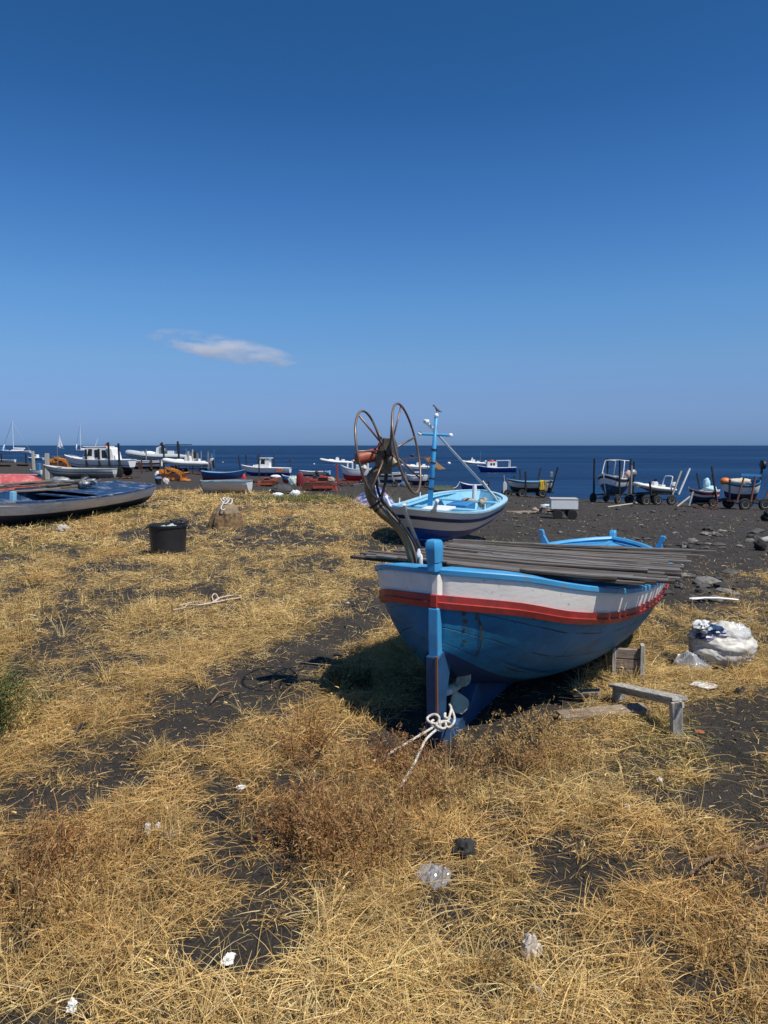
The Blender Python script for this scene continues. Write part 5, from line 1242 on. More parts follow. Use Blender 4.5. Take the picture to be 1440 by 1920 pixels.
    p = sea(4, 847); k = p.y / FPX; T, pt, W_, S_ = boat('motor_yacht', 'white boat with blue canopy cut by the left edge of the view', 'boat', p, 180, 22 * k, 6 * k, 3.2 * k, WHT, NAVY, WHT, WHT, wl=.2, ws=.7, cover=True, kdepth=0)
    MB().box((-1 * k, 0, 6 * k), (9 * k, 4 * k, 6 * k)).build('canopy', MIDB, T, bevel=.2)
    for px_, py_, r_, m_, lb in ((842, 868.5, 3.2, PLASTW, 'white mooring buoy afloat right of the cross mast'), (589, 869.5, 1.6, PLASTW, 'tiny white mooring buoy afloat left of the tall hauler hoops'), (418, 866, 1.2, PLASTW, 'tiny white mooring buoy afloat above the blue rowing boat')):
        p = sea(px_, py_ + 1); k = p.y / FPX; o = MB().blob((0, 0, r_ * .3 * k), (r_ * k, r_ * k * .7, r_ * k * .75), .1, 1, 12, 8).build('mooring_buoy', m_, smooth=True); o.location = p; tag(o, lb, 'buoy', None)
    # marker buoy with flags
    p = sea(546, 872); k = p.y / FPX; T = thing('marker_buoy', 'fishing marker with small red and black flags on sticks at the water', 'marker buoy', p)
    MB().blob((0, 0, .5 * k), (2 * k, 2 * k, 1.5 * k), 0, 1, 10, 6).build('float', DARKS, T, smooth=True)
    for dx, col_ in ((-4, DARKS), (3, REDP)):
        MB().cyl((0, 0, 0), (dx * k, 0, 8 * k), .25 * k, 5).build('stick', DARKS, T); MB().box((dx * k + 1.2 * k, 0, 8 * k), (3 * k, .05, 2.2 * k)).build('flag', col_, T)
afloat()

# ------------------------------------------------------------------ beach to the left: cruiser, ribs, diggers, boats
def crawler(label, g, th, Lc, body_m, kind, track_m=RUST):
    """tracked machine, L = overall length"""
    T = thing('tracked_loader', label, 'digger', g, rz=rad(th)); L = Lc
    for s in (-1, 1):
        mb = MB(); r = .10 * L; n = 9; pts = []
        for a in np.linspace(math.pi / 2, 3 * math.pi / 2, n): pts.append((-.22 * L + r * math.cos(a), r + r * math.sin(a)))
        for a in np.linspace(-math.pi / 2, math.pi / 2, n): pts.append((.22 * L + r * math.cos(a), r + r * math.sin(a)))
        mb.prism(pts, s * .17 * L - .05 * L, s * .17 * L + .05 * L)
        for k in range(16):
            q = pts[k]; q2 = pts[(k + 1) % len(pts)]; m = ((q[0] + q2[0]) / 2, (q[1] + q2[1]) / 2); mb.box((m[0], s * .17 * L, m[1]), (.025 * L, .11 * L, .035 * L))
        for k in range(9): mb.box((-.2 * L + k * .05 * L, s * .17 * L, 2 * r), (.02 * L, .11 * L, .02 * L)); mb.box((-.2 * L + k * .05 * L, s * .17 * L, 0.005), (.02 * L, .11 * L, .02 * L))
        tr = mb.build('track', track_m, T)
        mb = MB()
        for k in range(4): mb.cyl((-.18 * L + k * .12 * L, s * .235 * L, .07 * L), (-.18 * L + k * .12 * L, s * .10 * L, .07 * L), .04 * L, 10)
        mb.build('roller_set', body_m if kind == 'loader' else track_m, tr)
    mb = MB(); mb.box((-.02 * L, 0, .20 * L), (.46 * L, .24 * L, .045 * L)); mb.prism([(.02 * L, .30 * L), (.22 * L, .29 * L), (.22 * L, .33 * L), (.04 * L, .36 * L)], -.08 * L, .08 * L); mb.box((.225 * L, 0, .27 * L), (.02 * L, .17 * L, .12 * L)); mb.box((-.23 * L, 0, .27 * L), (.08 * L, .22 * L, .11 * L)); mb.box((-.10 * L, .11 * L, .25 * L), (.16 * L, .03 * L, .06 * L)); mb.box((-.10 * L, -.11 * L, .25 * L), (.16 * L, .03 * L, .06 * L)); mb.build('body', body_m, T, bevel=.008 * L)
    mb = MB(); mb.box((.11 * L, 0, .255 * L), (.20 * L, .13 * L, .075 * L)); [mb.cyl((.05 * L + .04 * L * q, -.075 * L, .22 * L), (.05 * L + .04 * L * q, -.075 * L, .29 * L), .012 * L, 6) for q in range(4)]; mb.build('engine', DARKS, T)
    MB().box((-.07 * L, 0, .30 * L), (.08 * L, .12 * L, .12 * L)).build('seat', DARKS, T, bevel=.01 * L)
    MB().cyl((.14 * L, .04 * L, .36 * L), (.14 * L, .04 * L, .46 * L), .012 * L, 8).build('exhaust_pipe', RUST, T)
    for s in (-1, 1):
        mb = MB()
        if kind == 'loader':
            mb.bar((-.06 * L, s * .13 * L, .38 * L), (.28 * L, s * .13 * L, .26 * L), .03 * L, .05 * L); mb.bar((.28 * L, s * .13 * L, .26 * L), (.44 * L, s * .12 * L, .10 * L), .03 * L, .05 * L); mb.bar((0, s * .13 * L, .22 * L), (.18 * L, s * .13 * L, .31 * L), .02 * L, .03 * L)
            mb.bar((-.06 * L, s * .13 * L, .2 * L), (-.06 * L, s * .13 * L, .40 * L), .03 * L, .04 * L)
        else: mb.bar((-.1 * L, s * .24 * L, .10 * L), (.38 * L, s * .22 * L, .10 * L), .03 * L, .05 * L)
        mb.build('lift_arm', body_m, T)
    mb = MB()
    if kind == 'loader': mb.prism([(.38 * L, .02 * L), (.56 * L, .01 * L), (.55 * L, .04 * L), (.43 * L, .06 * L), (.42 * L, .2 * L), (.50 * L, .24 * L), (.49 * L, .26 * L), (.38 * L, .22 * L)], -.2 * L, .2 * L)
    else: mb.prism([(.38 * L, .0), (.44 * L, .0), (.40 * L, .10 * L), (.43 * L, .2 * L), (.39 * L, .2 * L), (.37 * L, .1 * L)], -.26 * L, .26 * L)
    mb.build('bucket' if kind == 'loader' else 'blade', body_m, T)
    return T
def heap(name, label, cat, px, py, w, h, m, seed=0, amp=.35, fr=2.0, ridged=False, dy=.6):
    g = hit(px, py); k = g.y / FPX
    o = MB().blob((0, 0, h * .35 * k), (w / 2 * k, w / 2 * k * dy, h * .62 * k), amp, fr, 32, 18, seed=seed, flat=-h * .45 * k, ridged=ridged).build(name, m, smooth=True); o.location = g; return tag(o, label, cat)
def post(px, y0, y1, label, m, w=.12, gpy=None, lean=0.):
    g = hit(px, gpy or y1); k = g.y / FPX; h = (y1 - y0) * k + (0 if not gpy else 0)
    o = MB().bar((0, 0, -.1), (lean * h, 0, (y1 - y0) * k), w, w, bev=.01).build('wooden_post' if m is PALEW else 'upright_post', m); o.location = g; return tag(o, label, 'post')

def left_beach():
    # cabin cruiser on trailer
    g = hit(186, 893); k = g.y / FPX; th = 176; L = 129 * k; h = 12 * k
    trailer('boat_trailer', 'dark heavy trailer with tall black posts, under the big white cabin cruiser', g, th, L * .82, 2.4, h + .1, [(.13, 1, 38 * k, 0), (-.10, 1, 39 * k, 0), (-.28, 1, 51 * k, 0), (-.46, 1, 49 * k, 0)], axles=(-.44, .0), wr=.55, tongue=.1, nose=False, rimm=False)
    T, pt, W_, S_ = boat('cabin_cruiser', 'big white cabin cruiser with dark windows, tallest hull on the left beach', 'boat', g + Vector((0, 0, h)), th, L, 2.7, 19 * k, WHT, mat('cruiser_bottom', (.03, .035, .05), .6), WHT, WHT, wl=.28, ws=.82, rake=.11, sb=.42, ss_=.0, cover=True, stripe=MIDB, stripe_z=(.44, .50), n=15)
    z0 = 19 * k; W = 1.05
    mb = MB(); prof = [(.30 * L, z0), (.20 * L, z0 + 4 * k), (.17 * L, z0 + 5 * k), (.135 * L, z0 + 23 * k), (.12 * L, z0 + 25 * k), (-.22 * L, z0 + 23 * k), (-.26 * L, z0 + 21 * k), (-.30 * L, z0 - 1 * k), (.05 * L, z0 - 1 * k)]
    mb.prism(prof, -W, W); cab = mb.build('cabin', WHT, T, bevel=.10)
    for poly in ([(.155 * L, z0 + 7 * k), (.135 * L, z0 + 19 * k), (.112 * L, z0 + 19 * k), (.13 * L, z0 + 7 * k)], [(.105 * L, z0 + 7 * k), (.085 * L, z0 + 20 * k), (.03 * L, z0 + 20 * k), (.035 * L, z0 + 7 * k)], [(.0 * L, z0 + 4 * k), (.0 * L, z0 + 18 * k), (-.04 * L, z0 + 19 * k), (-.075 * L, z0 + 15 * k), (-.08 * L, z0 + 4 * k)], [(-.11 * L, z0 + 3 * k), (-.11 * L, z0 + 18 * k), (-.16 * L, z0 + 18 * k), (-.20 * L, z0 + 3.5 * k)]):
        for s in (-1, 1): MB().prism(poly, s * (W + .012), s * (W - .03)).build('window', GLASS, cab)
    MB().box((-.01 * L, 0, z0 + 24.6 * k), (.36 * L, 2.2, 1.5 * k)).build('roof_slab', WHT, cab, bevel=.05)
    R_ = thing('life_raft', 'red case lying on the roof of the white cabin cruiser', 'raft', g + Vector((.13 * L, 0, h + z0 + 25.4 * k))); MB().box((0, 0, 1.2 * k), (10 * k, .8, 2.4 * k)).build('case', REDP, R_, bevel=.1); MB().box((.0, 0, 3.5 * k), (3 * k, .4, 3 * k)).build('lamp', DARKS, R_)
    MB().cyl((.06 * L, 0, z0 + 20 * k), (-.00 * L, 0, z0 + 40 * k), .02, 5).build('aerial', WHT, cab); MB().cyl((.10 * L, .3, z0 + 20 * k), (.10 * L, .3, z0 + 26 * k), .04, 5).build('antenna', DARKS, cab)
    MB().tube(cr([(.28 * L, -.9, z0 + 1 * k), (.38 * L, -.6, z0 + 7 * k), (.45 * L, 0, z0 + 9 * k), (.38 * L, .6, z0 + 7 * k), (.28 * L, .9, z0 + 1 * k)], 4), .025, 5).build('bow_rail', CHROM, T)
    MB().box((-.44 * L, 0, z0 - 3 * k), (.08 * L, 1.2, 8 * k)).build('engine_cover', WHT, T, bevel=.1)
    # long white hull on trailer in front of it
    g = hit(150, 906); k = g.y / FPX; th = 178; L = 134 * k; h = 11 * k
    trailer('boat_trailer', 'small trailer with a pale wheel rim, under the long grey-white hull', g, th, L * .55, 1.5, h, [], axles=(-.25,), wr=.34, tongue=.2, nose=False)
    boat('open_boat', 'long grey-white open hull with a dark rubbing line, in front of the white cabin cruiser', 'boat', g + Vector((0, 0, h * .95)), th, L, 1.7, 17 * k, GRYW, mat('bottom_grey', (.25, .25, .24), .6), GRYW, GRYW, wl=.42, ws=.55, rake=.13, sb=.38, ss_=.0, stripe=DARKS, stripe_z=(.60, .66), thw=2)
    heap('grey_tender', 'grey upturned plywood tender behind the derelict boat', 'boat', 113, 906, 40, 13, GREYS, 5, .15)
    # blue stern beside pale posts
    g = hit(67, 893); k = g.y / FPX; L = 26 * k
    T, pt, W_, S_ = boat('rowing_boat', 'small blue and white rowing boat standing left of the pale timber posts', 'boat', g, 165, L, 9 * k, 11 * k, GRYW, MIDB, WHT, MIDB, wl=.3, ws=.7, thw=1)
    MB().box((-.3 * L, 0, 17 * k), (6 * k, 5 * k, 14 * k)).build('blue_locker', MIDB, T, bevel=.05)
    post(65, 842, 889, 'pale timber post, left of the two thick pale posts', PALEW, .22, 893, -.04); post(89, 848, 897, 'broad pale timber post in front of the orange digger', PALEW, .28, 899, .02); post(109, 836, 886, 'thin white pole just right of the broad pale post', GREYS, .07, 889)
    # orange digger far left
    g = hit(108, 880); k = g.y / FPX; crawler('orange tracked digger behind the long grey-white hull, left beach', g, 0, 60 * k, ORNG, 'loader')
    T = thing('engine_stand', 'dark engine and scaffold parts piled behind the orange digger', 'machinery', hit(112, 878)); mb = MB(); rn = random.Random(6)
    for q in range(9): mb.bar((rn.uniform(-1.5, 1.5), rn.uniform(-.4, .4), 0), (rn.uniform(-1.5, 1.5), 0, rn.uniform(1.2, 2.2)), .08, .08)
    mb.build('frame', RUST, T); MB().blob((0, 0, 1.6), (.7, .4, .5), .3, 2).build('engine_block', DARKS, T)
    # small skiffs and rust at the far left waterline
    for px, py, w, lb, tm in ((10, 867, 40, 'small white skiff on the sand at the left edge by the waterline', WHT), (42, 874, 24, 'dark brown low skiff on the sand left of the blue and white rowing boat', mat('dark_brown', (.05, .03, .022), .8)), (8, 875, 26, 'rust-coloured low skiff at the left edge on the black sand', RUST)):
        g = hit(px, py); L = fitL(w, g, 175); boat('skiff', lb, 'boat', g, 175, L, .3 * L, .13 * L, tm, tm, tm, tm, wl=.3, ws=.6, thw=2)
    for px, y0, y1, lb in ((3, 850, 866, 'thin dark post at the left edge by the water'), (49, 849, 868, 'thick dark post by the water, left of the small pale cabin boat')): post(px, y0, y1, lb, DARKS, .3, y1 + 1)
    # white motorboat and ribs
    g = hit(268, 884); k = g.y / FPX; L = fitL(72, g, 178)
    T, pt, W_, S_ = boat('motor_boat', 'low white motor boat beside the stern of the big cabin cruiser', 'boat', g + Vector((0, 0, 5 * k)), 178, L, .28 * L, 15 * k, WHT, DARKS, WHT, WHT, wl=.3, ws=.8, rake=.1, sb=.15, thw=2, stripe=DARKS, stripe_z=(.55, .72))
    trailer('boat_trailer', 'low rusty trailer under the low white motor boat', g, 178, L * .8, 1.8, 5.5 * k, [(.05, 1, 14 * k, 0, RUST, 0), (-.35, 1, 22 * k, 0, RUST, 0)], mt=RUST, axles=(-.2,), tongue=.1, nose=False)
    g = hit(300, 880); k = g.y / FPX; L = fitL(124, g, 177, .4)
    trailer('boat_trailer', 'rusty trailer with tall thin posts, under the long grey inflatable', g, 177, L * .7, 2.2, 11 * k, [(.43, -1, 25 * k, 0, GREYS, 0), (.28, 1, 24 * k, 0, GREYS, 0), (-.10, 1, 40 * k, 0, DARKS, 0), (-.45, 1, 42 * k, 0, DARKS, 0)], mt=RUST, axles=(-.3, .1), tongue=.1, nose=False, wr=.4)
    T = rib('inflatable_boat', 'longest grey inflatable boat, raised on a trailer right of the cabin cruiser', g + Vector((0, 0, 11 * k)), 177, L, RIBG, GREYS, low=.3)
    MB().box((-.30 * L, 0, .36 * L * .8), (.36 * L, .2 * L, .012 * L)).build('hard_top', DARKS, T, bevel=.01)
    MB().cyl((-.14 * L, .08 * L, .1 * L), (-.14 * L, .08 * L, .29 * L), .03, 6).cyl((-.44 * L, .08 * L, .1 * L), (-.44 * L, .08 * L, .29 * L), .03, 6).build('top_pole', CHROM, T)
    g = hit(352, 888); k = g.y / FPX; L = fitL(96, g, 172, .4)
    trailer('boat_trailer', 'rusty trailer with pale and blue posts, under the shorter pale inflatable', g, 172, L * .95, 2.0, 10 * k, [(-.08, 1, 33 * k, 0, PALEW, 0), (-.28, 1, 30 * k, 0, GREYS, 0), (-.52, 1, 32 * k, 0, GREYS, 0)], mt=RUST, axles=(-.35, .1), tongue=.05, nose=False, wr=.36)
    rib('inflatable_boat', 'shorter pale inflatable boat on the rusty trailer above the orange loader', g + Vector((0, 0, 10 * k)), 172, L, RIBW, GREYS, low=.3)
    # orange loader
    g = hit(318, 902); k = g.y / FPX; crawler('orange tracked loader with its bucket lowered, right of the white round cover', g, -4, 66 * k, ORNG, 'loader')
    g = hit(297, 909); k = g.y / FPX; T = thing('waste_bin', 'dark bin with a blue cloth below the white round cover, left of the orange loader', 'bin', g); mb = MB(); mb.lathe([(4.5 * k, 0), (6 * k, 10 * k), (6.2 * k, 10 * k), (5.4 * k, 9 * k)], n=16); mb.build('bin_body', BLKP, T, smooth=True, auto=40); MB().blob((0, 0, 12 * k), (7 * k, 5 * k, 3.5 * k), .25, 2).build('blue_cloth', mat('cloth_grey_blue', (.12, .20, .33), .8), T, smooth=True)
    heap('round_cover', 'white rounded cover just left of the orange loader', 'cover', 298, 897, 16, 15, PLASTW, 2, .1); heap('sack', 'pale rubbish sack right of the dark bin near the orange loader', 'sack', 311, 908, 12, 12, mat('sack_pale', (.52, .48, .44), .8), 7, .3)
    # blue rowing boat, white lapstrake boat
    g = hit(418, 905); k = g.y / FPX; L = fitL(84, g, 3)
    boat('rowing_boat', 'blue rowing boat with dark red bottom behind the white clinker boat', 'boat', g + Vector((0, 0, .05)), 3, L, 1.7, 18 * k, mat('rowboat_blue', (.015, .07, .22), .5), DKRED, SKYB, mat('rim_light', (.30, .50, .66), .5), wl=.45, ws=.0, rake=.12, sb=.30, ss_=.18)
    heap('sail_bag', 'pale crumpled bag at the right end of the blue rowing boat', 'bag', 447, 893, 12, 9, GRYW, 3); heap('drum', 'bright red drum right of the blue rowing boat', 'drum', 457, 903, 9, 15, mat('bright_red', (.6, .03, .03), .5), 1, .05)
    g = hit(424, 926); k = g.y / FPX; L = fitL(95, g, 176)
    boat('clinker_boat', 'white clinker rowing boat with grey-blue rim, at the edge of the straw field', 'boat', g + Vector((0, 0, .0)), 176, L, 1.35, 25 * k, hull_paint('clinker_white', (.62, .61, .58), 9., 0., .05, (.28, .28, .28)), GRYW, mat('rim_grey_blue', (.22, .33, .38), .6), MATS['rim_grey_blue'], wl=.3, ws=.65, rake=.06, sb=.10, ss_=-.15, tilt=4)
    # cabin fishing boat
    g = hit(499, 893); k = g.y / FPX; th = 176; L = 92 * k
    T, pt, W_, S_ = boat('cabin_boat', 'white fishing boat with a small square wheelhouse, on posts left of the red diggers', 'boat', g + Vector((0, 0, 1 * k)), th, L, .30 * L, 15 * k, WHT, ROYAL, WHT, WHT, wl=.42, ws=.8, rake=.10, sb=.30, ss_=-.05, cover=True)
    cab = MB().prism([(.26 * L, 15 * k), (.25 * L, 20 * k), (.16 * L, 21 * k), (.12 * L, 32 * k), (-.09 * L, 33 * k), (-.09 * L, 15 * k)], -.10 * L, .10 * L).build('wheelhouse', WHT, T, bevel=.05)
    for a, b_ in ((.115, .155), (.0, .09)):
        for s in (-1, 1): MB().prism([(a * L, 22 * k), (b_ * L, 22 * k), ((b_ - .02) * L, 31 * k), (a * L, 31 * k)], s * .101 * L, s * .09 * L).build('window', GLASS, cab)
    MB().box((0.0 * L, 0, 33.2 * k), (.26 * L, .23 * L, 1.2 * k)).build('roof_slab', WHT, cab); MB().cyl((.18 * L, 0, 32 * k), (.18 * L, 0, 42 * k), .05, 6).build('aerial', DARKS, cab)
    for s_ in (-.28, -.33): MB().tube([(s_ * L + 3 * k * math.cos(a), .152 * L, 11 * k + 3 * k * math.sin(a)) for a in np.linspace(0, 2 * math.pi, 13)[:-1]], .8 * k, 6, closed=True).build('life_ring', mat('ring_orange', (.6, .15, .06), .6), T, smooth=True)
    for px, y0, y1, gp, lean, lb in ((452, 851, 888, 890, -.12, 'black leaning post at the bow of the wheelhouse boat'), (462, 851, 890, 892, .0, 'black upright post just right of the leaning one at the wheelhouse boat'), (486, 849, 890, 894, 0, 'black post in front of the wheelhouse'), (514, 849, 888, 893, 0, 'black post behind the wheelhouse, by the white stern')): post(px, y0, y1, lb, DARKS, .16, gp, lean)
    # red diggers
    g = hit(506, 912); k = g.y / FPX; crawler('orange-red bulldozer below the wheelhouse boat', g, 184, 50 * k, ORRED, 'dozer')
    g = hit(596, 921); k = g.y / FPX; crawler('larger faded red bulldozer with rusty tracks, beside the dark red upright cover', g, 2, 84 * k, REDM, 'dozer')
    heap('white_hood', 'white hood piece on top of the orange-red bulldozer', 'cover', 517, 896, 20, 6, PLASTW, 3, .1); 
    o = heap('red_cover', 'dark red upright oval cover left on the faded red bulldozer', 'cover', 563, 912, 15, 28, DKRED, 4, .06, dy=.4)
    g = hit(541, 906); k = g.y / FPX; boat('rowing_boat', 'small blue boat with a red bottom between the two red bulldozers', 'boat', g, 172, 26 * k, 9 * k, 13 * k, MIDB, REDP, WHT, WHT, wl=.55, ws=.6, thw=1)
    heap('plastic_heap', 'pale green and white crumpled plastic heap left of the dark red cover', 'plastic', 549, 909, 17, 17, mat('plastic_pale', (.48, .56, .50), .6), 8, .45, 2.5)
    heap('tarpaulin', 'dark grey tarpaulin heap behind the white sacks', 'tarpaulin', 529, 926, 42, 18, TARPK, 2, .25, ridged=True); heap('sack', 'round white sack right of the dark grey tarpaulin', 'sack', 554, 931, 19, 13, PLASTW, 5, .2); heap('sack', 'flat white sack in front of the dark grey tarpaulin', 'sack', 521, 931, 20, 8, PLASTW, 6, .3); heap('sack', 'small white sack at the left end of the dark grey tarpaulin', 'sack', 510, 923, 11, 6, PLASTW, 9, .3)
    for px_, py_, m_, lb in ((594, 888, DARKS, 'black outboard engine behind the faded red bulldozer'), (614, 889, MIDB, 'blue-hooded outboard engine behind the faded red bulldozer')):
        g = hit(px_, 908); k = g.y / FPX; T = thing('outboard_engine', lb, 'engine', g); MB().blob((0, 0, 22 * k), (4 * k, 4 * k, 3.5 * k), .05, 1).build('hood', m_, T, smooth=True); MB().bar((0, 0, 0), (0, 0, 20 * k), 2 * k, 2 * k).build('leg', DARKS, T)
    g = hit(585, 906); k = g.y / FPX; boat('skiff', 'low white skiff behind the faded red bulldozer', 'boat', g + Vector((0, 3, .6)), 178, 60 * k, 1.5, 9 * k, WHT, NAVY, WHT, WHT, wl=.3, ws=.7)
    heap('net_heap', 'beige net heap on the rear of the faded red bulldozer', 'net', 620, 903, 16, 9, mat('net_beige', (.42, .32, .24), .9), 4, .4)
    # white / red boat on red trailer
    g = hit(668, 908); k = g.y / FPX; L = fitL(60, g, 172)
    trailer('boat_trailer', 'red rusty trailer with an upright red bar, left of the bronze hauler post', g, 172, L * 1.15, 1.6, 7 * k, [(.5, 1, 33 * k, .02, REDM, 0)], mt=REDM, axles=(-.2,), tongue=.1, nose=False)
    T, pt, W_, S_ = boat('fishing_dinghy', 'white dinghy with a bright red bottom behind the left hauler hoop', 'boat', g + Vector((0, 0, 7 * k)), 172, L, .32 * L, 21 * k, WHT, mat('red_bottom', (.50, .02, .03), .5), WHT, WHT, wl=.45, ws=.6, rake=.10, sb=.35, thw=2)
    for x, z in ((.28, 0), (.12, 0)): MB().box((x * L, 0, 26 * k), (2 * k, .2, 14 * k)).build('side_frame', WHT, T)
    o = MB().box((0, 0, 0), (7 * k, 1, 9 * k)).box((8 * k, 0, -1 * k), (5 * k, .8, 5 * k)).build('fish_crate', LBLUE, bevel=.05); o.location = g + Vector((3 * k, 0, 32 * k)); tag(o, 'light blue crates stacked in the white and red dinghy', 'crate')
    o = MB().blob((0, 0, 0), (4.5 * k, 1, 5.5 * k), .15, 1).build('bundle', CREAM, smooth=True); o.location = g + Vector((16 * k, 0, 31 * k)); tag(o, 'cream bundle in the stern of the white and red dinghy', 'bundle')
    post(690, 850, 874, 'white upright bar behind the red hauler motor', WHT, .16, 908, 0).location.z += 1.6
    # centre: boats behind the reel
    g = hit(722, 912); k = g.y / FPX; L = fitL(62, g, 178)
    trailer('boat_trailer', 'long low grey trailer seen through the hauler hoops', g, 178, L * 1.5, 1.6, 7 * k, [(.1, 1, 16 * k, .3, GREYS), (-.2, 1, 18 * k, .3, GREYS)], mt=GREYS, axles=(-.2, .25), tongue=.2, nose=False)
    boat('open_boat', 'grey and white boat seen right behind the hauler wheel', 'boat', g + Vector((0, 0, 7 * k)), 178, L, .3 * L, 18 * k, GRYW, NAVY, mat('deck_grey_green', (.16, .22, .22), .7), WHT, wl=.3, ws=.6, sb=.3, stripe=DARKS, stripe_z=(.6, .8))
    heap('fender_ball', 'white pear-shaped fender on the sand below the hauler hub', 'fender', 744, 911, 10, 14, PLASTW, 2, .08); heap('blue_tarp', 'blue tarp lump right of the white fender', 'tarpaulin', 755, 911, 16, 8, MIDB, 3, .3)
    g = hit(784, 914); k = g.y / FPX; L = fitL(48, g, 178)
    trailer('boat_trailer', 'grey framed trailer with four pale posts, under the white decked boat near the mast', g, 178, L * 1.1, 1.8, 5 * k, [(.45, 1, 26 * k, 0, GREYS, 0), (-.45, 1, 26 * k, 0, GREYS, 0), (.45, -1, 26 * k, 0, GREYS, 0), (-.45, -1, 26 * k, 0, GREYS, 0)], mt=RUST, axles=(-.3, .3), tongue=.1, nose=False)
    boat('covered_boat', 'white decked boat with navy bottom, left of the light blue mast foot', 'boat', g + Vector((0, 0, 5 * k)), 178, L, .36 * L, 17 * k, WHT, NAVY, WHT, WHT, wl=.45, ws=.6, rake=.05, sb=.1, cover=True)
    heap('white_cover', 'white domed cover on the navy-bottomed boat', 'cover', 782, 896, 34, 12, WHT, 5, .05)
    zt = 34 * k; rib('inflatable_boat', 'white inflatable raised on the rack under the brown awning', g + Vector((-1 * k, .4, 32 * k)), 177, fitL(60, g, 177, .4), RIBW, GREYS, low=.2)
    Tn = thing('awning', 'brown canvas awning on a frame, left side hidden by the light blue mast', 'awning', g + Vector((0, 0, 0)))
    rows = [[Vector((x * k, y, z * k)) for y in (-1.2, -.4, .4, 1.2)] for x, z in ((14, 55), (20, 50), (28, 41), (34, 37), (51, 34))]; rows = [[Vector((lerp(11, 26, s_) * k + lerp(0, 23, t_) * k, 1.0 - 2.6 * t_, (lerp(55, 57, s_) - 21 * t_ - 1.5 * math.sin(math.pi * t_)) * k)) for s_ in (0, .33, .66, 1)] for t_ in (0, .25, .5, .75, 1)]
    o = MB().grid(rows).build('canvas', BROWNC, Tn, smooth=True); q = o.modifiers.new('s', 'SOLIDIFY'); q.thickness = .04
    o2 = MB()
    for y in (-1.2, 1.2): o2.bar((-32 * k, y, 54 * k), (26 * k, y, 57 * k), 1.2 * k, 1.0 * k); o2.bar((-22 * k, y, 0), (-22 * k, y, 54 * k), .8 * k, .8 * k); o2.bar((24 * k, y, 0), (24 * k, y, 56 * k), .8 * k, .8 * k)
    for x_ in (-32, -22, 24): o2.bar((x_ * k, -1.2, 54 * k), (x_ * k, 1.2, 54 * k), 1.0 * k, 1.0 * k)
    o2.build('frame', mat('frame_brown', (.16, .09, .06), .7), Tn)
    heap('clutter_bag', 'dark bag on the left end of the awning frame', 'bag', 784, 914, 7, 5, DARKS, 1).location = g + Vector((-11 * k, 0, 58 * k))
    # green tarp on rusty cart
    g = hit(830, 930); k = g.y / FPX; T = thing('rusty_cart', 'rusty low cart carrying a dark green tarpaulin roll, right of the light blue mast', 'cart', g)
    mb = MB(); mb.box((0, 0, 9 * k), (34 * k, 1.4, 3 * k)); rn = random.Random(8)
    for q in range(12): mb.box((rn.uniform(-15, 15) * k, rn.uniform(-.6, .4), rn.uniform(2, 11) * k), (rn.uniform(2, 7) * k, .4, rn.uniform(2, 5) * k), rot=(rn.uniform(-.3, .3), rn.uniform(-.5, .5), 0))
    mb.build('chassis', RUST, T)
    for x in (-11, 11): MB().cyl((x * k, -.75, 4.5 * k), (x * k, -.6, 4.5 * k), 4.5 * k, 14).cyl((x * k, .75, 4.5 * k), (x * k, .6, 4.5 * k), 4.5 * k, 14).build('wheel', RUBB, T)
    mb = MB(); rows = []
    for i in range(13):
        x = (-18 + 36 * i / 12) * k; rows.append([Vector((x, .75 * math.cos(a), (12 + (8.0 + .7 * math.sin(i * 1.7)) * max(math.sin(a), -.15)) * k)) for a in np.linspace(0, 2 * math.pi, 17)[:-1]])
    mb.grid(rows, close=True).add(rows[0], [tuple(range(16))]).add(rows[-1], [tuple(range(16))]); o = mb.build('tarpaulin_roll', TARPG, smooth=True, auto=50); o.location = g; tag(o, 'dark green tarpaulin roll covering the rusty cart', 'tarpaulin')
    A = g + Vector((17 * k, 0, 14 * k)); B = hit(862, 912) + Vector((0, 0, .7)); pts = [A.lerp(B, t) - Vector((0, 0, .25 * math.sin(math.pi * t))) for t in np.linspace(0, 1, 8)]; o = MB().tube(pts, .03, 5).build('mooring_line', ROPEM); tag(o, 'thin pale line from the green tarpaulin roll to the plain dark blue boat', 'rope')
left_beach()
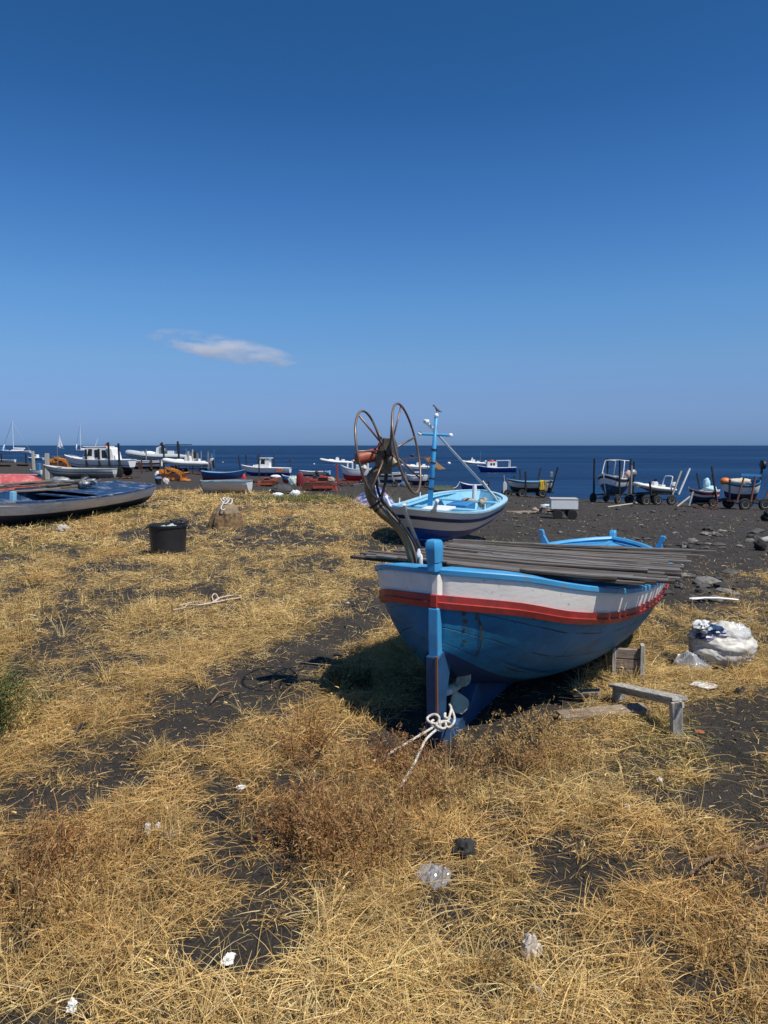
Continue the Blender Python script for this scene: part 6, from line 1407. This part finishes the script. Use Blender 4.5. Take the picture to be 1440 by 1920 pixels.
def shore_clutter():
    for px, y0, y1, gp, m_, w_, lb in ((275, 842, 866, 884, GREYS, .16, 'thin grey post behind the bow of the long grey inflatable'), (308, 834, 864, 884, DARKS, .26, 'tall black post beside the console of the long grey inflatable'), (336, 833, 872, 886, DARKS, .28, 'tallest black post among the inflatables'), (362, 843, 877, 888, PALEW, .16, 'pale post in front of the shorter pale inflatable'), (378, 846, 876, 888, GREYS, .14, 'grey post near the stern of the shorter pale inflatable'), (402, 843, 872, 886, MIDB, .12, 'thin blue-grey post right of the shorter pale inflatable'), (301, 861, 884, 889, RUST, .18, 'short rusty post left of the shorter pale inflatable'), (266, 858, 880, 888, RUST, .16, 'short rusty post by the low white motor boat'), (398, 850, 878, 889, GREYS, .12, 'short grey post at the waterline right of the pale inflatable')):
        g = hit(px, gp); k = g.y / FPX; o = MB().bar((0, 0, -.1), (0, 0, (gp - y0) * k), w_, w_, bev=.01).build('upright_post', m_); o.location = g; tag(o, lb, 'post')
    rn = random.Random(31)
    for px, py, w_, h_, lb in ((372, 890, 46, 9, 'rusty frame scrap in front of the shorter pale inflatable'), (420, 888, 26, 6, 'rusty bars on the sand behind the blue rowing boat'), (245, 898, 34, 8, 'low rusty bars right of the cruiser trailer wheels'), (478, 905, 20, 8, 'rusty parts left of the orange-red bulldozer'), (648, 912, 34, 10, 'red rusty bars left of the bronze hauler post'), (118, 889, 44, 12, 'rusty frame scrap below the left orange digger'), (700, 909, 40, 9, 'grey bars lying behind the bronze hauler post'), (870, 927, 14, 5, 'small dark parts on the sand right of the green tarpaulin cart'), (1330, 955, 40, 4, 'timber pieces on the sand before the right-most trailer')):
        g = hit(px, py); k = g.y / FPX; mb = MB()
        for q in range(9):
            a = Vector((rn.uniform(-.5, .5) * w_ * k, rn.uniform(-.8, .8), rn.uniform(0, .5) * h_ * k)); b = a + Vector((rn.uniform(-.5, .5) * w_ * k, rn.uniform(-.5, .5), rn.uniform(-.1, .7) * h_ * k)); b.z = max(b.z, .05); mb.bar(a, b, rn.uniform(.05, .12), rn.uniform(.05, .12))
        for q in range(3): mb.blob((rn.uniform(-.4, .4) * w_ * k, 0, .15 * h_ * k), (.12 * w_ * k, .4, .3 * h_ * k), .4, 2, 10, 7, seed=q + px)
        o = mb.build('scrap_metal', RUST if 'grey' not in lb else GREYS); o.location = g; tag(o, lb, 'scrap metal')
shore_clutter()

# ------------------------------------------------------------------ things around the near boat
def near_items():
    WOODG = mat('grey_plank', (.48, .46, .41), .8, var=.3, scale=3, stretch=(14, 1.5, 14), bump=.7, dirt=(.16, .13, .10), dirt_amt=.3, dscale=5)
    # trestle
    A = hit(1157, 1338); B = hit(1270, 1379); 
    def topz(px, py, Y): return at(px, py, Y).z
    A = Vector((A.x, A.y + .25, 0)); A.z = G(A.x, A.y); zA = topz(1155, 1284, A.y); zB = topz(1272, 1308, B.y)
    T = thing('trestle', 'low grey wooden trestle with a sloping plank top, right of the near blue boat', 'trestle', (A + B) / 2)
    a = at(1153, 1284, A.y); b_ = Vector((B.x + .0, B.y - .02, zB)); MB().bar(a, b_, .10, .02, bev=.003).build('top_plank', WOODG, T, world=True); MB().bar(a + Vector((0, -.046, -.020)), b_ + Vector((0, -.046, -.020)), .012, .03).build('side_rail', WOODG, T, world=True)
    WV = mat('grey_plank_upright', (.50, .47, .41), .8, var=.3, scale=3, stretch=(10, 10, 1.5), bump=.7, dirt=(.16, .13, .10), dirt_amt=.3, dscale=5)
    MB().bar(Vector((a.x + .03, A.y, A.z - .06)), a + Vector((.03, 0, -.014)), .055, .075, bev=.003).build('leg', WV, T, world=True); MB().bar(B + Vector((.0, 0, -.06)), b_ + Vector((-.025, 0, -.014)), .05, .06, bev=.003).build('leg', WV, T, world=True)
    # timber prop block
    P = hit(1188, 1276); k = P.y / FPX; T = thing('timber_prop', 'stained plank box propping the right bilge of the near blue boat', 'prop', P + Vector((0, .05, 0)), rz=rad(-12))
    PL = mat('stained_plank', (.30, .24, .19), .8, var=.3, scale=4, stretch=(2, 2, 9), bump=.6, dirt=(.12, .06, .04), dirt_amt=.3)
    for i in range(3): MB().box((-8 * k, 0, (9 + i * 20) * k), (50 * k, .04, 18.5 * k)).build('board', PL, T, bevel=.004)
    MB().box((18 * k, -.01, 32 * k), (8 * k, .07, 74 * k)).build('corner_post', WV, T, bevel=.004); MB().box((-34 * k, .0, 30 * k), (7 * k, .07, 60 * k)).build('corner_post', WV, T, bevel=.004)
    for (x0, y0, x1, y1, w, h, lb) in ((1078, 1308, 1124, 1312, .09, .03, 'short dark plank in the shade under the near blue boat'), (1050, 1352, 1210, 1342, .13, .03, 'long brown board lying in the straw before the trestle')):
        A = hit(x0, y0); B = hit(x1, y1); o = MB().bar((0, 0, .03), B - A + Vector((0, 0, .05)), w, h, bev=.004).build('plank', PL); o.location = A; tag(o, lb, 'plank')
    # sack of rubbish
    P = hit(1352, 1248); k = P.y / FPX; S = mat('raffia_sack', (.66, .63, .56), .45, var=.2, scale=5, bump=.6, dirt=(.42, .36, .27), dirt_amt=.25, dscale=3)
    T = thing('rubbish_sack', 'large off-white woven sack with clear plastic, full of rubbish, right of the near boat', 'sack', P, rz=.1)
    mb = MB(); rows = []; from mathutils import noise as mn
    for i in range(65):
        th = math.pi * i / 64; row = []
        for j in range(130):
            ph = 2 * math.pi * j / 130; d = Vector((math.sin(th) * math.cos(ph), math.sin(th) * math.sin(ph), math.cos(th)))
            dd = d + Vector((mn.noise(d * 2), mn.noise(d * 2 + Vector((5, 0, 0))), 0)) * .25
            cr_ = .36 * (mn.noise(Vector((dd.x * 1.3, dd.y * 1.3, dd.z * 3.2))) * .30 + abs(mn.noise(Vector((dd.x * 2.2 + 4, dd.y * 2.2, dd.z * 6.5 + dd.x * 3)))) * .30 + abs(mn.noise(Vector((dd.x * 7 + dd.z * 3, dd.y * 7, dd.z * 9)))) * .13) + max(0, .35 - abs(d.x + .35)) * .25 * max(d.z, 0)
            p = Vector((d.x * 58 * k, d.y * 46 * k, d.z * 46 * k)) * (1.10 - cr_)
            if p.z > 0 and p.x < 0: p.z *= 1 + .25 * d.x
            p.z = max(p.z + 38 * k, -.02); row.append(p)
        rows.append(row)
    mb.grid(rows, close=True).build('sack_body', S, T, smooth=True)
    CP = bpy.data.materials.new('clear_plastic'); CP.use_nodes = True; n = CP.node_tree; b = n.nodes['Principled BSDF']; b.inputs['Base Color'].default_value = (.72, .74, .76, 1); b.inputs['Roughness'].default_value = .18; b.inputs['Alpha'].default_value = .42; b.inputs['Specular IOR Level'].default_value = .9
    def sheet(name, label_, c, w, d, h, m, seed, parent=None, nx=34, sharp=.5, world=False):
        mb = MB(); rows = []
        for i in range(nx):
            row = []
            for j in range(nx):
                u = i / (nx - 1) * 2 - 1; v = j / (nx - 1) * 2 - 1
                edge = 1 + .30 * mn.noise(Vector((math.atan2(v, u) * 1.1, seed, 0))) ; q = Vector((u, v, seed * 1.3))
                su = u * math.sqrt(max(1 - v * v / 2, 0)); sv = v * math.sqrt(max(1 - u * u / 2, 0)); rr = min(su * su + sv * sv, 1)
                z = h * (1 - rr) ** .6 * (.75 + .5 * mn.noise(q * 1.5)) + h * sharp * (1.2 * abs(mn.noise(Vector((q.x * 1.6 + q.y, q.y * 2.8, q.z)))) + .35 * abs(mn.noise(q * 5.)))
                row.append(Vector((su * w * edge, sv * d * edge, z)) + Vector(c))
            rows.append(row)
        o = mb.grid(rows).build(name, m, parent, smooth=False)
        return o
    sheet('clear_wrap', '', (-62 * k, -12 * k, -2 * k), 36 * k, 30 * k, 38 * k, CP, 4, T); sheet('clear_wrap', '', (14 * k, -16 * k, 62 * k), 34 * k, 26 * k, 20 * k, CP, 9, T); sheet('inner_bag', '', (-50 * k, 0, 0), 30 * k, 26 * k, 30 * k, mat('grey_bag', (.42, .40, .37), .5, var=.4, scale=6), 14, T)
    mb = MB(); rn = random.Random(77)
    for q in range(16): mb.blob((rn.uniform(-48, 2) * k, rn.uniform(-26, 5) * k, rn.uniform(60, 80) * k), (rn.uniform(8, 19) * k, rn.uniform(7, 12) * k, rn.uniform(5, 10) * k), .6, 2.4, 16, 10, seed=q, mi=q % 3)
    mb.build('packaging', [mat('navy_bag', (.015, .05, .13), .35, var=.3), mat('lilac_bag', (.42, .40, .50), .45, var=.3, scale=9), mat('pale_bag', (.62, .64, .66), .4, var=.2)], T, smooth=True, auto=30)
    # paddle shape
    A = hit(1292, 1130); B = hit(1384, 1133); T = thing('white_paddle', 'long thin white paddle-like strip lying on stones beyond the rubbish sack', 'paddle', A + Vector((0, 0, .05))); d = B - A
    mb = MB(); rows = []
    for t, w in ((0, .01), (.04, .05), (.12, .06), (.2, .045), (.3, .022), (.6, .022), (.9, .02), (1, .008)): rows.append([d * t + Vector((0, y * w, z * .012 + .02 * math.sin(3 * t))) for y, z in ((-1, 0), (0, 1), (1, 0), (0, -1))])
    mb.grid(rows, close=True).build('shaft_and_blade', PLASTW, T)
    # rope knot on the keel and its tails
    K = at(822, 1352, 4.12); T = thing('tied_rope', 'white rope knotted round the stern foot of the near blue boat, tails in grass', 'rope', K); mb = MB(); rn = random.Random(21)
    for q in range(7):
        c = K + Vector((rn.uniform(-.045, .05), rn.uniform(-.04, .02), rn.uniform(-.03, .035))); ax = Vector((rn.uniform(-1, 1), rn.uniform(-1, 1), rn.uniform(-1, 1))).normalized(); qd = ax.to_track_quat('Z', 'Y').to_matrix(); r_ = rn.uniform(.02, .038)
        mb.tube([c + qd @ Vector((r_ * math.cos(a), r_ * math.sin(a) * .8, .008 * math.sin(2 * a))) for a in np.linspace(0, 2 * math.pi, 15)[:-1]], .0078, 7, closed=True)
    mb.build('knot', ROPEM, T, smooth=True, world=True)
    mb = MB(); mb.tube(cr([at(840, 1352, 4.1), at(846, 1330, 4.15), at(843, 1322, 4.25), at(850, 1338, 4.2), at(852, 1352, 4.1), at(842, 1364, 4.08), at(832, 1356, 4.1)], 6), .0075, 7)
    for pa in ([(822, 1358), (775, 1386), (738, 1408), (700, 1434)], [(826, 1362), (800, 1385), (786, 1412), (772, 1440), (748, 1486)]):
        pts = []
        for i, (x, y) in enumerate(pa):
            t = i / (len(pa) - 1); e_ = hit(*pa[-1]); Y = lerp(K.y, e_.y, t); p = at(x, y, Y); p.z = max(p.z, G(p.x, p.y) + .02); pts.append(p)
        mb.tube(cr(pts, 6), .0075, 7)
    mb.build('tail', ROPEM, T, smooth=True, world=True)
    # pale cord on grass
    mb = MB(); base = hit(380, 1135)
    for pa in ([(325, 1150), (345, 1146), (352, 1140), (370, 1141), (400, 1136), (430, 1130), (452, 1126), (440, 1122), (415, 1126), (402, 1134), (398, 1124), (404, 1119), (410, 1128)], [(336, 1142), (365, 1135), (392, 1138), (410, 1128), (432, 1122)]):
        mb.tube(cr([hit(x, y) + Vector((0, 0, .035)) - base for x, y in pa], 5), .008, 6)
    o = mb.build('pink_rope', mat('cord_pink', (.62, .48, .38), .9), smooth=True); o.location = base; tag(o, 'pale pinkish cord lying loosely on the straw left of the sand path', 'cord')
    # litter
    def trash(name, px, py, w, h, m, label, seed, cat='litter', amp=.5):
        g = hit(px, py); k = g.y / FPX; o = MB().blob((0, 0, h * .2 * k), (w / 2 * k, w / 2.6 * k, h * .42 * k), amp * 1.7, 1.3 + seed % 3 * .3, 14, 9, seed=seed * 1.7).build(name, m, smooth=False); o.location = g + Vector((0, 0, .02)); o.rotation_euler = (0, 0, seed); return tag(o, label, cat)
    PT = mat('paper_white', (.74, .73, .70), .7, var=.12, scale=20)
    trash('paper_scrap', 277, 1566, 20, 24, PT, 'larger crumpled white paper scrap, left of a blue-grey rag', 1); trash('paper_scrap', 297, 1562, 15, 16, PT, 'smaller white scrap between the larger one and the blue-grey rag', 2)
    trash('blue_rag', 317, 1576, 32, 13, mat('rag_blue_grey', (.10, .17, .24), .6, var=.4), 'blue-grey plastic rag lying beside two white scraps', 3, amp=.3)
    trash('paper_scrap', 426, 1815, 26, 20, PLASTW, 'white torn paper on bare sand near the bottom left', 4); trash('paper_scrap', 136, 1903, 24, 26, PT, 'off-white crumpled tissue at the bottom left corner in the straw', 5)
    trash('paper_scrap', 1318, 1293, 46, 12, PT, 'elongated white scrap in the straw below the rubbish sack', 6, amp=.3); trash('paper_scrap', 1237, 1471, 12, 10, PT, 'small white scrap in the straw below the trestle', 7); trash('paper_scrap', 1175, 1520, 12, 7, PT, 'tiny white scrap in the straw, lower of two below the trestle', 8)
    trash('brick_fragment', 1312, 1381, 17, 9, mat('brick_orange', (.38, .13, .06), .9), 'small orange brick fragment on the dark sand right of the trestle', 9, 'brick', .2)
    g = hit(452, 1484); k = g.y / FPX; o = MB().tube([Vector((8 * k * math.cos(a), 6 * k * math.sin(a), .02)) for a in np.linspace(.4, 5.6, 12)], .006, 6).build('broken_ring', PLASTW); o.location = g; tag(o, 'broken white plastic ring on the straw left of the brown weeds', 'ring')
    for px_, py_, w_, h_, m_, lb in ((871, 1606, 44, 34, mat('black_rock', (.035, .034, .034), .85, var=.3, bump=.6), 'dark pointed stone just above the clear plastic bag'), (995, 1789, 40, 38, mat('white_rock', (.55, .48, .40), .85, var=.2, scale=9, bump=.7), 'pale rounded stone in the straw at the bottom right of centre'), (1389, 1304, 22, 15, MATS['black_rock'], 'small dark angular stone right of the elongated white scrap'), (118, 996, 22, 12, mat('pale_stone', (.48, .44, .38), .85), 'pale stone in the grass beneath the derelict boat'), (335, 982, 30, 10, MATS['black_rock'], 'low dark stone behind the black tub'), (1243, 1610, 10, 6, MATS['black_rock'], 'tiny dark stone on the bare sand lower right'), (990, 1553, 24, 12, MATS['black_rock'], 'dark half-buried stone above the large bare patch')):
        g = hit(px_, py_); k = g.y / FPX; o = MB().blob((0, 0, h_ * .3 * k), (w_ * .5 * k, w_ * .45 * k, h_ * .72 * k), .45, 1.7, 24, 16, seed=px_ * .37, flat=-h_ * .3 * k).build('stone', m_, smooth=True, auto=35); o.location = g; tag(o, lb, 'stone')
    # clear plastic bag
    g = hit(815, 1668); k = g.y / FPX; T = thing('plastic_bag', 'crumpled clear plastic bag glinting in the straw below the dark pointed stone', 'plastic bag', g + Vector((0, 0, .02)))
    CP2 = bpy.data.materials.new('clear_bag'); CP2.use_nodes = True; b = CP2.node_tree.nodes['Principled BSDF']; b.inputs['Base Color'].default_value = (.45, .47, .52, 1); b.inputs['Roughness'].default_value = .12; b.inputs['Alpha'].default_value = .42; b.inputs['Specular IOR Level'].default_value = 1.
    sheet('bag_film', '', (0, .04, .0), 34 * k, 42 * k, 13 * k, CP2, 3, T, 30, 1.3)
    # sticks
    for pa, r_, lb, m_ in (([(395, 1324), (412, 1312), (430, 1303)], .006, 'brown bent twig on the bare sand path', mat('twig', (.20, .12, .07), .9)), ([(138, 1387), (152, 1376), (166, 1365)], .010, 'thin dark stick in the straw, left side', DARKS), ([(1292, 1650), (1330, 1632), (1380, 1612), (1440, 1606)], .008, 'long brown dry stem lying at the right edge', MATS['twig']), ([(983, 1866), (1005, 1880), (1020, 1888)], .005, 'pale broken straw stalk at the bottom', PALEW), ([(1370, 1240), (1395, 1262)], .005, 'thin stalk leaning in front of the rubbish sack', OLDW)):
        base = hit(*pa[0]); o = MB().tube(cr([hit(x, y) + Vector((0, 0, .02 + .03 * (i % 2))) - base for i, (x, y) in enumerate(pa)], 4), r_, 6).build('stick', m_, smooth=True); o.location = base; tag(o, lb, 'stick')
near_items()

# ------------------------------------------------------------------ rocks scattered on the black sand
def rocks():
    rn = random.Random(17); RK = [mat('lava_grey', (.085, .082, .078), .9, var=.35, scale=5, bump=.7), mat('lava_dark', (.05, .047, .045), .9, var=.35, scale=5, bump=.7), mat('lava_light', (.20, .19, .17), .9, var=.3, scale=5, bump=.6)]
    shapes = []
    for i in range(9):
        o = MB().blob((0, 0, .12), (.5, .38 + .1 * (i % 2), .30), .45, 1.3, 18, 12, seed=i * 2 + 1, flat=-.12).build('rock', RK[[0, 0, 1, 0, 1, 2, 0, 1, 2][i]], smooth=True, auto=45); shapes.append(o)
    spots = []
    def scat(x0, y0, x1, y1, n, s0, s1):
        for _ in range(n): spots.append((rn.uniform(x0, x1), rn.uniform(y0, y1), rn.uniform(s0, s1)))
    scat(1270, 993, 1420, 1030, 24, 9, 24); scat(1240, 1070, 1380, 1130, 22, 16, 44); scat(1190, 1000, 1300, 1045, 14, 6, 20); scat(960, 985, 1130, 1022, 10, 5, 14); scat(1100, 955, 1430, 990, 16, 4, 12); scat(1260, 1135, 1440, 1170, 5, 8, 18); scat(400, 965, 620, 1030, 12, 6, 22); scat(60, 1000, 300, 1100, 8, 6, 16); scat(930, 960, 1000, 990, 8, 5, 12); scat(1370, 1330, 1440, 1480, 5, 6, 14)
    used = set()
    for i, (px, py, s) in enumerate(spots):
        g = hit(px, py); k = g.y / FPX; j = rn.randrange(9)
        if j in used: o = shapes[j].copy(); COL.objects.link(o)
        else: o = shapes[j]; used.add(j)
        o.location = g - Vector((0, 0, .02 * s * k)); w = s * k; o.scale = (w, w * rn.uniform(.8, 1.2), w * rn.uniform(.55, 1.0)); o.rotation_euler = (0, 0, rn.uniform(0, 6.3))
        zone = ('rounded lava rock scattered on the black sand at the right', 'lava rocks on the right sand') if px > 900 else ('dark rock half sunk in the straw field on the left', 'dark rocks in the left straw field')
        tag(o, zone[0], 'rock', zone[1])
    for j in range(9):
        if j not in used: bpy.data.objects.remove(shapes[j])
rocks()

# ------------------------------------------------------------------ dry weeds and the green shrub
def weed_mesh(rng, h, spread, nst, col, leaf, bare=.0, tuft=.0, lsz=1.):
    Vs = []; Fs = []; Cs = []; off = 0
    P = np.zeros((nst, 3)); P[:, :2] = rng.normal(0, spread * .18, (nst, 2)); az = rng.uniform(0, 2 * math.pi, nst); el = rng.uniform(.75, 1.5, nst); L = h * rng.uniform(.55, 1.1, nst)
    seg = 4
    V, F, cc = ribbons(P, az, el, L, np.full(nst, .0055), np.tile(np.array([col]) * .9, (nst, 1)) * rng.uniform(.6, 1.2, (nst, 1)), rng, seg, .12, .35)
    Vs.append(V); Fs.append(F); Cs.append(cc); off = len(V)
    # leaves and seed heads along the stems
    k = 2 * (seg + 1); Vr = V.reshape(nst, k, 3); n = int(nst * leaf)
    si = rng.integers(0, nst, n); t = rng.uniform(bare, 1, n) * seg; i0 = np.minimum(t.astype(int), seg - 1); fr = (t - i0)[:, None]
    base = Vr[si, 2 * i0] * (1 - fr) + Vr[si, 2 * i0 + 2] * fr
    base = base + rng.normal(0, tuft, (n, 3))
    V, F, cc = ribbons(base, rng.uniform(0, 6.28, n), rng.uniform(-.6, 1.3, n), rng.uniform(.008, .028, n) * lsz, rng.uniform(.003, .007, n) * lsz, np.tile(np.array([col]), (n, 1)) * rng.uniform(.5, 1.5, (n, 1)), rng, 2, .5, .3)
    Vs.append(V); Fs.append(F + off); Cs.append(cc)
    return np.concatenate(Vs), np.concatenate(Fs), np.concatenate(Cs)
def weeds():
    WM = attr_mat('weed_blades', .85, trans_mix=.2); rng = np.random.default_rng(5)
    BR = (.32, .18, .075); RB = (.24, .11, .045); TN = (.42, .28, .12); GRN = (.05, .085, .022)
    def plant(name, label, px, py, h, sp, nst, col, leaf, group=None, cat='weed', **kw):
        g = hit(px, py); V, F, cc = weed_mesh(rng, h, sp, nst, col, leaf, **kw); o = npmesh(name, V, F, [WM], col=cc); o.location = g; tag(o, label, cat, group)
    lst = [(600, 1600, .30, .5, 60, BR), (560, 1570, .28, .5, 50, RB), (640, 1590, .26, .5, 50, BR), (690, 1640, .28, .5, 45, BR), (720, 1600, .30, .4, 40, TN), (590, 1540, .24, .4, 40, BR), (660, 1540, .28, .5, 45, TN),
           (760, 1530, .26, .4, 36, BR), (800, 1500, .22, .3, 34, BR), (850, 1510, .26, .4, 40, TN), (570, 1430, .30, .25, 30, RB), (590, 1400, .26, .2, 18, RB), (700, 1445, .26, .3, 30, RB), (745, 1450, .26, .3, 30, BR), (830, 1440, .2, .3, 26, BR), (900, 1425, .22, .3, 40, TN), (945, 1425, .24, .3, 40, TN), (1040, 1440, .24, .4, 40, BR), (880, 1460, .2, .3, 34, BR), (970, 1455, .22, .35, 36, BR), (790, 1470, .22, .3, 34, RB), (500, 1400, .16, .3, 20, TN), (60, 1700, .34, .5, 60, BR), (110, 1640, .30, .5, 50, RB), (90, 1740, .34, .5, 50, TN),
           (985, 1385, .22, .3, 34, TN), (1000, 1425, .24, .4, 44, TN), (1030, 1400, .28, .35, 36, TN), (1010, 1380, .24, .3, 26, TN), (900, 1430, .20, .3, 30, TN), (1080, 1430, .20, .4, 30, TN), (770, 1420, .18, .3, 24, BR), (240, 1600, .2, .3, 24, BR), (720, 1430, .16, .3, 18, RB), (1400, 1680, .24, .4, 26, BR), (1370, 1790, .2, .4, 20, TN)]
    for i, (px, py, h, sp, nst, col) in enumerate(lst):
        near = px > 860 and py < 1450
        plant('dry_weed', 'tan dry weed with seed heads beside the keel of the near blue boat' if near else 'reddish-brown dry weed standing in the near straw', px, py, h * (1.0 if not near else .85), sp * 1.1, int(nst * (.75 if not near else .42)), col, 16 if not near else 24, 'dry weeds by the keel' if near else 'brown dry weeds in the near straw', bare=.35, tuft=.010 if not near else .012)
    plant('green_shrub', 'dark green feathery shrub cut by the left edge of the view', -78, 1395, .44, .58, 330, (.045, .065, .02), 44, cat='shrub', tuft=.02, bare=.1, lsz=1.5)
    plant('green_shrub', 'small dark green bush at the left edge of the near boat shadow', 655, 1292, .18, .5, 90, (.06, .07, .025), 20, cat='shrub', tuft=.012)
    for px, py, lb in ((560, 938, 'green grass tuft left of the white sacks on the field crest'), (690, 938, 'green grass tuft behind the patterned parasol'), (600, 940, 'yellow-green grass tuft in the middle of the field crest'), (1360, 1232, 'green weed tuft under the rubbish sack')):
        g = hit(px, py); n = 260; s = g.y / 22; V, F, cc = ribbons(np.concatenate([rng.normal(0, .5 * s, (n, 2)) * np.array([[1.4, .5]]), np.zeros((n, 1))], 1), rng.uniform(0, 6.28, n), rng.uniform(.8, 1.5, n), rng.uniform(.12, .3, n) * s, np.full(n, .014 * s), np.tile(np.array([[.22, .22, .07]]), (n, 1)) * rng.uniform(.6, 1.4, (n, 1)), rng, 2, .3)
        o = npmesh('grass_tuft', V, F, [WM], col=cc); o.location = g; tag(o, lb, 'grass tuft')
weeds()

# ------------------------------------------------------------------ the one small cloud, a real volume far out over the sea
def cloud():
    Yc = 6000.; a = at(296, 622, Yc); b = at(540, 684, Yc); cx = (a + b) / 2
    m = bpy.data.materials.new('cloud_vapour'); m.use_nodes = True; n = m.node_tree; lk = n.links.new; n.nodes.remove(n.nodes['Principled BSDF'])
    pv = n.nodes.new('ShaderNodeVolumePrincipled'); pv.inputs['Color'].default_value = (1, 1, 1, 1); pv.inputs['Anisotropy'].default_value = .2
    tc = n.nodes.new('ShaderNodeTexCoord'); nz = n.nodes.new('ShaderNodeTexNoise'); nz.inputs['Scale'].default_value = .0045; nz.inputs['Detail'].default_value = 6; nz.inputs['Roughness'].default_value = .6
    mp = n.nodes.new('ShaderNodeMapping'); mp.inputs['Scale'].default_value = (.7, 1, 2.2); mp.inputs['Rotation'].default_value = (0, -.25, 0); lk(tc.outputs['Object'], mp.inputs[0]); lk(mp.outputs[0], nz.inputs['Vector'])
    r = n.nodes.new('ShaderNodeMapRange'); r.inputs[1].default_value = .47; r.inputs[2].default_value = .68; r.inputs[3].default_value = 0; r.inputs[4].default_value = 1; lk(nz.outputs[0], r.inputs[0])
    ed = n.nodes.new('ShaderNodeAttribute'); gr = n.nodes.new('ShaderNodeTexGradient'); gr.gradient_type = 'SPHERICAL'
    m2 = n.nodes.new('ShaderNodeMapping'); W = (b.x - a.x) / 2; H = (a.z - b.z) / 2; m2.inputs['Rotation'].default_value = (0, 0, 0); m2.inputs['Scale'].default_value = (1 / (W * 1.28), 1 / 220., 1 / (H * 1.5)); lk(tc.outputs['Object'], m2.inputs[0])
    # ellipsoid falloff sheared along the cloud's slope
    sp = n.nodes.new('ShaderNodeSeparateXYZ'); lk(m2.outputs[0], sp.inputs[0]); ma = n.nodes.new('ShaderNodeMath'); ma.operation = 'MULTIPLY_ADD'; lk(sp.outputs[0], ma.inputs[0]); ma.inputs[1].default_value = .62; lk(sp.outputs[2], ma.inputs[2])
    m3 = n.nodes.new('ShaderNodeMath'); m3.operation = 'MULTIPLY'; m3.inputs[1].default_value = 1.75; lk(ma.outputs[0], m3.inputs[0])
    cb = n.nodes.new('ShaderNodeCombineXYZ'); lk(sp.outputs[0], cb.inputs[0]); lk(sp.outputs[1], cb.inputs[1]); lk(m3.outputs[0], cb.inputs[2]); lk(cb.outputs[0], gr.inputs[0])
    mm = n.nodes.new('ShaderNodeMath'); mm.operation = 'MULTIPLY'; lk(gr.outputs['Fac'], mm.inputs[0]); lk(r.outputs[0], mm.inputs[1])
    m4 = n.nodes.new('ShaderNodeMath'); m4.operation = 'MULTIPLY'; m4.inputs[1].default_value = .035; lk(mm.outputs[0], m4.inputs[0]); lk(m4.outputs[0], pv.inputs['Density'])
    lk(pv.outputs[0], n.nodes['Material Output'].inputs['Volume'])
    mb = MB(); mb.blob((0, 0, 0), (W * 1.4, 240, H * 1.6), 0, 1, 24, 12)
    o = mb.build('cloud', m); o.location = cx; tag(o, kind='structure')
cloud()
